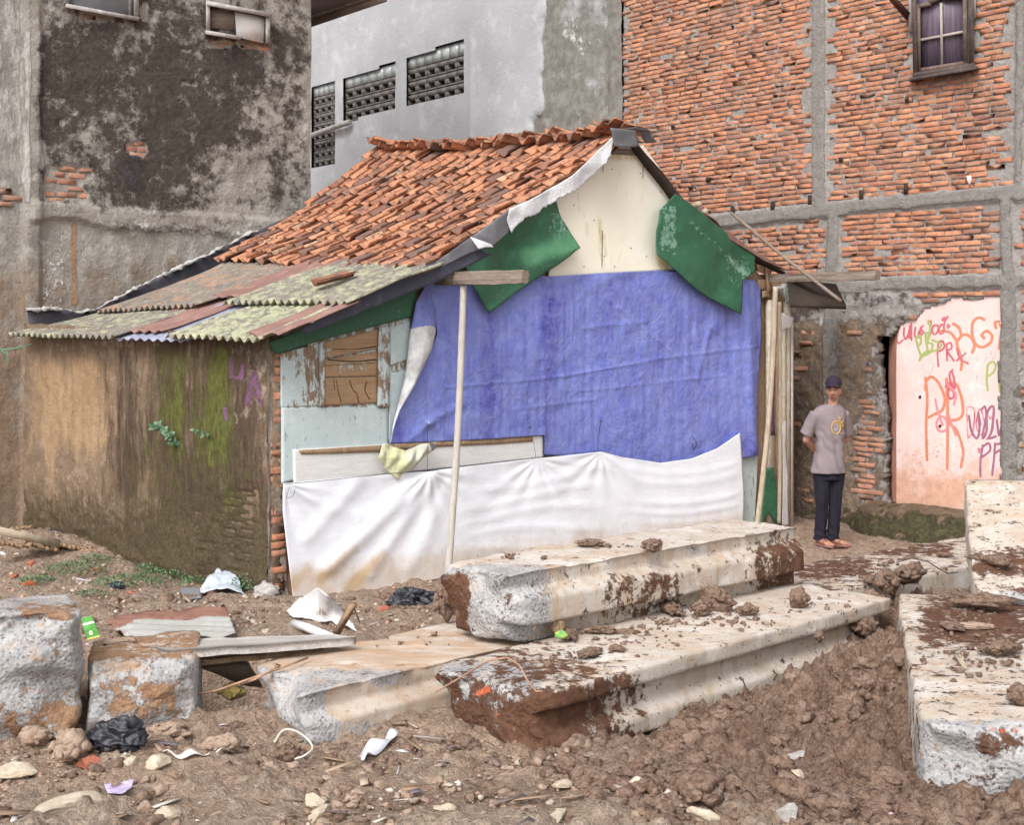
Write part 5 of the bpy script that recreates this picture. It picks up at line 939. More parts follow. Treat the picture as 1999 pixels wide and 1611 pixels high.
def brick_building():
    ta, tb_ = T_B(2060)-.6, T_B(1214); res = .026; ts = np.arange(ta, tb_, res); ts = np.concatenate([[ta-4], ts]); zs = np.concatenate([np.arange(-.1, 6.4, res), [8, 10]])
    T, Z = np.meshgrid(ts, zs, indexing='ij'); P0 = C0+E1*SB+E2*T[..., None]+UP*Z[..., None]; U, V = proj(P0)
    jag = 5*fbm(T*7, Z*7, 0, 4, 6); rm = sst(-6, 6, rough_mask(U, V)+2*jag); cm = sst(-1.5, 1.5, col_mask(U, V)+.35*jag)
    h = .005*fbm(T*3, Z*3, 0, 3, 4)+.010*fbm(T*20, Z*20, 0, 3, 5, .7)-.008
    h = h+rm*(.030+.030*fbm(T*2.2, Z*2.2, 0, 5, 7)+.014*fbm(T*11, Z*11, 0, 4, 8)); h = h*(1-cm)+cm*(.035+.006*fbm(T*6, Z*6, 0, 4, 9))
    hole = in_poly(U+jag*.8, V+jag*.8, HOLE); g = gridF(len(ts), len(zs)); keep = ~(hole.ravel()[g].mean(1) > .5)
    at = dict(rough=-.2+rm*.9*sst(590, 640, V)+(1-rm)*.62*box(U, V, 1640, 1735, 640, 1010, 10)+.5*seg(U, V, [(1990, 700), (1990, 960)], 30, 1), dark_brown=-.25+rm*.62*(sst(640, 590, V)+.9*bl(U, V, 1545, 640, 60, 130))+.25*seg(U, V, [(1540, 566), (1800, 556)], 20, 1)+.2*bl(U, V, 1250, 60, 60, 100), moss=-.3+.9*sst(960, 1040, V)*(U < 1770)+.3*rm*sst(900, 1000, V), cem=-.2+cm*.95, blu=-.3+1.2*bl(U, V, 1694, 711, 5, 5))  # darker brown along the floor beam and over the upper left rough render
    w_ = emit('mortar_wall', (P0-E1*h[..., None]).reshape(-1, 3), g, M_mort, bb, {k: v.ravel() for k, v in at.items()}, True, keep=keep, solid=0)
    m = w_.modifiers.new('s', 'SOLIDIFY'); m.thickness = .12; m.offset = -1 if w_.data.polygons[0].normal.dot(Vector(-E1)) > 0 else 1
    r = np.random.default_rng(8); mb = MB(); md = MB(); z = -.02; row = 0; win = [(1778, -60), (1906, -60), (1906, 132), (1780, 160)]
    while z < 6.35:
        t = ta+(row % 2)*.108+r.uniform(-.02, .02)
        while t < tb_-.03:
            L = .2*r.uniform(.92, 1.05) if r.random() > .07 else .1; zz = z+.014*vn(t*.7, z*.3, 0, 2)+.0012*r.normal(); p = H3(SB, t, zz); u, v = proj(p)
            ok = col_mask(u, v) < -3 and not in_poly(np.array(u), np.array(v), HOLE) and not in_poly(np.array(u), np.array(v), win); rmv = float(rough_mask(u, v))
            e1, e2_ = proj(H3(SB, t+L*.45, zz)), proj(H3(SB, t-L*.45, zz)); ok = ok and not in_poly(np.array(e1[0]), np.array(e1[1]), HOLE) and not in_poly(np.array(e2_[0]), np.array(e2_[1]), HOLE) and col_mask(*e1) < 2 and col_mask(*e2_) < 2
            if ok:
                out = .003+r.uniform(-.004, .005)
                if v > 440: out -= .001
                if rmv > 0: 
                    if r.random() < .10 and v > 640: brick_geo(md, p-E1*(.030+r.uniform(-.012, .010)), E2, UP, -E1, L*.9, .042, .06, r)
                elif r.random() > .012: brick_geo(mb if v < 600 or u < 1600 or u > 1960 else md, p-E1*out, E2, UP, -E1, L*.975, .0425*r.uniform(.9, 1.06), .03, r)
            t += L+.012
        z += .0555; row += 1
    mb.out('brickwork', M_brick, bb); md.out('exposed_brick', M_brick_dirty, bb)
    # carcass behind, so that the room behind the hole is dark
    c = (ta+tb_)/2; bx = MB(); bx.obox(H3(SB+2.4, c, 5), E1*.1, E2*((tb_-ta)/2+.5), UP*5.1); bx.obox(H3(SB+1.2, tb_-.1, 5), E1*1.06, E2*.1, UP*5.1); bx.obox(H3(SB+1.2, ta-3.9, 5), E1*1.06, E2*.1, UP*5.1); bx.obox(H3(SB+1.2, c, 3.2), E1*1.0, E2*((tb_-ta)/2-.3), UP*.08); bx.obox(H3(SB+1.2, T_B(1985), 1.6), E1*1.05, E2*.05, UP*1.5)
    bx.out('inner_wall', M_dark, bb)
brick_building()
def win_brick():
    f = lambda u, v, t: sid(u, v, SB-t); w_ = empty('window', H3(SB, T_B(1840), 4), None, None); w_.parent = bb; w_.location = tuple(H3(SB, T_B(1840), 4)-H3(SB, T_B(1700), 0))
    m = MB(); bar(m, f, (1783, -70), (1787, 150), 4.5, 0, .09); bar(m, f, (1896, -70), (1896, 130), 5, 0, .09); bar(m, f, (1784, 147), (1904, 127), 5, 0, .10); m.out('frame', M_dkw, w_)
    m = MB(); bar(m, f, (1776, 155), (1910, 131), 3.5, 0, .14); m.out('sill', M_dkw, w_)
    s = MB(); bar(s, f, (1793, 8), (1794, 138), 3.5, .02, .07); bar(s, f, (1883, -14), (1884, 122), 4, .02, .07); bar(s, f, (1790, 138), (1888, 122), 4.5, .02, .07); bar(s, f, (1792, 12), (1818, 6), 4, .02, .07); bar(s, f, (1814, 4), (1840, -10), 5, .02, .07); bar(s, f, (1840, -8), (1886, -12), 8, .02, .07); s.out('sash', M_sash, w_)
    s = MB(); bar(s, f, (1837, 5), (1839, 130), 2.5, .03, .065); bar(s, f, (1795, 78), (1882, 61), 2.5, .03, .064); s.out('glazing_bar', M_sash2, w_)
    q = ((1790, 140), (1886, 124), (1886, -60), (1790, -50)); g = MB(); g.quadbox([f(*a, .010) for a in q]+[f(*a, .016) for a in q]); g.out('pane', M_cur, w_)
    m = MB(); bar(m, f, (1735, -10), (1776, 34), 5, .25, .32); m2 = MB(); m2.quadbox([f(*a, b) for a, b in (((1735, -8), .5), ((1741, -14), .5), ((1780, 28), .02), ((1774, 38), .02), ((1729, -8), .5), ((1735, -14), .5), ((1774, 28), .02), ((1768, 38), .02))]); m2.out('bracket', M_redw, w_)
    m2 = MB(); bar(m2, f, (1776, -40), (1777, 62), 3, .01, .06); m2.out('trim_board', M_frame, w_)
    m2 = MB(); bar(m2, f, (1902, -40), (1902, 36), 3, .01, .06); m2.out('trim_board', M_frame, w_)
M_dkw = layered('dark_frame', (C(98, 82, 78), C(78, 66, 62), 6, C(120, 104, 98)), [(None, (C(150, 140, 134), C(130, 120, 114)), 16, .68, 12, (1, 1, .4))], bump=.5, bs=50, bd=.006)
M_sash = layered('sash', (C(118, 98, 88), C(98, 82, 74), 6, C(134, 114, 100)), [], bump=.4); M_sash2 = layered('pale_bar', (C(178, 164, 156), C(156, 142, 134), 6), [], bump=.2); M_redw = layered('red_timber', (C(110, 70, 62), C(92, 60, 54), 5), [], bump=.4)
n = NT('curtain'); c = n.mix(n.mr(n.noise(9, 4, .6, n.vec((4, 4, .3))), .35, .65), C(92, 78, 92), C(120, 106, 124)); c = n.mix(n.mr(n.noise(5, 5, .6, n.vec((3, 3, .4), (3, 0, 0))), .58, .66), c, C(84, 80, 132)); M_cur = n.fin(c, .25, .5)
win_brick()
# small black sockets along the floor beam
sk_ = MB()
for u, v, h in ((1430, 412, 9), (1508, 403, 10), (1581, 392, 11), (1681, 381, 10), (1768, 369, 10), (1382, 350, 4), (1348, 366, 3), (1641, 311, 4), (1770, 195, 4)): sk_ = MB(); bar(sk_, lambda a, b, t: sid(a, b, SB-t), (u, v-h), (u, v+h), 4, -.01, .03); sk_.out('joist_stub', M_dark, bb)

for q in (((1886, 343), (1896, 342), (1897, 352), (1892, 366)),): MB().quadbox([sid(*a, SB-.01) for a in q]+[sid(*a, SB-.022) for a in q]).out('plaster_scrap', None, bb)
# pink wall of the room behind the hole, with its graffiti
M_pink = layered('pink_wall', (C(228, 200, 194), C(220, 190, 182), 1.5, C(232, 208, 202)), [('peach', (C(216, 168, 142), C(200, 152, 126)), 4, .6, 2.4), ('mudsp', (C(190, 142, 108), C(170, 124, 92)), 40, 1.1, 20), ('or', (C(206, 120, 82), C(212, 136, 104)), 16, .35, 3.5), ('rd', (C(190, 76, 94), C(206, 110, 120)), 16, .35, 3.5), ('pk', (C(222, 130, 136), C(222, 130, 136)), 30, .2, 8), ('gn', (C(150, 166, 82), C(164, 176, 108)), 16, .35, 3.5), ('pu', (C(152, 84, 118), C(166, 110, 134)), 16, .35, 3.5), ('gy', (C(176, 156, 166), C(170, 150, 160)), 30, .25, 8)], rough=.75, bump=.25, bs=26, bd=.006, grain=.05)
bpy.data.objects['plaster_scrap'].data.materials.append(M_pink)
GR = dict(
 rd=([[(1750, 640), (1749, 655), (1754, 670), (1762, 664)], [(1765, 640), (1764, 654), (1768, 662), (1774, 650), (1776, 636), (1775, 660)], [(1779, 632), (1779, 664)], [(1787, 640), (1785, 654), (1790, 660), (1796, 644), (1795, 660)], [(1802, 636), (1797, 641), (1802, 648), (1797, 656)],
      [(1812, 632), (1817, 628), (1816, 654)], [(1826, 634), (1820, 640), (1822, 652), (1829, 650), (1832, 638), (1826, 634)], [(1838, 633), (1833, 642), (1836, 652), (1842, 648), (1843, 636), (1838, 633)], [(1840, 622), (1844, 620), (1843, 626), (1839, 625), (1840, 622)], [(1850, 618), (1845, 626), (1842, 640)], [(1850, 634), (1854, 636), (1851, 640), (1849, 636)],
      [(1832, 668), (1830, 690), (1832, 715)], [(1832, 668), (1840, 666), (1844, 676), (1838, 684), (1831, 686)], [(1848, 672), (1849, 704)], [(1848, 672), (1856, 670), (1858, 680), (1850, 686), (1862, 704)], [(1868, 680), (1874, 700), (1890, 710)], [(1885, 690), (1868, 704)]], 2.0),
 gn=([[(1788, 660), (1792, 680), (1798, 695)], [(1788, 660), (1796, 656), (1798, 668), (1792, 676)], [(1806, 650), (1808, 668), (1812, 690)], [(1806, 650), (1814, 652), (1812, 664), (1808, 668), (1820, 672), (1818, 684), (1812, 690), (1796, 698)], [(1812, 626), (1816, 640), (1811, 660)], [(1820, 664), (1838, 672), (1828, 684), (1806, 688), (1794, 704)],
      [(1928, 712), (1926, 740), (1928, 762)], [(1928, 712), (1938, 706), (1944, 716), (1938, 728), (1929, 734)], [(1951, 706), (1950, 735), (1952, 765)], [(1951, 708), (1957, 706)]], 2.4),
 rd2=([], 1), or_=([[(1806, 738), (1810, 780), (1808, 830), (1810, 898)], [(1806, 760), (1808, 744), (1818, 736), (1832, 748), (1844, 776), (1840, 800), (1822, 810), (1808, 818)], [(1848, 740), (1850, 800), (1849, 916)], [(1850, 770), (1856, 748), (1868, 752), (1878, 780), (1880, 806), (1872, 818), (1852, 824), (1868, 842), (1880, 880), (1876, 912)],
      [(1861, 632), (1872, 640), (1876, 656), (1868, 668), (1874, 690), (1878, 706), (1876, 722)], [(1838, 646), (1856, 650), (1868, 666)], [(1868, 668), (1880, 654), (1894, 658), (1902, 674), (1898, 688)], [(1921, 624), (1910, 620), (1898, 632), (1900, 664), (1914, 678), (1932, 670), (1936, 656), (1926, 646), (1916, 654), (1920, 660)], [(1950, 628), (1942, 630), (1944, 640)], [(1952, 634), (1954, 638)], [(1955, 650), (1950, 680)]], 3.0),
 rp=([[(1860, 722), (1854, 730), (1856, 746), (1864, 758), (1862, 736), (1858, 724)], [(1856, 752), (1850, 764), (1854, 778), (1862, 774), (1860, 756)], [(1846, 756), (1852, 748), (1858, 762)]], 2.2),
 pk=([[(1826, 780), (1830, 800), (1840, 830)], [(1836, 812), (1828, 826), (1834, 842), (1848, 838), (1846, 818), (1836, 812)], [(1852, 810), (1858, 830), (1866, 850)], [(1850, 750), (1866, 770), (1862, 790)]], 2.6),
 pu=([[(1892, 812), (1896, 840), (1906, 856), (1912, 840), (1910, 806), (1914, 830)], [(1916, 800), (1924, 796), (1926, 840), (1918, 856), (1922, 830), (1930, 800), (1940, 796), (1936, 840), (1930, 856), (1944, 852)], [(1946, 820), (1950, 850), (1956, 830)], [(1918, 870), (1914, 900), (1914, 930)], [(1918, 872), (1930, 866), (1932, 880), (1918, 892)], [(1942, 866), (1940, 900), (1937, 928)], [(1942, 868), (1955, 866)], [(1941, 886), (1953, 880), (1953, 900)]], 2.4),
 rq=([[(1888, 794), (1888, 830), (1890, 856)], [(1888, 794), (1902, 800), (1900, 840), (1892, 854)], [(1911, 800), (1906, 830), (1914, 850), (1922, 830), (1916, 800), (1911, 800)], [(1934, 796), (1928, 806), (1934, 818), (1940, 806), (1938, 840), (1926, 858)], [(1909, 876), (1914, 878), (1911, 884), (1909, 878)]], 2.2),
 gy=([[(1846, 650), (1856, 644), (1852, 660)], [(1862, 650), (1884, 640), (1890, 660)], [(1872, 700), (1880, 680), (1888, 706), (1900, 690)], [(1906, 694), (1906, 704)], [(1918, 690), (1926, 694), (1922, 706)], [(1930, 704), (1934, 688), (1938, 702), (1944, 688)], [(1910, 730), (1906, 740), (1914, 748)], [(1800, 710), (1804, 728)], [(1812, 708), (1822, 712), (1816, 730)]], 1.1))
def pink():
    A = sid(1750, 992, SB+.03); B = sid(1966, 992, SB+.02); A[2] = B[2] = .28; d = B-A; L = np.linalg.norm(d); d /= L; no = np.array([-d[1], d[0], 0]); no = no if no[1] < 0 else -no; EX = sid(1735, 992, SB+.22)-sid(1750, 992, SB+.03)
    nu, nz = 210, 290; a = np.linspace(0, L, nu)[:, None]; z = np.linspace(0, 2.35, nz)[None]
    P0 = A+d*a[..., None]+UP*z[..., None]; U, V = proj(P0)
    arch = np.maximum(0, (700-V))/60.; x0 = 1750+1.5*arch+0; sh = np.where(V < 690, 9*np.clip((690-V)/50, 0, 1)**2.2, 0)   # the arch curves in at its head
    k = np.clip(1-(U-1750)/60, 0, 1); P0 = P0+d*((sh*k/190.)[..., None]); U, V = proj(P0); P = P0+no*(.004*fbm(a*3, z*3, 0, 3, 3))[..., None]
    def st(keys):
        m = np.zeros_like(U)
        for kk in keys:
            ss, w_ = GR[kk]
            for s in ss:
                x0_, x1_ = min(p[0] for p in s)-8, max(p[0] for p in s)+8; y0_, y1_ = min(p[1] for p in s)-8, max(p[1] for p in s)+8
                i = (U > x0_) & (U < x1_) & (V > y0_) & (V < y1_)
                if i.any(): m[i] = np.maximum(m[i], sst(w_+1.4, w_-1.6, seg_d(U[i], V[i], smooth_pts(s, 5))))
        return m
    at = dict(peach=-.15+.85*sst(840, 960, V)+.15*sst(1900, 1760, U), mudsp=-.35+.36*sst(760, 900, V)+.2*bl(U, V, 1830, 870, 60, 60), rd=st(['rd', 'rp']), pk=st(['pk'])*.8, gn=st(['gn']), pu=st(['pu']), gy=st(['gy'])*.72)
    at['or'] = st(['or_']); at['rd'] = np.maximum(at['rd'], st(['rq'])*.62)
    w_ = emit('pink_wall', P.reshape(-1, 3), gridF(nu, nz), M_pink, bb, {k_: v.ravel() for k_, v in at.items()}, True); w_['label'] = 'pink wall with spray graffiti inside the broken opening'
    # jamb of the arch: a strip running back-left from the edge of the pink face
    edge = P[0]; b = edge+EX*np.array([1, 1, 0]); mids = np.stack([edge+(b-edge)*f for f in np.linspace(0, 1, 5)], 0)
    emit('jamb', mids.reshape(-1, 3), gridF(5, nz), M_jamb, bb, None, True, 0)
    top = P[:, -1]; top2 = top-no*.3; emit('wall_top', np.stack([top, top2], 1).reshape(-1, 3), gridF(nu, 2), M_pink, bb, {k_: np.zeros(nu*2) for k_ in at}, True)
M_jamb = layered('jamb', (C(206, 146, 124), C(190, 132, 110), 2, C(214, 158, 136)), [(None, (C(160, 108, 80), C(150, 100, 76)), 10, .66, 10)], rough=.8, bump=.2)
pink()
for (u, v) in ((1796, 775), (1836, 832)):
    q = rockV(1, u, 3)[0]*.02+sid(u, v, SB+.03); emit('plaster_hole', q, ico(1)[1], M_dark, bb)
# mossy ledge at the foot of the brick building
def ledge():
    M_led = layered('mossy_ledge', (C(130, 108, 84), C(106, 88, 68), 6, C(150, 130, 106)), [('moss', (C(98, 94, 60), C(70, 66, 44)), 6, .8, 5), (None, (C(56, 48, 38), C(70, 60, 46)), 9, .62, 8)], bump=1.2, bs=26, bd=.03, grain=.2)
    n_ = 150; ta, tb_ = T_B(2100), T_B(1540); t = np.linspace(ta, tb_, n_)[:, None]; pr = resample([(.0, .29), (-.24, .28), (-.38, .25), (-.41, .17), (-.50, .14), (-.55, .07), (-.58, -.1)], 36)
    wd = sst(T_B(1650), T_B(1760), t[:, :1])*.75+.25; P = H3(SB, 0, 0)+E2*t[..., None]+E1*((pr[None, :, 0]*wd)[..., None])+UP*(pr[None, :, 1][..., None]*(.25+.75*sst(T_B(1640), T_B(1720), t))[..., None])
    P = P+np.stack([-.6*np.ones(P.shape[:2]), -.4*np.ones(P.shape[:2]), .6*np.ones(P.shape[:2])], -1)*(.055*fb3(P, 4.2, 6, 4))[..., None]; U, V = proj(P)
    emit('ledge', P.reshape(-1, 3), gridF(n_, 36), M_led, bb, dict(moss=(.12+.5*sst(985, 1020, V)).ravel()), True)['label'] = 'mossy ledge along the foot of the brick wall'
ledge()
# ================================================================ PERSON
def capsule(mb, p0, p1, r0, r1, n=14, sy=1.):
    p0, p1 = np.array(p0, float), np.array(p1, float); d = p1-p0; L = np.linalg.norm(d)+1e-9; d = d/L; pts = []; rr = []
    for a in np.linspace(-90, 0, 5): pts.append(p0+d*r0*math.sin(math.radians(a))); rr.append(max(r0*math.cos(math.radians(a)), 1e-4))
    for k in np.linspace(.1, .9, 6): pts.append(p0+d*L*k); rr.append(r0+(r1-r0)*k)
    for a in np.linspace(0, 90, 5): pts.append(p1+d*r1*math.sin(math.radians(a))); rr.append(max(r1*math.cos(math.radians(a)), 1e-4))
    mb.tube(pts, rr, n)
def chain(mb, pts, rs, n=14):
    for (a, b), (r0, r1) in zip(zip(pts[:-1], pts[1:]), zip(rs[:-1], rs[1:])): capsule(mb, a, b, r0, r1, n)
def ell(mb, c, r, sub=3, fn=None):
    V, Fc = ico(sub); V = V*np.array(r)
    if fn: V = fn(V)
    mb.add(V+np.array(c), Fc)
def loft(mb, rings, n=28):
    """rings: (cx,cy,z,rx,ry)"""
    V = []; a = np.arange(n)*2*math.pi/n
    for cx, cy, z, rx, ry in rings: V.append(np.stack([cx+rx*np.cos(a), cy+ry*np.sin(a), z+0*a], 1))
    m = len(rings); i = np.arange(m-1)[:, None]*n; j = np.arange(n)[None]; j2 = (j+1) % n
    q = np.stack([(i+j).ravel(), (i+j2).ravel(), (i+n+j2).ravel(), (i+n+j).ravel()], 1); V = np.concatenate(V); V = np.concatenate([V, [V[:n].mean(0), V[-n:].mean(0)]])
    j = np.arange(n); j2 = (j+1) % n; t = np.concatenate([np.stack([j2, j, np.full(n, m*n)], 1), np.stack([(m-1)*n+j, (m-1)*n+j2, np.full(n, m*n+1)], 1)])
    mb.add(V, [q, t])
def fuse(mb, vox, smooth=6, fac_=.5):
    V = np.concatenate(mb.V); me = bpy.data.meshes.new('tmp'); fl = []
    for f in mb.F.values(): fl += np.concatenate(f).tolist()
    me.from_pydata(V.tolist(), [], fl); o = bpy.data.objects.new('tmp', me); COL.objects.link(o)
    m = o.modifiers.new('r', 'REMESH'); m.mode = 'VOXEL'; m.voxel_size = vox
    s = o.modifiers.new('s', 'SMOOTH'); s.iterations = smooth; s.factor = fac_
    dg = bpy.context.evaluated_depsgraph_get(); ev = o.evaluated_get(dg); m2 = ev.to_mesh(); nv = len(m2.vertices)
    co_ = np.zeros(nv*3); m2.vertices.foreach_get('co', co_); fs = [list(p.vertices) for p in m2.polygons]; ev.to_mesh_clear()
    bpy.data.objects.remove(o); bpy.data.meshes.remove(me); q = [f for f in fs if len(f) == 4]; t = [f for f in fs if len(f) == 3]
    return co_.reshape(-1, 3), [np.array(x) for x in (q, t) if x]
def skin_mat(name, c1, c2, rough=.55):
    return layered(name, (c1, c2, 18), [], rough=rough, bump=.2, bs=120, bd=.002, grain=.05)
def person():
    base = np.array([3.03, 13.0, 0.0]); base[2] = max(0, Hz(3.03, 13.0))*.5+.02
    root = empty('person', base, 'thin man in dark cap, grey T-shirt and dark trousers, hands behind his back', 'person')
    M_skin = skin_mat('skin', C(186, 136, 110), C(164, 114, 90)); M_sh = layered('shirt_cloth', (C(140, 126, 128), C(130, 116, 119), 5), [], rough=.9, bump=.25, bs=200, bd=.002, grain=.04)
    M_pt = layered('trouser_cloth', (C(40, 38, 50), C(32, 31, 42), 6), [], rough=.9, bump=.25, bs=160, bd=.002, grain=.05); M_cap = layered('cap_cloth', (C(58, 46, 62), C(48, 38, 54), 9), [], rough=.85, bump=.3, bs=160, bd=.002)
    tw = math.radians(16); Rt = np.array([[math.cos(tw), -math.sin(tw), 0], [math.sin(tw), math.cos(tw), 0], [0, 0, 1]])       # chest turned to his left (viewer's right)
    hw = math.radians(-20); Rh = np.array([[math.cos(hw), -math.sin(hw), 0], [math.sin(hw), math.cos(hw), 0], [0, 0, 1]])
    T = lambda p: Rt@np.array(p, float)
    b = MB()
    # torso, neck
    for a_, c_, r0, r1 in (((0, 0, .86), (0, 0, 1.05), .125, .12), ((0, 0, 1.05), (0, .005, 1.20), .12, .115)): 
        for sx in (-.045, .045): capsule(b, T((sx, a_[1], a_[2])), T((sx, c_[1], c_[2])), r0*.70, r1*.70)
    capsule(b, T((-.115, .01, 1.245)), T((.115, .01, 1.245)), .046, .046); capsule(b, (0.015, .0, 1.24), (.03, -.012, 1.40), .056, .047)
    # head (front is -y before turning)
    hc = np.array([.032, -.018, 1.475])
    def hd(V):
        x, y, z = V[:, 0].copy(), V[:, 1].copy(), V[:, 2].copy(); k = np.clip(-z/.115, 0, 1); x = x*(1-.34*k**1.3); y = y*(1-.20*k)-.012*k; f = np.clip(-y/.09, 0, 1)
        y = y+.012*np.exp(-((np.abs(x)-.030)/.016)**2-((z-.004)/.013)**2)*f      # eye sockets
        y = y-.006*np.exp(-((z-.026)/.010)**2-(x/.045)**2)*f                      # brow
        y = y-.006*np.exp(-((np.abs(x)-.048)/.014)**2-((z+.020)/.014)**2)*f       # cheek bones
        y = y+.006*np.exp(-((np.abs(x)-.044)/.014)**2-((z+.052)/.018)**2)*f
        y = y-.007*np.exp(-(x/.022)**2-((z+.068)/.008)**2)*f                      # lips
        y = y-.008*np.exp(-(x/.02)**2-((z+.100)/.012)**2)*f                       # chin
        return np.stack([x, y, z], 1)@Rh.T
    ell(b, hc, (.072, .092, .116), 5, hd)
    hp = lambda p: Rh@np.array(p, float)+hc
    chain(b, [hp((0, -.086, .008)), hp((0, -.104, -.026)), hp((0, -.098, -.036))], [.008, .0125, .010], 10)
    for sx in (-1, 1): capsule(b, hp((sx*.010, -.094, -.036)), hp((sx*.012, -.092, -.036)), .008, .008, 8)
    for sx in (-1, 1): ell(b, hp((sx*.071, .008, -.012)), (.010, .018, .030), 2, lambda V: V@Rh.T)
    # arms: shoulder, elbow, wrist behind the back
    sh_l, sh_r = T((-.155, .01, 1.235)), T((.155, .01, 1.235)); el_l, el_r = T((-.225, .085, 1.00)), T((.235, .09, 1.00)); wr_l, wr_r = T((-.06, .165, .865)), T((.06, .175, .885))
    for s, e, w_ in ((sh_l, el_l, wr_l), (sh_r, el_r, wr_r)): chain(b, [s, e, w_], [.047, .036, .024])
    for sg, w_ in ((1, wr_l), (-1, wr_r)):                    # hands clasped: palm, four curled fingers, thumb
        d = T((sg*1., .05, -.25)); d /= np.linalg.norm(d); up_ = np.array([0, 0, 1.]); side = np.cross(d, up_); pc = w_+d*.05
        for o_ in (-.022, -.007, .008, .022): capsule(b, w_+up_*o_*.5, pc+up_*o_, .014, .013, 10)
        for o_, L_ in ((-.028, .052), (-.010, .066), (.009, .070), (.027, .062)):
            k0 = pc+up_*o_+d*.012; k1 = k0+d*L_*.5+side*sg*.006; k2 = k1+d*L_*.28+side*sg*-.016; k3 = k2+d*L_*.1+side*sg*-.020; chain(b, [k0, k1, k2, k3], [.0092, .0086, .008, .007], 8)
        chain(b, [w_+d*.012+up_*.02, w_+d*.038+up_*.046, w_+d*.062+up_*.050], [.013, .010, .008], 8)
    # legs and feet
    hips = [(-.075, 0, .84), (.075, .01, .84)]; knees = [(-.085, -.01, .46), (.062, .02, .46)]; ank = [(-.10, .01, .085), (.035, .03, .085)]
    for h_, k_, a_ in zip(hips, knees, ank): chain(b, [h_, k_, a_], [.080, .052, .036])
    toes = []
    for a_, fd in zip(ank, ((.10, -.21), (.17, -.165))):
        a_ = np.array(a_); f = np.array([*fd, 0]); f = f/np.linalg.norm(f); s = np.array([f[1], -f[0], 0]); z_ = np.array([0, 0, 1.]); h0 = a_*np.array([1, 1, 0])-f*.03+z_*.042
        capsule(b, a_, h0, .036, .030); 
        for o_ in (-.018, .0, .018): capsule(b, h0+s*o_*.5, h0+f*.155+s*o_*1.25-z_*.014, .026, .018, 10)
        for i_, (o_, L_, r_) in enumerate(((-.034, .205, .013), (-.014, .212, .0095), (.003, .206, .009), (.019, .196, .009), (.034, .184, .0085))): capsule(b, h0+f*.15+s*o_-z_*.018, h0+f*L_+s*o_-z_*.024, r_, r_*.9, 8)
        toes.append((h0, f, s))
    V, Fc = fuse(b, .0045, 3); emit('body', V+base, Fc, M_skin, root, None, True)
    M_eye = skin_mat('eye', C(34, 24, 22), C(28, 20, 20), .3); M_lip = skin_mat('lip', C(122, 74, 66), C(112, 66, 60)); M_hair = skin_mat('hair', C(44, 38, 38), C(36, 32, 32), .8); M_ewh = skin_mat('eye_white', C(190, 176, 166), C(180, 166, 156), .3)
    for sx in (-1, 1):
        e = MB(); ell(e, hp((sx*.029, -.0765, .004)), (.0125, .006, .0060), 2, lambda V: V@Rh.T); e.out('eye', M_ewh, root) if False else None
        V_, F_ = ico(2); emit('eye', (V_*np.array((.0125, .0055, .0052)))@Rh.T+hp((sx*.029, -.0770, .003))+base, F_, M_ewh, root, None, True)
        emit('pupil', (V_*np.array((.0085, .0035, .0062)))@Rh.T+hp((sx*.029-.003, -.0818, .003))+base, F_, M_eye, root, None, True)
        m = MB(); m.tube([hp((sx*.014, -.0885, .022)), hp((sx*.030, -.087, .026)), hp((sx*.046, -.077, .020))], [.004, .0052, .003], 6); m.V = [v+base for v in m.V]; m.out('eyebrow', M_hair, root, True)
    m = MB(); m.tube([hp((-.022, -.081, -.066)), hp((-.008, -.0915, -.063)), hp((.008, -.0915, -.063)), hp((.022, -.081, -.066))], [.003, .0066, .0066, .003], 8); m.V = [v+base for v in m.V]; m.out('mouth', M_lip, root, True)
    # hair under the cap
    hm = MB(); V_, F_ = ico(4); W = V_*np.array((.0755, .0965, .112)); k = (W[:, 2] > -.05) & ((W[:, 1] > -.01) | (W[:, 2] > .055)); W2 = W@Rh.T+hc+base+np.array([0, 0, .002]); fk = F_[k[F_].all(1)]; emit('hair', W2, fk, M_hair, root, None, True)
    # cap
    W = V_*np.array((.084, .104, .098)); W[:, 2] = np.where(W[:, 2] > .06, .06+(W[:, 2]-.06)*.8, W[:, 2]); k = V_[:, 2] > -.02; W2 = W@Rh.T+hc+base+np.array([0, .003, .051]); emit('cap', W2, F_[k[F_].all(1)], M_cap, root, None, True, .004)
    a = np.linspace(-1.15, 1.15, 24)[:, None]; rr = np.linspace(0, 1, 8)[None]; bx = (.082+.0*rr)*np.sin(a)*(1-.05*rr); by = -(.098*np.cos(a))-.062*rr*np.cos(a)**.8; bz = .054-.020*rr-.028*np.abs(np.sin(a))**2*1.0+.010
    P = np.stack([bx+0*rr, by, bz+0*rr], -1)@Rh.T+hc+base; cp = emit('cap_brim', P.reshape(-1, 3), gridF(24, 8), M_cap, root, None, True, .005)
    emit('cap_button', ico(2)[0]*.008+hc+base+np.array([0, 0, .131]), ico(2)[1], M_cap, root, None, True)
    # T-shirt: torso shell and sleeves fused, then folded
    s = MB(); loft(s, [(-.02, .0, .685, .185, .135), (-.015, 0, .76, .175, .130), (-.005, 0, .88, .156, .120), (0, 0, 1.0, .148, .115), (0, 0, 1.12, .152, .114), (0, 0, 1.20, .172, .112), (0, .005, 1.25, .186, .104), (0, .006, 1.285, .176, .092), (0.005, .004, 1.318, .132, .078), (.015, .0, 1.338, .078, .066)], 40)
    s.V = [v@Rt.T for v in s.V]
    for a_, e_, r0, r1 in ((T((-.150, .01, 1.252)), T((-.230, .080, 1.050)), .066, .070), (T((.150, .01, 1.252)), T((.236, .085, 1.050)), .066, .068)): s.tube(resample([a_, (a_+e_)/2+np.array([0, 0, .006]), e_], 8), np.linspace(r0, r1, 8), 20)
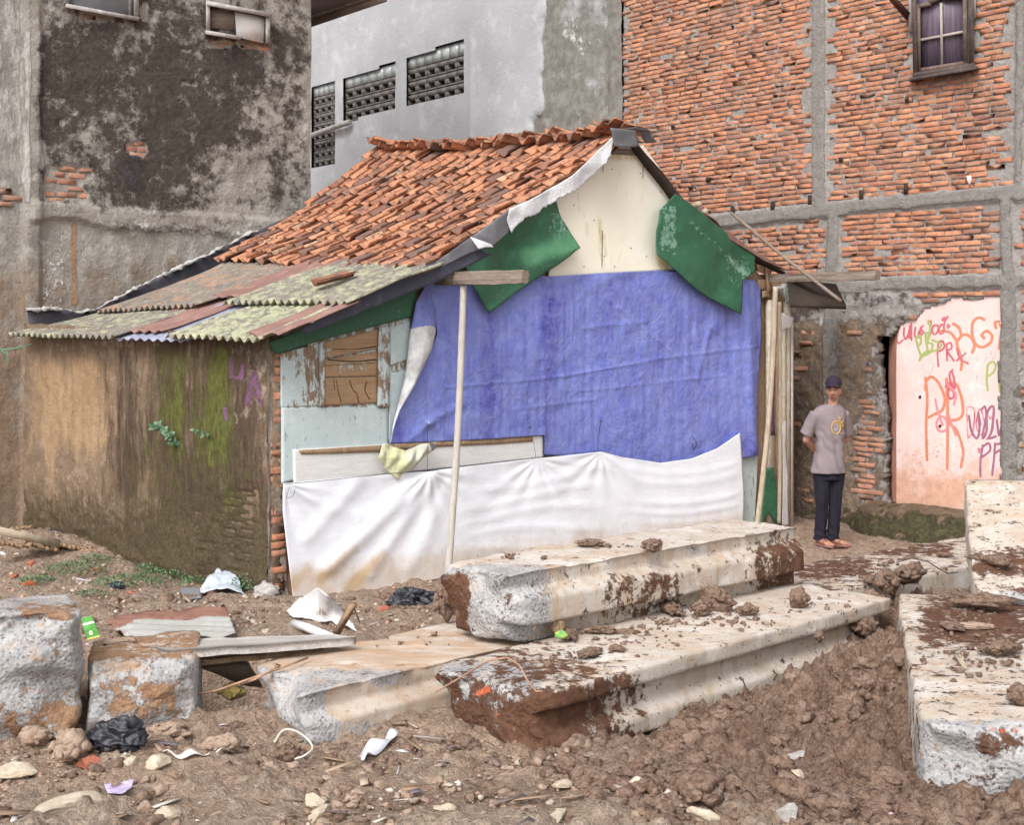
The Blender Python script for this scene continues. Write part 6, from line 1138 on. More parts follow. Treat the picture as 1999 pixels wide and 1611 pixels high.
    V, Fc = fuse(s, .008, 5); th = np.arctan2(V[:, 1], V[:, 0]); z = V[:, 2]
    f = .006*np.sin(th*7+z*14+2*vn(z*5, 0))*sst(1.25, .9, z)+.0045*np.sin(z*55+th*4+3*vn(th*2, z*4))*bl(z, 0*z, .98, 0, .16, 1)+.004*fbm(V[:, 0]*16, V[:, 1]*16, z*9, 3, 4)
    f = f+.006*np.exp(-((V[:, 0]+.14+.5*(1.2-z))/.012)**2)*bl(z, 0*z, 1.12, 0, .1, 1); n_ = np.stack([np.cos(th), np.sin(th), 0*th], 1); V = V+n_*f[:, None]
    # open the neckline and the hem
    sh = emit('t_shirt', V+base, Fc, M_sh, root, None, True)
    from mathutils.bvhtree import BVHTree
    tris = []; 
    for q in Fc:
        tris += q.tolist()
    bvh = BVHTree.FromPolygons([tuple(v) for v in V.tolist()], tris); dirv = Vector(Rt@np.array([.0, 1., 0])); 
    def onshirt(x, z, off=.003):
        p = T((x, -.5, z)); h_ = bvh.ray_cast(Vector(p), dirv); q = h_[0] if h_[0] is not None else Vector(T((x, -.12, z))); return np.array(q)-np.array(dirv)*off
    M_y = layered('yellow_print', (C(226, 178, 44), C(214, 160, 36), 9), [], rough=.8, bump=0); M_w = layered('white_print', (C(214, 206, 200), C(200, 192, 188), 9), [], rough=.8, bump=0)
    # a bicycle seen from the front wheel, with a few letters under it
    def strokes(nm, lst, r, mt):
        m = MB()
        for q in lst: m.tube([onshirt(*p) for p in q], r, 6, flat=1.)
        m.V = [v+base for v in m.V]; m.out(nm, mt, root)
    cx, cz, R_ = .005, 1.125, .062; circ = lambda R, kx=.84: [[(cx+R*kx*math.cos(t), cz+R*math.sin(t)) for t in np.linspace(0, 2*math.pi, 33)]]
    strokes('shirt_print', circ(R_), .0048, M_y); strokes('shirt_print', circ(R_-.009)+[[(cx+.008*math.cos(t), cz+.008*math.sin(t)), (cx+.045*math.cos(t), cz+.052*math.sin(t))] for t in np.arange(0, 6.28, .45)], .0011, M_w)
    strokes('shirt_print', [[(cx+.02, cz+.03), (cx+.045, cz+.085), (cx+.03, cz+.098), (cx+.045, cz+.104)], [(cx+.045, cz+.085), (cx+.07, cz+.09)], [(cx+.04, cz+.06), (cx+.085, cz+.05), (cx+.088, cz+.0)], [(cx+.05, cz+.03), (cx+.085, cz+.052)], [(cx+.05, cz+.01), (cx+.07, cz+.0), (cx+.088, cz+.03)], [(cx+.088, cz+.05), (cx+.094, cz+.075)], [(cx+.075, cz+.02), (cx+.10, cz+.01), (cx+.095, cz+.045)]], .0036, M_y)
    strokes('shirt_lettering', [[(.075, 1.075), (.064, 1.078), (.062, 1.066), (.066, 1.060), (.076, 1.061)], [(.083, 1.070), (.081, 1.064), (.086, 1.060), (.090, 1.066), (.085, 1.071)], [(.096, 1.060), (.096, 1.070), (.101, 1.070), (.102, 1.060)], [(.108, 1.072), (.107, 1.062), (.112, 1.060)]], .0014, M_w)
    m = MB(); m.tube([T((.02+.068*math.cos(t), -.006+.064*math.sin(t), 1.338+.012*math.sin(t))) for t in np.linspace(0, 2*math.pi, 30)], .0065, 8); m.V = [v+base for v in m.V]; m.out('collar', M_sh, root, True)
    # trousers
    s = MB()
    loft(s, [(-.018, .0, .62, .15, .105), (-.012, .0, .72, .155, .112), (-.008, 0, .86, .145, .11)], 30)
    for h_, k_, a_ in zip(hips, knees, ank): s.tube(resample([(h_[0]*1.0, h_[1], .74), (k_[0], k_[1], .46), (a_[0], a_[1]+.004, .045)], 16), np.interp(np.linspace(0, 1, 16), [0, .35, .6, .85, 1], [.084, .073, .064, .058, .062]), 20)
    V, Fc = fuse(s, .008, 4); z = V[:, 2]; th = np.arctan2(V[:, 1], V[:, 0]-np.where(V[:, 0] > -.03, .05, -.09))
    f = .0055*np.sin(z*60+th*2+3*vn(V[:, 0]*8, z*6))*(sst(.24, .08, z)+.35*bl(z, 0*z, .47, 0, .09, 1))+.006*fbm(V[:, 0]*12, V[:, 1]*12, z*6, 3, 9)+.003*np.sin(th*5+z*9); V = V+np.stack([np.cos(th), np.sin(th), 0*th], 1)*f[:, None]
    emit('trousers', V+base, Fc, M_pt, root, None, True)
    M_sd = layered('sandal', (C(164, 112, 102), C(146, 98, 90), 12), [], rough=.7, bump=.2)
    for h0, f, s_ in toes:
        sd_ = MB(); ol = [(-.03, .0), (-.02, .032), (.06, .036), (.15, .048), (.21, .040), (.235, .0), (.21, -.040), (.15, -.046), (.06, -.034), (-.02, -.032)]
        P = np.array([h0*np.array([1, 1, 0])+f*a_+s_*b_ for a_, b_ in ol]); n0 = len(ol); V = np.concatenate([P+UP*-.004, P+UP*.014]); fl = [list(range(n0))[::-1], list(range(n0, 2*n0))]+[[i, (i+1) % n0, (i+1) % n0+n0, i+n0] for i in range(n0)]
        o = emit('sandal', V+base, fl, M_sd, root)
        st = MB()
        for a0 in (.085, .125): st.tube([h0*np.array([1, 1, 0])+f*a0+s_*w_+UP*z_+base for w_, z_ in ((-.046, .014), (-.036, .046), (0, .060), (.034, .044), (.046, .014))], .010, 8, flat=.4)
        st.out('strap', M_sd, o, True)
    root.scale = (.93, .93, 1.0)
person()
# ================================================================ DEBRIS
def lump(name, label, cat, u, v, size, mat, seed, z=None, sub=4, cuts=4, amp=.3, fine=.14, rz=0., tilt=0., cut=.75, group=None, smooth=True, sink=.12, d=None):
    """v is the photo row of the middle of its foot"""
    p = on_ground(u, v) if z is None else (gp(u, v, z))
    V, Fc = rockV(sub, seed, cuts, amp, fine, cut)
    if name == 'mud_clod':
        r = np.random.default_rng(seed); V, Fc = rockV(3, seed, 5, .3, .14); mb = MB(); mb.add(V*np.array([.78, .78, .74]), Fc)
        for k in range(34):
            n_ = r.normal(size=3); n_ /= np.linalg.norm(n_); n_[2] = abs(n_[2])-.25; q, f_ = rockV(2, seed*7+k % 9, 3, .34, .3); s_ = r.uniform(.12, .36); mb.add(place(q, n_*r.uniform(.60, .86), (s_, s_, s_*.8), r.uniform(0, 6)), f_)
        V, Fc = np.concatenate(mb.V), np.concatenate(mb.F[3])
    V = place(V, (0, 0, 0), size, rz, tilt); V[:, 2] -= V[:, 2].min(); p = p.copy(); p[2] -= size[2]*sink; p = p+np.array([0, size[1]*.6, 0])
    return tag(emit(name, V+p, Fc, mat, None, None, smooth and name != 'mud_clod'), label, cat, group)
M_stone = layered('pale_stone', (C(204, 188, 164), C(180, 160, 136), 6, C(216, 204, 186)), [(None, (C(140, 112, 88), C(120, 94, 74)), 12, .66, 8)], bump=.9, bs=40, bd=.012, grain=.14)
M_gstone = layered('grey_stone', (C(184, 178, 172), C(156, 150, 146), 7, C(206, 202, 198)), [(None, (C(146, 118, 94), C(130, 102, 82)), 9, .66, 8)], bump=.9, bs=40, bd=.012, grain=.14)
M_brst = layered('brick_piece', (C(190, 112, 82), C(160, 92, 70), 8, C(206, 130, 100)), [(None, (C(126, 94, 72), C(106, 78, 60)), 9, .74, 8)], bump=.8, bs=50, bd=.01, grain=.14)
M_bagb = layered('black_plastic', (C(40, 40, 48), C(30, 30, 36), 5, C(60, 60, 70)), [], rough=.32, bump=.5, bs=12, bd=.03, spec=.5, grain=.02)
M_bagn = layered('navy_plastic', (C(50, 52, 78), C(38, 40, 60), 5), [], rough=.35, bump=.4, bs=14, bd=.02, spec=.5, grain=.02)
M_clear = layered('clear_plastic', (C(212, 214, 222), C(190, 194, 204), 6, C(228, 230, 234)), [], rough=.3, bump=.4, bs=16, bd=.02, spec=.5, grain=.02)
M_paper = layered('dirty_paper', (C(226, 218, 208), C(206, 194, 180), 9), [(None, (C(160, 132, 108), C(150, 120, 96)), 14, .62, 8)], rough=.8, bump=.4)
M_yst = layered('yellow_stone', (C(196, 172, 96), C(176, 150, 80), 8, C(206, 190, 130)), [(None, (C(130, 104, 80), C(116, 90, 68)), 9, .7, 8)], bump=.7, bs=40, bd=.01)
for k, (u, v, sx, sy, sz, lab) in enumerate([
 (470, 1378, .07, .06, .055, None),
 (118, 1596, .17, .12, .035, 'flat cracked pale slab lying in the lower left corner of the mud'), (18, 1532, .10, .10, .04, 'flat tan slab at the left edge beneath the big concrete block'), (612, 1583, .075, .055, .03, 'pale angular stone in the left foreground, left of the centre'),
 (300, 1503, .075, .05, .04, 'rounded tan stone just under the white plastic strips'), (622, 1606, .09, .05, .03, 'tan stone on the bottom edge left of centre'), (325, 1606, .07, .05, .03, 'tan stone on the bottom edge under the purple banknote'),
 (1555, 1552, .045, .04, .07, 'upright cream stone standing in the mud between the beams, right foreground'), (1540, 1618, .05, .05, .06, 'whitish angular stone at the bottom edge, right foreground'), (1685, 1492, .035, .03, .03, 'small cream stone in the dark mud left of the right-hand beam'),
 (1380, 1616, .08, .06, .04, 'pale flat stone half buried at the bottom edge, centre right'), (1095, 1545, .06, .045, .022, 'flat pale stone in the smooth mud just right of the centre'), (1090, 1606, .10, .04, .02, 'long pale flat stone on the bottom edge right of the centre'),
 (1620, 1500, .035, .035, .065, 'grey upright stone beside the orange brick chip'), (1570, 1498, .10, .04, .035, 'long grey cylinder-like stone lying in the right-hand mud'), (1592, 1362, .05, .04, .03, 'pale flat stone on the slope of the mud heap'),
 (490, 1222, .035, .03, .03, 'small orange-tan stone behind the rusty sheet'), (420, 1156, .05, .04, .035, 'tan stone beside the pale blue plastic'), (520, 1240, .05, .035, .02, 'flat tan stone behind the plank'), (250, 1498, .05, .05, .03, 'round tan stone below the black bag'), (1240, 1545, .05, .04, .03, 'brown-cream stone in the centre-right foreground'), (868, 1592, .05, .035, .025, 'small tan stone near the bottom edge at the centre')]):
    if lab is None: lump('stone', 'yellow-stained stone at the mouth of the dark hole', 'stone', 448, 1372, (.07, .06, .05), M_yst, 300, z=-.02); continue
    lump('slab_fragment' if 'slab' in lab else 'stone', lab, 'stone', u, v, (sx, sy, sz), M_gstone if 'grey' in lab or 'whitish' in lab else M_stone, 301+k, rz=k*.9, cuts=9, amp=.12, fine=.05, cut=.62, group='stones lying in the mud')
for k, (u, v, s_, lab) in enumerate([(172, 1500, (.085, .045, .04), 'broken red brick in the mud below the black plastic bag'), (748, 1197, (.075, .04, .03), 'dark brick fragment in front of the foot board near the black cloth'), (60, 1105, (.07, .05, .045), 'orange brick piece near the wood pile at the left'), (260, 1163, (.10, .03, .02), 'long orange tile fragment in the left yard behind the blocks'), (190, 1118, (.09, .03, .02), 'slanting tile fragment beside the weeds at the left'), (1598, 1486, (.018, .02, .05), 'upright orange brick chip between two grey stones'), (24, 1130, (.08, .04, .02), 'flat tile shard near the left edge'), (620, 1150, (.03, .03, .02), 'small orange brick chip behind the white sack')]):
    lump('brick_fragment', lab, 'brick fragment', u, v, s_, M_brst, 350+k, rz=k*.7+.3, cuts=10, amp=.05, fine=.03, cut=.6, group='brick and tile fragments')
M_mud = layered('wet_mud', (C(132, 99, 80), C(104, 76, 60), 5, C(154, 120, 98)), [(None, (C(160, 128, 102), C(140, 108, 84)), 26, .68, 14)], rough=.8, bump=1., bs=60, bd=.02, spec=.2, grain=.2, crumb=.7)
zA, zB, zF, zH = .662, .252, .372, .212
for k, (u, v, s_, z, lab) in enumerate([
 (1150, 1070, (.11, .05, .035), zA, 'flat mud lump, left of the two lumps on the upper beam'), (1276, 1079, (.085, .06, .06), zA, 'taller mud lump, right of the two lumps on the upper beam'),
 (1562, 1190, (.09, .07, .095), zB, 'pointed mud lump standing on the long lowest beam'), (1310, 1200, (.16, .07, .05), zB, 'mud heap with orange clay on the long beam, under the upper beam'), (1400, 1196, (.14, .08, .10), zB, 'big dark mud heap on the long beam beneath the upper beam'), (1462, 1203, (.08, .06, .05), zB, 'round grey mud lump right of the big heap on the long beam'),
 (1370, 1206, (.08, .06, .07), zB, 'brown clod pressed against the big mud heap'), (1150, 1284, (.12, .06, .03), zB, 'crumbly mud patch near the middle of the long beam'), (1110, 1248, (.13, .06, .04), zB, 'mud mound around the green wrapper'), (1205, 1275, (.06, .04, .03), zB, 'small clod on the edge of the long beam'), (1170, 1240, (.10, .05, .04), zB, 'mud clod beside the dark rag'),
 (1600, 1256, (.035, .03, .05), .2, 'small mud lump stuck to the side edge of the long beam'), (1780, 1142, (.17, .10, .10), zH, 'wide mud heap on the far beam by the tilted slab'), (1700, 1140, (.11, .05, .04), zH, 'low mud heap on the far beam, left of the wide heap'), (1845, 1090, (.10, .04, .03), zH, 'thin mud smear of clods near the top of the far beam'), 
 (1930, 1190, (.20, .10, .06), zF+.02, 'mud heap on the back of the lower right beam'), (1960, 1280, (.13, .08, .045), zF, 'crumbling clods on the right part of the lower right beam'), (1995, 1380, (.07, .06, .07), zF, 'brown lump at the right edge on the lower right beam'), (1860, 1230, (.13, .07, .025), zF, 'mud patch in the middle of the lower right beam'), (1938, 1105, (.20, .06, .04), .56, 'mud patch lying on the tilted slab'),
 (870, 1262, (.085, .07, .0), 0, None), (1710, 1205, (.12, .09, .12), .10, 'large clod wedged between the long beam and the right beam'), (1690, 1240, (.12, .09, .08), .06, 'clod below the large wedged clod'), (1735, 1165, (.12, .10, .12), .15, 'clod at the far end of the long beam'),
 (130, 1500, (.13, .09, .10), None, 'large clay clod beside the black plastic bag'), (60, 1465, (.12, .09, .07), None, 'clay clod under the large left block'), (325, 1448, (.11, .08, .06), None, 'clay clod below the squat block'), (430, 1478, (.10, .07, .07), None, 'clay clod right of the black bag'), (560, 1492, (.09, .07, .06), None, 'clay clod inside the bent white wire'), (1370, 1575, (.17, .13, .10), None, 'large smooth mud mound in the right foreground'), (1120, 1520, (.15, .09, .06), None, 'broad mud mound near the middle of the foreground'), (1740, 1560, (.14, .10, .08), None, 'mud mound under the rough end of the right beam'), (230, 1262, (.10, .05, .03), .34, 'crumbly soil spilled on top of the squat block'), (1700, 1372, (.11, .08, .11), None, 'pointed earth clod beside the right-hand beam'), (1655, 1420, (.10, .08, .08), None, 'earth clod left of the pointed clod'), (900, 1466, (.12, .08, .05), None, 'mud lump under the muddy end of the long beam')]):
    if lab is None: continue
    lump('mud_clod', lab, 'mud clod', u, v, s_, M_mud if u > 500 else M_clodpale, 400+k, z=z, sub=5, cuts=5, amp=.26, fine=.10, rz=k*.6, group='clods of mud')
# mud stuck on the left side of the upper beam's broken end
lump('mud_clod', 'brown mud stuck to the left of the upper beam broken end', 'mud clod', 870, 1222, (.085, .10, .17), M_mud, 460, z=.22, sub=5, cuts=3, amp=.25, fine=.1, group='clods of mud', sink=0)
def crumbs():
    r = np.random.default_rng(31); mb = MB()
    for (u, v, z, n_, su, sv) in ((1200, 1068, zA, 26, 60, 4), (1000, 1085, zA, 10, 60, 4), (1230, 1245, zB, 60, 110, 18), (1100, 1290, zB, 40, 60, 12), (1450, 1215, zB, 40, 90, 12), (1600, 1180, zB, 20, 60, 14), (800, 1255, .225, 10, 60, 12), (1880, 1200, zF, 90, 70, 40), (1900, 1290, zF, 60, 70, 30), (1700, 1110, zH, 60, 80, 22), (1320, 1215, zB, 50, 60, 12)):
        for k in range(n_):
            p = gp(u+r.normal()*su*.6, v+r.normal()*sv*.6, z); V, Fc = clods[r.integers(10)]; s = .005*(4.5**r.random()); mb.add(place(V, p+np.array([0, 0, .004]), (s, s, s*.7), r.uniform(0, 6)), Fc)
    tag(mb.out('mud_crumbs', M_clod), 'small crumbs of mud scattered over the tops of the concrete beams', 'ground cover', kind='stuff')
crumbs()
def crumple(name, label, cat, u, v, size, mat, seed, z=None, flat=.5, group=None, rz=0., d=None, sub=4, amp=.5):
    V, Fc = ico(sub); V = V.copy(); rg = 1-np.abs(fb3(V+seed, 1.5, 3, seed))*1.6; V = V*(1+.55*amp*(rg-.5)+.10*fb3(V+seed*2, 3.4, 2, 2))[:, None]+.10*np.stack([fb3(V+seed, 2.6, 2, 11), fb3(V+seed, 2.6, 2, 12), fb3(V+seed, 2.6, 2, 13)], 1); V[:, 2] = np.where(V[:, 2] < 0, V[:, 2]*flat, V[:, 2])
    p = (on_ground(u, v) if z is None else gp(u, v, z)) if d is None else dep(u, v, d)
    V = place(V, (0, 0, 0), size, rz); V[:, 2] -= V[:, 2].min() if d is None else 0; return tag(emit(name, V+p+np.array([0, size[1]*.5, -.008]), Fc, mat, None, None, True), label, cat, group)
crumple('plastic_bag', 'crumpled black plastic bag lying against the squat concrete block', 'plastic bag', 226, 1472, (.13, .08, .10), M_bagb, 5, flat=.5, sub=5)
crumple('plastic_bag', 'small dark blue plastic bag on the wood pile by the left wall', 'plastic bag', 101, 1050, (.10, .06, .05), M_bagn, 6, z=.10)
crumple('plastic_bag', 'small black bag among the green weeds', 'plastic bag', 226, 1153, (.06, .05, .05), M_bagn, 7)
crumple('plastic_scrap', 'tiny blue scrap of plastic behind the weeds', 'plastic scrap', 266, 1111, (.03, .03, .02), M_bagn, 8)
crumple('cloth', 'heap of dark grey cloth by the foot board under the white cloth', 'cloth', 808, 1184, (.17, .10, .09), M_bagb, 9, flat=.3, sub=5, amp=.7)
M_org = layered('orange_plastic', (C(232, 120, 60), C(214, 100, 50), 9), [], rough=.5)
crumple('plastic_scrap', 'bright orange plastic scrap in the yard at the far left', 'plastic scrap', 54, 1146, (.055, .04, .035), M_org, 10)
crumple('stone', 'pale blocky stones with a white paper at the foot of the mossy wall', 'stone', 322, 1112, (.11, .07, .12), M_stone, 11, amp=.3)
crumple('stone', 'white rock beside the corner of the mossy wall', 'stone', 518, 1170, (.10, .08, .085), M_gstone, 12, amp=.2)
M_ltb = layered('pale_blue_plastic', (C(196, 204, 214), C(178, 188, 202), 4, C(212, 216, 222)), [], rough=.4, bump=.4, bs=16, bd=.02, spec=.4)
def rag(name, label, cat, pts4, z0, mat, amp=.03, nu=26, nv=20, solid=.003, seed=1, zf=None):
    """a sheet draped on the ground: pts4 photo outline, heights z0 for its four corners"""
    G = coons(*pts4, nu, nv); P = np.zeros((nv, nu, 3)); zz = np.array(z0, float).reshape(2, 2)
    for i in range(nv):
        for j in range(nu):
            a, b = j/(nu-1), i/(nv-1); z = (zz[0, 0]*(1-a)+zz[0, 1]*a)*(1-b)+(zz[1, 0]*(1-a)+zz[1, 1]*a)*b; P[i, j] = gp(G[i, j, 0], G[i, j, 1], z)
    P[..., 2] += amp*fb3(P, 5, 4, seed); return tag(emit(name, P.reshape(-1, 3), gridF(nv, nu), mat, None, None, True, solid), label, cat)
q4 = lambda a, b, c, d: ([a, b], [d, c], [a, d], [b, c])
rag('plastic_sheet', 'pale blue plastic sheet crumpled on the ground by the mossy wall', 'plastic sheet', q4((425, 1108), (460, 1125), (478, 1158), (384, 1156)), (.14, .12, .04, .05), M_ltb, .04)
M_slt = layered('grey_sheet', (C(136, 136, 138), C(118, 118, 120), 3, C(150, 148, 148)), [(None, (C(176, 150, 120), C(160, 130, 104)), 6, .6, 6)], rough=.7, bump=.3)
rag('board', 'flat grey square of board lying in front of the weeds', 'board', q4((352, 1148), (388, 1148), (393, 1168), (358, 1173)), (.05, .05, .03, .03), M_slt, .003, solid=.008)
M_rustm = layered('rusty_metal', (C(176, 176, 170), C(160, 158, 152), 2, C(188, 186, 180)), [('rust', (C(156, 112, 94), C(130, 92, 80)), 5, .6, 6, (1, 1, 1)), (None, (C(184, 150, 118), C(164, 126, 98)), 4, .66, 6, (.4, 2, 1))], rough=.6, bump=.35, bs=20)
def rusty():
    G = coons([(205, 1218), (240, 1200), (440, 1185)], [(270, 1250), (350, 1254), (462, 1240)], [(205, 1218), (240, 1238), (270, 1250)], [(440, 1185), (462, 1240)], 60, 24); P = np.array([[gp(G[i, j, 0], G[i, j, 1], .12+.02*i/23) for j in range(60)] for i in range(24)])
    P[..., 2] += .012*np.sin(P[..., 1]*38+P[..., 0]*6)+.012*fb3(P, 2, 3, 5); U, V = G[..., 0], G[..., 1]
    tag(emit('metal_sheet', P.reshape(-1, 3), gridF(24, 60), M_rustm, None, dict(rust=(-.1+.9*sst(1225, 1205, V+(U-320)*.06)+.6*sst(270, 230, U)+.6*sst(440, 458, U)).ravel()), True, .004), 'corrugated metal sheet rusted along its far edge, lying behind the grey plank', 'metal sheet')
rusty()
M_plank = layered('grey_plank', (C(190, 184, 178), C(160, 150, 142), 8, C(206, 202, 198)), [(None, (C(130, 112, 98), C(112, 96, 84)), 16, .70, 10, (.5, 5, 2))], bump=.8, bs=50, bd=.01, stretch=(.7, 7, 3))
def slab3(name, label, cat, pts, th, mat, zs):
    """pts: 4 photo points of the top face (going round) with heights zs, thickness th"""
    T = [gp(u, v, z) for (u, v), z in zip(pts, zs)]; MBo = MB(); n_ = 24; A = np.array([T[0]+(T[1]-T[0])*k/(n_-1) for k in range(n_)]); B = np.array([T[3]+(T[2]-T[3])*k/(n_-1) for k in range(n_)])
    P = np.stack([A+(B-A)*f for f in np.linspace(0, 1, 5)], 1); P = P+np.array([0, 0, 1.])*(.004*fb3(P, 9, 3, 2))[..., None]; lo = P-UP*th; V = np.concatenate([P.reshape(-1, 3), lo.reshape(-1, 3)]); g = gridF(n_, 5); idx = np.arange(n_*5).reshape(n_, 5); loop = list(idx[:, 0])+list(idx[-1, 1:])+list(idx[-2::-1, -1])+list(idx[0, -2:0:-1]); m = len(loop); s = np.array([[loop[i], loop[(i+1) % m], n_*5+loop[(i+1) % m], n_*5+loop[i]] for i in range(m)])
    return tag(emit(name, V, np.concatenate([g, g[:, ::-1]+n_*5, s]), mat), label, cat)
slab3('plank', 'long grey weathered plank bridging the hole between the squat block and the dusty beam', 'plank', [(262, 1252), (655, 1238), (695, 1245), (322, 1272)], .045, M_plank, (.34, .30, .30, .35))
slab3('plank', 'darker board leaning down into the hole under the grey plank', 'plank', [(372, 1290), (478, 1280), (512, 1338), (470, 1330)], .02, M_grey, (.25, .22, .0, .0))
slab3('plank', 'second dark board just under the front edge of the grey plank', 'plank', [(330, 1278), (650, 1256), (655, 1262), (370, 1292)], .03, M_wood, (.26, .24, .22, .24))
M_reb = layered('rusty_rod', (C(190, 154, 124), C(150, 108, 84), 12), [], bump=.4)
mb = MB(); mb.tube([gp(368, 1358, .10), gp(420, 1350, .12), gp(500, 1322, .2), gp(555, 1302, .26), gp(600, 1285, .25)], .007, 8); tag(mb.out('rebar', M_reb, None, True), 'thin bent steel rod sticking out of the dusty beam over the hole', 'steel rod')
mb = MB(); mb.tube([gp(470, 1338, .14), gp(500, 1326, .2), gp(548, 1300, .26), gp(535, 1296, .28), gp(540, 1304, .26)], .006, 8); tag(mb.out('rebar', M_reb, None, True), 'short hooked steel rod above the longer one over the hole', 'steel rod')
# white sack, pipe and sticks behind the plank
M_sack = layered('white_sack', (C(228, 226, 226), C(206, 202, 200), 9), [('sand', (C(174, 158, 138), C(150, 134, 114)), 8, .8, 5), (None, (C(170, 156, 140), C(180, 168, 154)), 20, .62, 10)], rough=.7, bump=.7, bs=40, bd=.012)
def sack():
    nu, nv = 60, 40; G = coons([(560, 1192), (600, 1158), (622, 1146), (650, 1172), (690, 1226)], [(566, 1200), (590, 1206), (640, 1216), (696, 1232)], [(560, 1192), (566, 1200)], [(690, 1226), (696, 1232)], nu, nv); a = np.linspace(0, 1, nu)[None]; b = np.linspace(0, 1, nv)[:, None]
    hg = .24*np.exp(-((a-.48)/.26)**2)*(1-b)**1.1+.03; P = np.array([[gp(G[i, j, 0], G[i, j, 1], float(hg[i, j])) for j in range(nu)] for i in range(nv)]); P = P+np.array([0, 0, 1.])*(.018*fb3(P, 9, 4, 3))[..., None]
    tag(emit('sack', P.reshape(-1, 3), gridF(nv, nu), M_sack, None, dict(sand=(-.3+.9*bl(G[..., 0], G[..., 1], 622, 1196, 34, 16)).ravel()), True, .01), 'torn white sack spilling sand at the corner of the white cloth', 'sack')
sack()
mb = MB(); mb.tube([gp(574, 1218, .10), gp(600, 1226, .12), gp(648, 1246, .14)], .028, 12); tag(mb.out('pipe', M_whitesh, None, True), 'short white plastic pipe in front of the torn sack', 'pipe')
mb = MB(); mb.obox((gp(655, 1240, .14)+gp(690, 1180, .32))/2, (gp(690, 1180, .32)-gp(655, 1240, .14))/2, (.022, 0, 0), (0, .008, .01)); tag(mb.out('stake', M_wood), 'short broken wooden stake leaning behind the end of the plank', 'stake')
mb = MB(); mb.tube([gp(702, 1215, .05), gp(694, 1195, .14), gp(690, 1182, .26)], .005, 6); tag(mb.out('stick', M_wood), 'thin stick beside the broken stake', 'stick')
# wood pile in the far left corner
for k, (a, b, w_, t_, lab) in enumerate([(((-20, 1033, .42), (115, 1062, .24)), None, .035, .035, 'long round pole on top of the wood pile at the left edge'), (((20, 1034, .32), (62, 1028, .34)), None, .06, .012, 'brown board end at the top of the wood pile'), (((60, 1052, .22), (190, 1078, .06)), None, .06, .018, 'rotten board with ragged end pointing at the mossy wall'), (((-20, 1058, .25), (110, 1072, .12)), None, .05, .012, 'grey board under the round pole in the wood pile'), (((40, 1048, .26), (100, 1056, .20)), None, .02, .02, 'short pale lath in the wood pile'), (((-20, 1080, .1), (70, 1090, .05)), None, .03, .012, 'white lath lying in front of the wood pile'), (((90, 1066, .16), (175, 1070, .09)), None, .035, .012, 'rotten board behind the ragged one')]):
    p0, p1 = gp(*a[0]), gp(*a[1]); mb = MB()
    if k == 0: mb.tube([p0, (p0+p1)/2, p1], w_, 10, jit=.06)
    else:
        d = (p1-p0)/2; s = np.cross(d, UP); s /= np.linalg.norm(s); n_ = 16; r = np.random.default_rng(k)
        pts = [p0+(p1-p0)*i/(n_-1)+UP*.01*r.normal() for i in range(n_)]
        for i in range(n_-1): q0, q1 = pts[i], pts[i+1]; w0, w1 = s*w_*(1+.25*r.normal()*(i/n_)), s*w_*(1+.25*r.normal()*(i/n_)); mb.quadbox([q0-w0-UP*t_, q1-w1-UP*t_, q1+w1-UP*t_, q0+w0-UP*t_, q0-w0+UP*t_, q1-w1+UP*t_, q1+w1+UP*t_, q0+w0+UP*t_]) if i in (0,) else mb.quadbox([q0-w0-UP*t_*.98, q1-w1-UP*t_, q1+w1-UP*t_, q0+w0-UP*t_*.98, q0-w0+UP*t_*.98, q1-w1+UP*t_, q1+w1+UP*t_, q0+w0+UP*t_*.98])
    tag(mb.out('wood_scrap', M_pole if k in (0,) else (M_whitepl if k == 5 else M_wood)), lab, 'wood scrap', 'scraps of the wood pile')
# small litter
M_grn = layered('green_foil', (C(96, 180, 70), C(70, 150, 60), 9), [('w', (C(224, 232, 220), C(210, 220, 206)), 5, .2, 20), ('y', (C(226, 206, 70), C(220, 196, 60)), 5, .2, 20)], rough=.35, bump=.4, spec=.5)
def sachet():
    c = dep(176, 1226, 6.86); d = np.array([.33, 0, -.95]); nu, nv = 12, 30; a = np.linspace(-.5, .5, nu)[:, None]; b = np.linspace(-.5, .5, nv)[None]; s = np.array([.95, 0, .25]); P = c+s*(a*.062*(1+.15*b))[..., None]+d*(b*.115+0*a)[..., None]; P = P+np.array([0, -1., 0])*(.006*fb3(P, 20, 3, 2))[..., None]
    w = box(b+0*a, a+0*b, -.28, -.14, -1, 1, .01)*.9+.9*((np.hypot((a+.1)*1, (b-.22)*1.7) < .2)); y = .9*sst(.40, .42, b+0*a)+.9*(np.hypot(a+.1, (b-.22)*1.7) < .09)
    tag(emit('sachet', P.reshape(-1, 3), gridF(nu, nv), M_grn, None, dict(w=(w-.3).ravel(), y=(y-.3).ravel()), True, .004), 'bright green sachet stuck beside the large left block', 'sachet')
sachet()
M_note = layered('purple_note', (C(206, 190, 218), C(176, 156, 200), 14, C(222, 212, 226)), [], rough=.7, bump=.3)
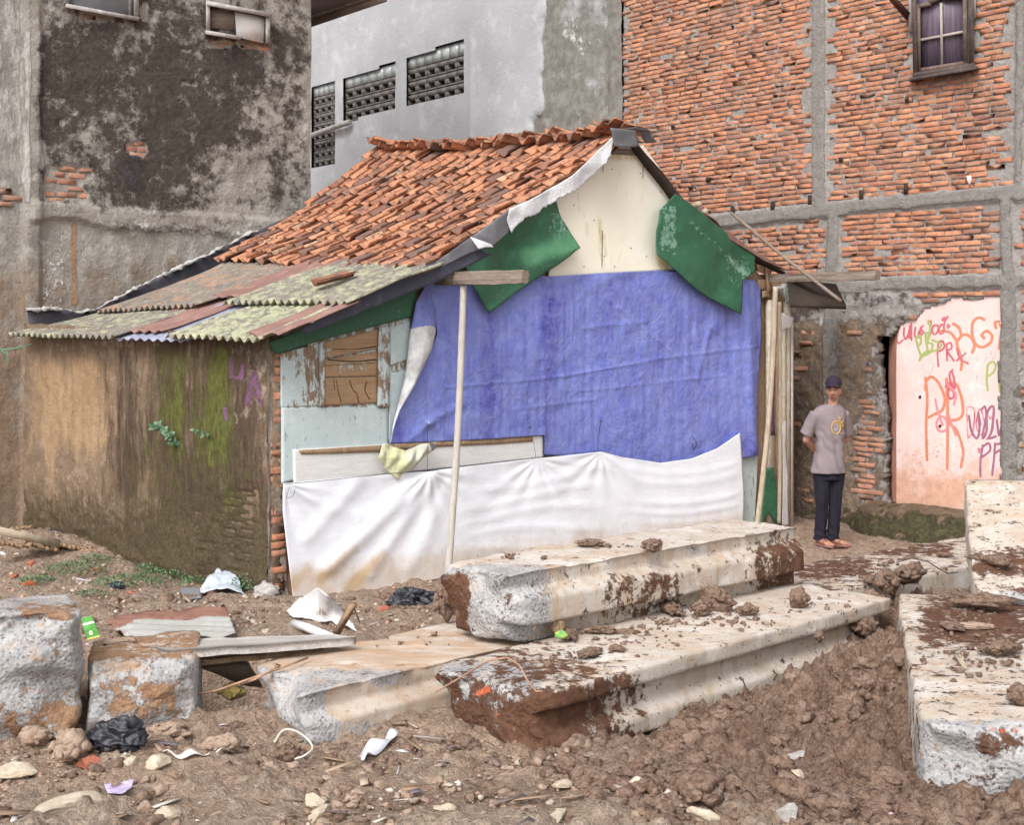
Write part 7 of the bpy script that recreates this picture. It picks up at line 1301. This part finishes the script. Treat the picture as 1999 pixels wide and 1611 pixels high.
def note():
    P, = [rag('banknote', 'purple banknote lying on the mud at the lower left', 'banknote', ([(203, 1532), (235, 1528), (262, 1522)], [(210, 1548), (238, 1550), (256, 1538)], [(203, 1532), (210, 1548)], [(262, 1522), (256, 1538)]), (.05, .05, .045, .045), M_note, .012, seed=4)]
    f = bpy.data.curves.new('numerals', 'FONT'); f.body = '10000'; f.size = .026; f.extrude = .0003; o = bpy.data.objects.new('numerals', f); COL.objects.link(o); f.materials.append(M_bagn)
    dg = bpy.context.evaluated_depsgraph_get(); me = bpy.data.meshes.new_from_object(o.evaluated_get(dg)); bpy.data.objects.remove(o); V = np.array([v.co[:] for v in me.vertices]); fl = [list(p.vertices) for p in me.polygons]
    q = gp(212, 1545, .066); X = gp(258, 1533, .066)-q; X /= np.linalg.norm(X); Y = np.cross(UP, X); V = q+X*V[:, :1]+Y*V[:, 1:2]+UP*(V[:, 2:3]+.006); emit('numerals', V, fl, M_pu2, P)
M_pu2 = layered('note_ink', (C(120, 96, 160), C(110, 90, 150), 5), [], rough=.8, bump=0)
note()
def ribbon(name, label, cat, pts, w, mat, z=.04, cat2=None):
    q = smooth_pts(pts, 6); P = []; 
    for i, (u, v) in enumerate(q):
        p = on_ground(u, v)+UP*(z+.012*math.sin(i*.7)); P.append(p)
    P = np.array(P); T = np.gradient(P, axis=0); S = np.cross(T, UP); S /= np.linalg.norm(S, axis=1)[:, None]; k = np.sin(np.linspace(.15, math.pi-.15, len(P)))[:, None]; tw = np.sin(np.arange(len(P))*.5)[:, None]*.5
    G = np.stack([P-S*w*k-UP*w*tw*k, P+UP*.004, P+S*w*k+UP*w*tw*k], 1); return tag(emit(name, G.reshape(-1, 3), gridF(len(P), 3), mat, None, None, True, .003), label, cat)
ribbon('plastic_strip', 'left one of two white plastic strips on the foreground mud', 'plastic strip', [(318, 1486), (345, 1489), (380, 1490), (410, 1488)], .022, M_paper)
ribbon('plastic_strip', 'right one of two white plastic strips on the foreground mud', 'plastic strip', [(422, 1488), (445, 1480), (470, 1475), (500, 1467)], .016, M_paper)
ribbon('plastic_strip', 'long thin white splinter in front of the long beam', 'plastic strip', [(1275, 1447), (1310, 1440), (1370, 1428)], .016, M_paper)
ribbon('plastic_film', 'clear plastic film crumpled in front of the dusty beam', 'plastic film', [(708, 1506), (716, 1490), (745, 1470), (765, 1455), (775, 1445)], .04, M_clear, .05)
crumple('plastic_scrap', 'whitish plastic scrap at the end of the clear film', 'plastic scrap', 780, 1477, (.045, .03, .02), M_clear, 15)
mb = MB(); mb.tube([on_ground(*p)+UP*z for p, z in zip(smooth_pts([(536, 1462), (552, 1448), (575, 1455), (600, 1475), (610, 1492), (595, 1500), (575, 1498)], 5), .03+.05*np.sin(np.linspace(0, 3, 31)))], .0055, 7); tag(mb.out('wire', M_paper, None, True), 'bent white wire looped round a clay clod in the foreground', 'wire')
M_fg = layered('green_packet', (C(76, 160, 90), C(150, 190, 70), 30, C(220, 190, 60)), [], rough=.4, bump=.4)
crumple('wrapper', 'small green and yellow wrapper on the long beam by the upper beam', 'wrapper', 1096, 1246, (.035, .025, .03), M_fg, 16, z=zB+.03)
crumple('wrapper', 'small green and white wrapper on the right-hand mud', 'wrapper', 1508, 1368, (.028, .02, .022), M_fg, 17)
M_pkk = layered('pink_foil', (C(222, 130, 150), C(236, 210, 214), 30), [], rough=.4, bump=.4)
crumple('wrapper', 'pink and white wrapper on the right-hand mud', 'wrapper', 1452, 1412, (.045, .02, .015), M_pkk, 18); crumple('wrapper', 'pale pink paper scrap at the bottom right edge', 'wrapper', 1728, 1598, (.045, .025, .02), M_pkk, 19)
crumple('plastic_scrap', 'tiny blue scrap near the bottom right', 'plastic scrap', 1592, 1562, (.02, .01, .008), M_bagn, 20)
crumple('rag', 'dark brown rag hanging from the end of the upper beam', 'rag', 1090, 1236, (.035, .03, .06), M_wood, 21, z=zB+.03, amp=.6); crumple('rag', 'muddy rag lying on the long beam left of the mud heaps', 'rag', 1222, 1238, (.09, .03, .02), M_clod, 22, z=zB, amp=.6)
crumple('rag', 'grey-brown rag among the mud on the lower right beam', 'rag', 1905, 1228, (.11, .04, .025), M_clodpale, 23, z=zF, amp=.6)
mb = MB(); r = np.random.default_rng(2)
for k in range(9):
    a = gp(1862+r.normal()*3, 1277+r.normal()*2, zF+.01); b = gp(1882+r.normal()*4, 1303+r.normal()*4, zF+.012); mb.tube([a, (a+b)/2+UP*.025+np.array([r.normal()*.01, 0, 0]), b], .0028, 5)
tag(mb.out('straw_tuft', M_pole), 'tuft of dry straw lying on the white top of the lower right beam', 'straw')
# wires hanging over the beams
for lab, pts, r_ in (('thin wire tied round the near end of the upper beam', [(1071, 1118, .66, 7.9), (1064, 1150, 0, 7.9), (1050, 1200, 0, 7.88), (1042, 1232, 0, 7.86)], .004), ('pale root curling over the near end of the long beam', [(850, 1352, 0, 6.75), (905, 1320, 0, 6.9), (950, 1292, 0, 7.1), (990, 1284, 0, 7.1), (1015, 1300, 0, 6.85), (1030, 1330, 0, 6.72), (1048, 1352, 0, 6.62), (1060, 1350, 0, 6.62)], .005)):
    mb = MB(); mb.tube(resample([tuple(dep(u, v, d)) for u, v, z, d in pts], 30), r_, 6); tag(mb.out('wire', M_reb, None, True), lab, 'wire')
mb = MB(); mb.tube(resample([tuple(gp(u, v, z)) for u, v, z in ((1752, 1098, .24), (1780, 1090, .26), (1810, 1096, .25), (1835, 1112, .25), (1850, 1120, .24), (1870, 1118, .25))], 24), .004, 6); tag(mb.out('wire', M_dark, None, True), 'dark wire lying on the far beam beside the tilted slab', 'wire')
# bits dangling by the left edge and by the canopy
M_teals = layered('teal_string', (C(120, 196, 170), C(100, 176, 150), 9), [], rough=.5)
mb = MB(); mb.tube([fac(u, v, TB-.6) for u, v in ((-10, 678), (5, 683), (30, 680), (60, 672))], .005, 5)
for a in ((8, 684, 6, 708), (12, 684, 15, 720), (3, 684, 8, 700)): mb.tube([fac(a[0], a[1], TB-.6), fac((a[0]+a[2])/2+3, (a[1]+a[3])/2, TB-.6), fac(a[2], a[3], TB-.6)], .008, 5, flat=.3)
tag(mb.out('string', M_teals), 'teal plastic string knotted beside the left end of the low eave', 'string')
panel('sheet_scrap', None, 0, M_whitesh, hut, thick=.003, fn=lambda u, v: dep(u, v, 13.5), four=([(1598, 600), (1611, 600)], [(1601, 638), (1606, 630)], [(1598, 600), (1601, 638)], [(1611, 600), (1606, 630)]), nu=6, nv=8, wav=.03)
# ---------------------------------------------------------------- plants
M_leaf = layered('weed_leaf', (C(96, 128, 84), C(74, 106, 66), 9, C(120, 150, 104)), [], rough=.6, bump=.1, grain=.1)
M_leaf2 = layered('wall_leaf', (C(112, 146, 112), C(88, 124, 92), 9, C(134, 164, 130)), [], rough=.55, bump=.1, grain=.08)
def leafV(L, W): 
    x = np.array([0, .25, .6, 1.])*L; w = np.array([.1, 1, .8, .05])*W/2; V = np.concatenate([np.stack([x, -w, 0*x], 1), np.stack([x, 0*x, -.15*w], 1), np.stack([x, w, 0*x], 1)]); return V, np.concatenate([gridF(3, 4)])
def weed(u, v, rx, ry, h, n_, label, seed, mat=M_leaf, L=.026):
    r = np.random.default_rng(seed); c = on_ground(u, v); mb = MB()
    for k in range(n_):
        a = r.uniform(0, 6.3); q = math.sqrt(r.random()); x = c[0]+rx*q*math.cos(a); y = c[1]+ry*q*math.sin(a)*1.6; hh = h*(1-q*q*.7)*r.uniform(.3, 1); V, Fc = leafV(L*r.uniform(.6, 1.3), L*.5); R = np.array(Matrix.Rotation(r.uniform(0, 6.3), 3, 'Z') @ Matrix.Rotation(r.uniform(-1.1, .3), 3, 'Y') @ Matrix.Rotation(r.uniform(-.6, .6), 3, 'X'))
        mb.add(V@R.T+np.array([x, y, Hz(x, y)+.03+hh]), Fc)
    o = mb.out('weed', mat); tag(o, label, 'weed', 'low weeds in the left yard')
for k, (u, v, rx, ry, h, n_, lab) in enumerate([(150, 1125, .26, .12, .10, 420, 'large clump of weeds left of the others, behind the left blocks'), (74, 1146, .15, .07, .07, 220, 'leftmost clump of weeds, beside the orange scrap'), (250, 1150, .30, .12, .09, 460, 'clump of weeds around the small black bag'), (320, 1138, .26, .10, .08, 360, 'clump of weeds in front of the paper-topped stones'), (365, 1116, .24, .10, .14, 460, 'bushy clump of weeds at the foot of the mossy wall'), (490, 1160, .20, .10, .13, 420, 'dark green clump right of the pale blue plastic'), (300, 1122, .18, .06, .06, 200, 'thin clump behind the middle weeds'), (190, 1101, .18, .06, .05, 180, 'thin far clump near the rotten boards'), (180, 1170, .16, .06, .04, 140, 'sparse weeds just behind the concrete blocks'), (385, 1150, .16, .07, .08, 200, 'weeds growing beside the pale blue plastic'), (256, 1088, .08, .03, .05, 70, 'tiny tuft at the foot of the wall')]): weed(u, v, rx, ry, h, n_, lab, 500+k)
def wall_plant(pts, n_, L, label, seed):
    r = np.random.default_rng(seed); mb = MB(); o0 = hit(*pts[0], C0-E1*.15, SWOUT)+SWOUT*.02; stem = [hit(*p, C0-E1*.15, SWOUT)+SWOUT*(.02+.05*min(i, 3)) for i, p in enumerate(pts)]
    root = empty('wall_plant', stem[0], label, 'plant'); m = MB(); m.tube(stem, .004, 6); m.out('stem', M_leaf, root); k = 0; S = resample(stem, n_)
    for i in range(n_):
        V, Fc = leafV(L*r.uniform(.7, 1.2), L*r.uniform(.6, .8)); d = SWOUT*r.uniform(.2, 1)+np.array([r.normal()*.9, r.normal()*.3, r.normal()*.7]); d /= np.linalg.norm(d); s = np.cross(d, SWOUT); s /= np.linalg.norm(s); mb.add(S[i]+V[:, :1]*d+V[:, 1:2]*s+V[:, 2:3]*np.cross(d, s), Fc)
    mb.out('leaves', M_leaf2, root)
wall_plant([(345, 866), (350, 850), (342, 838), (334, 826)], 34, .065, 'leafy plant with round leaves growing out of the mossy wall', 3)
wall_plant([(413, 852), (409, 846), (404, 838)], 12, .045, 'tiny fern growing from the mossy wall right of the leafy plant', 4)
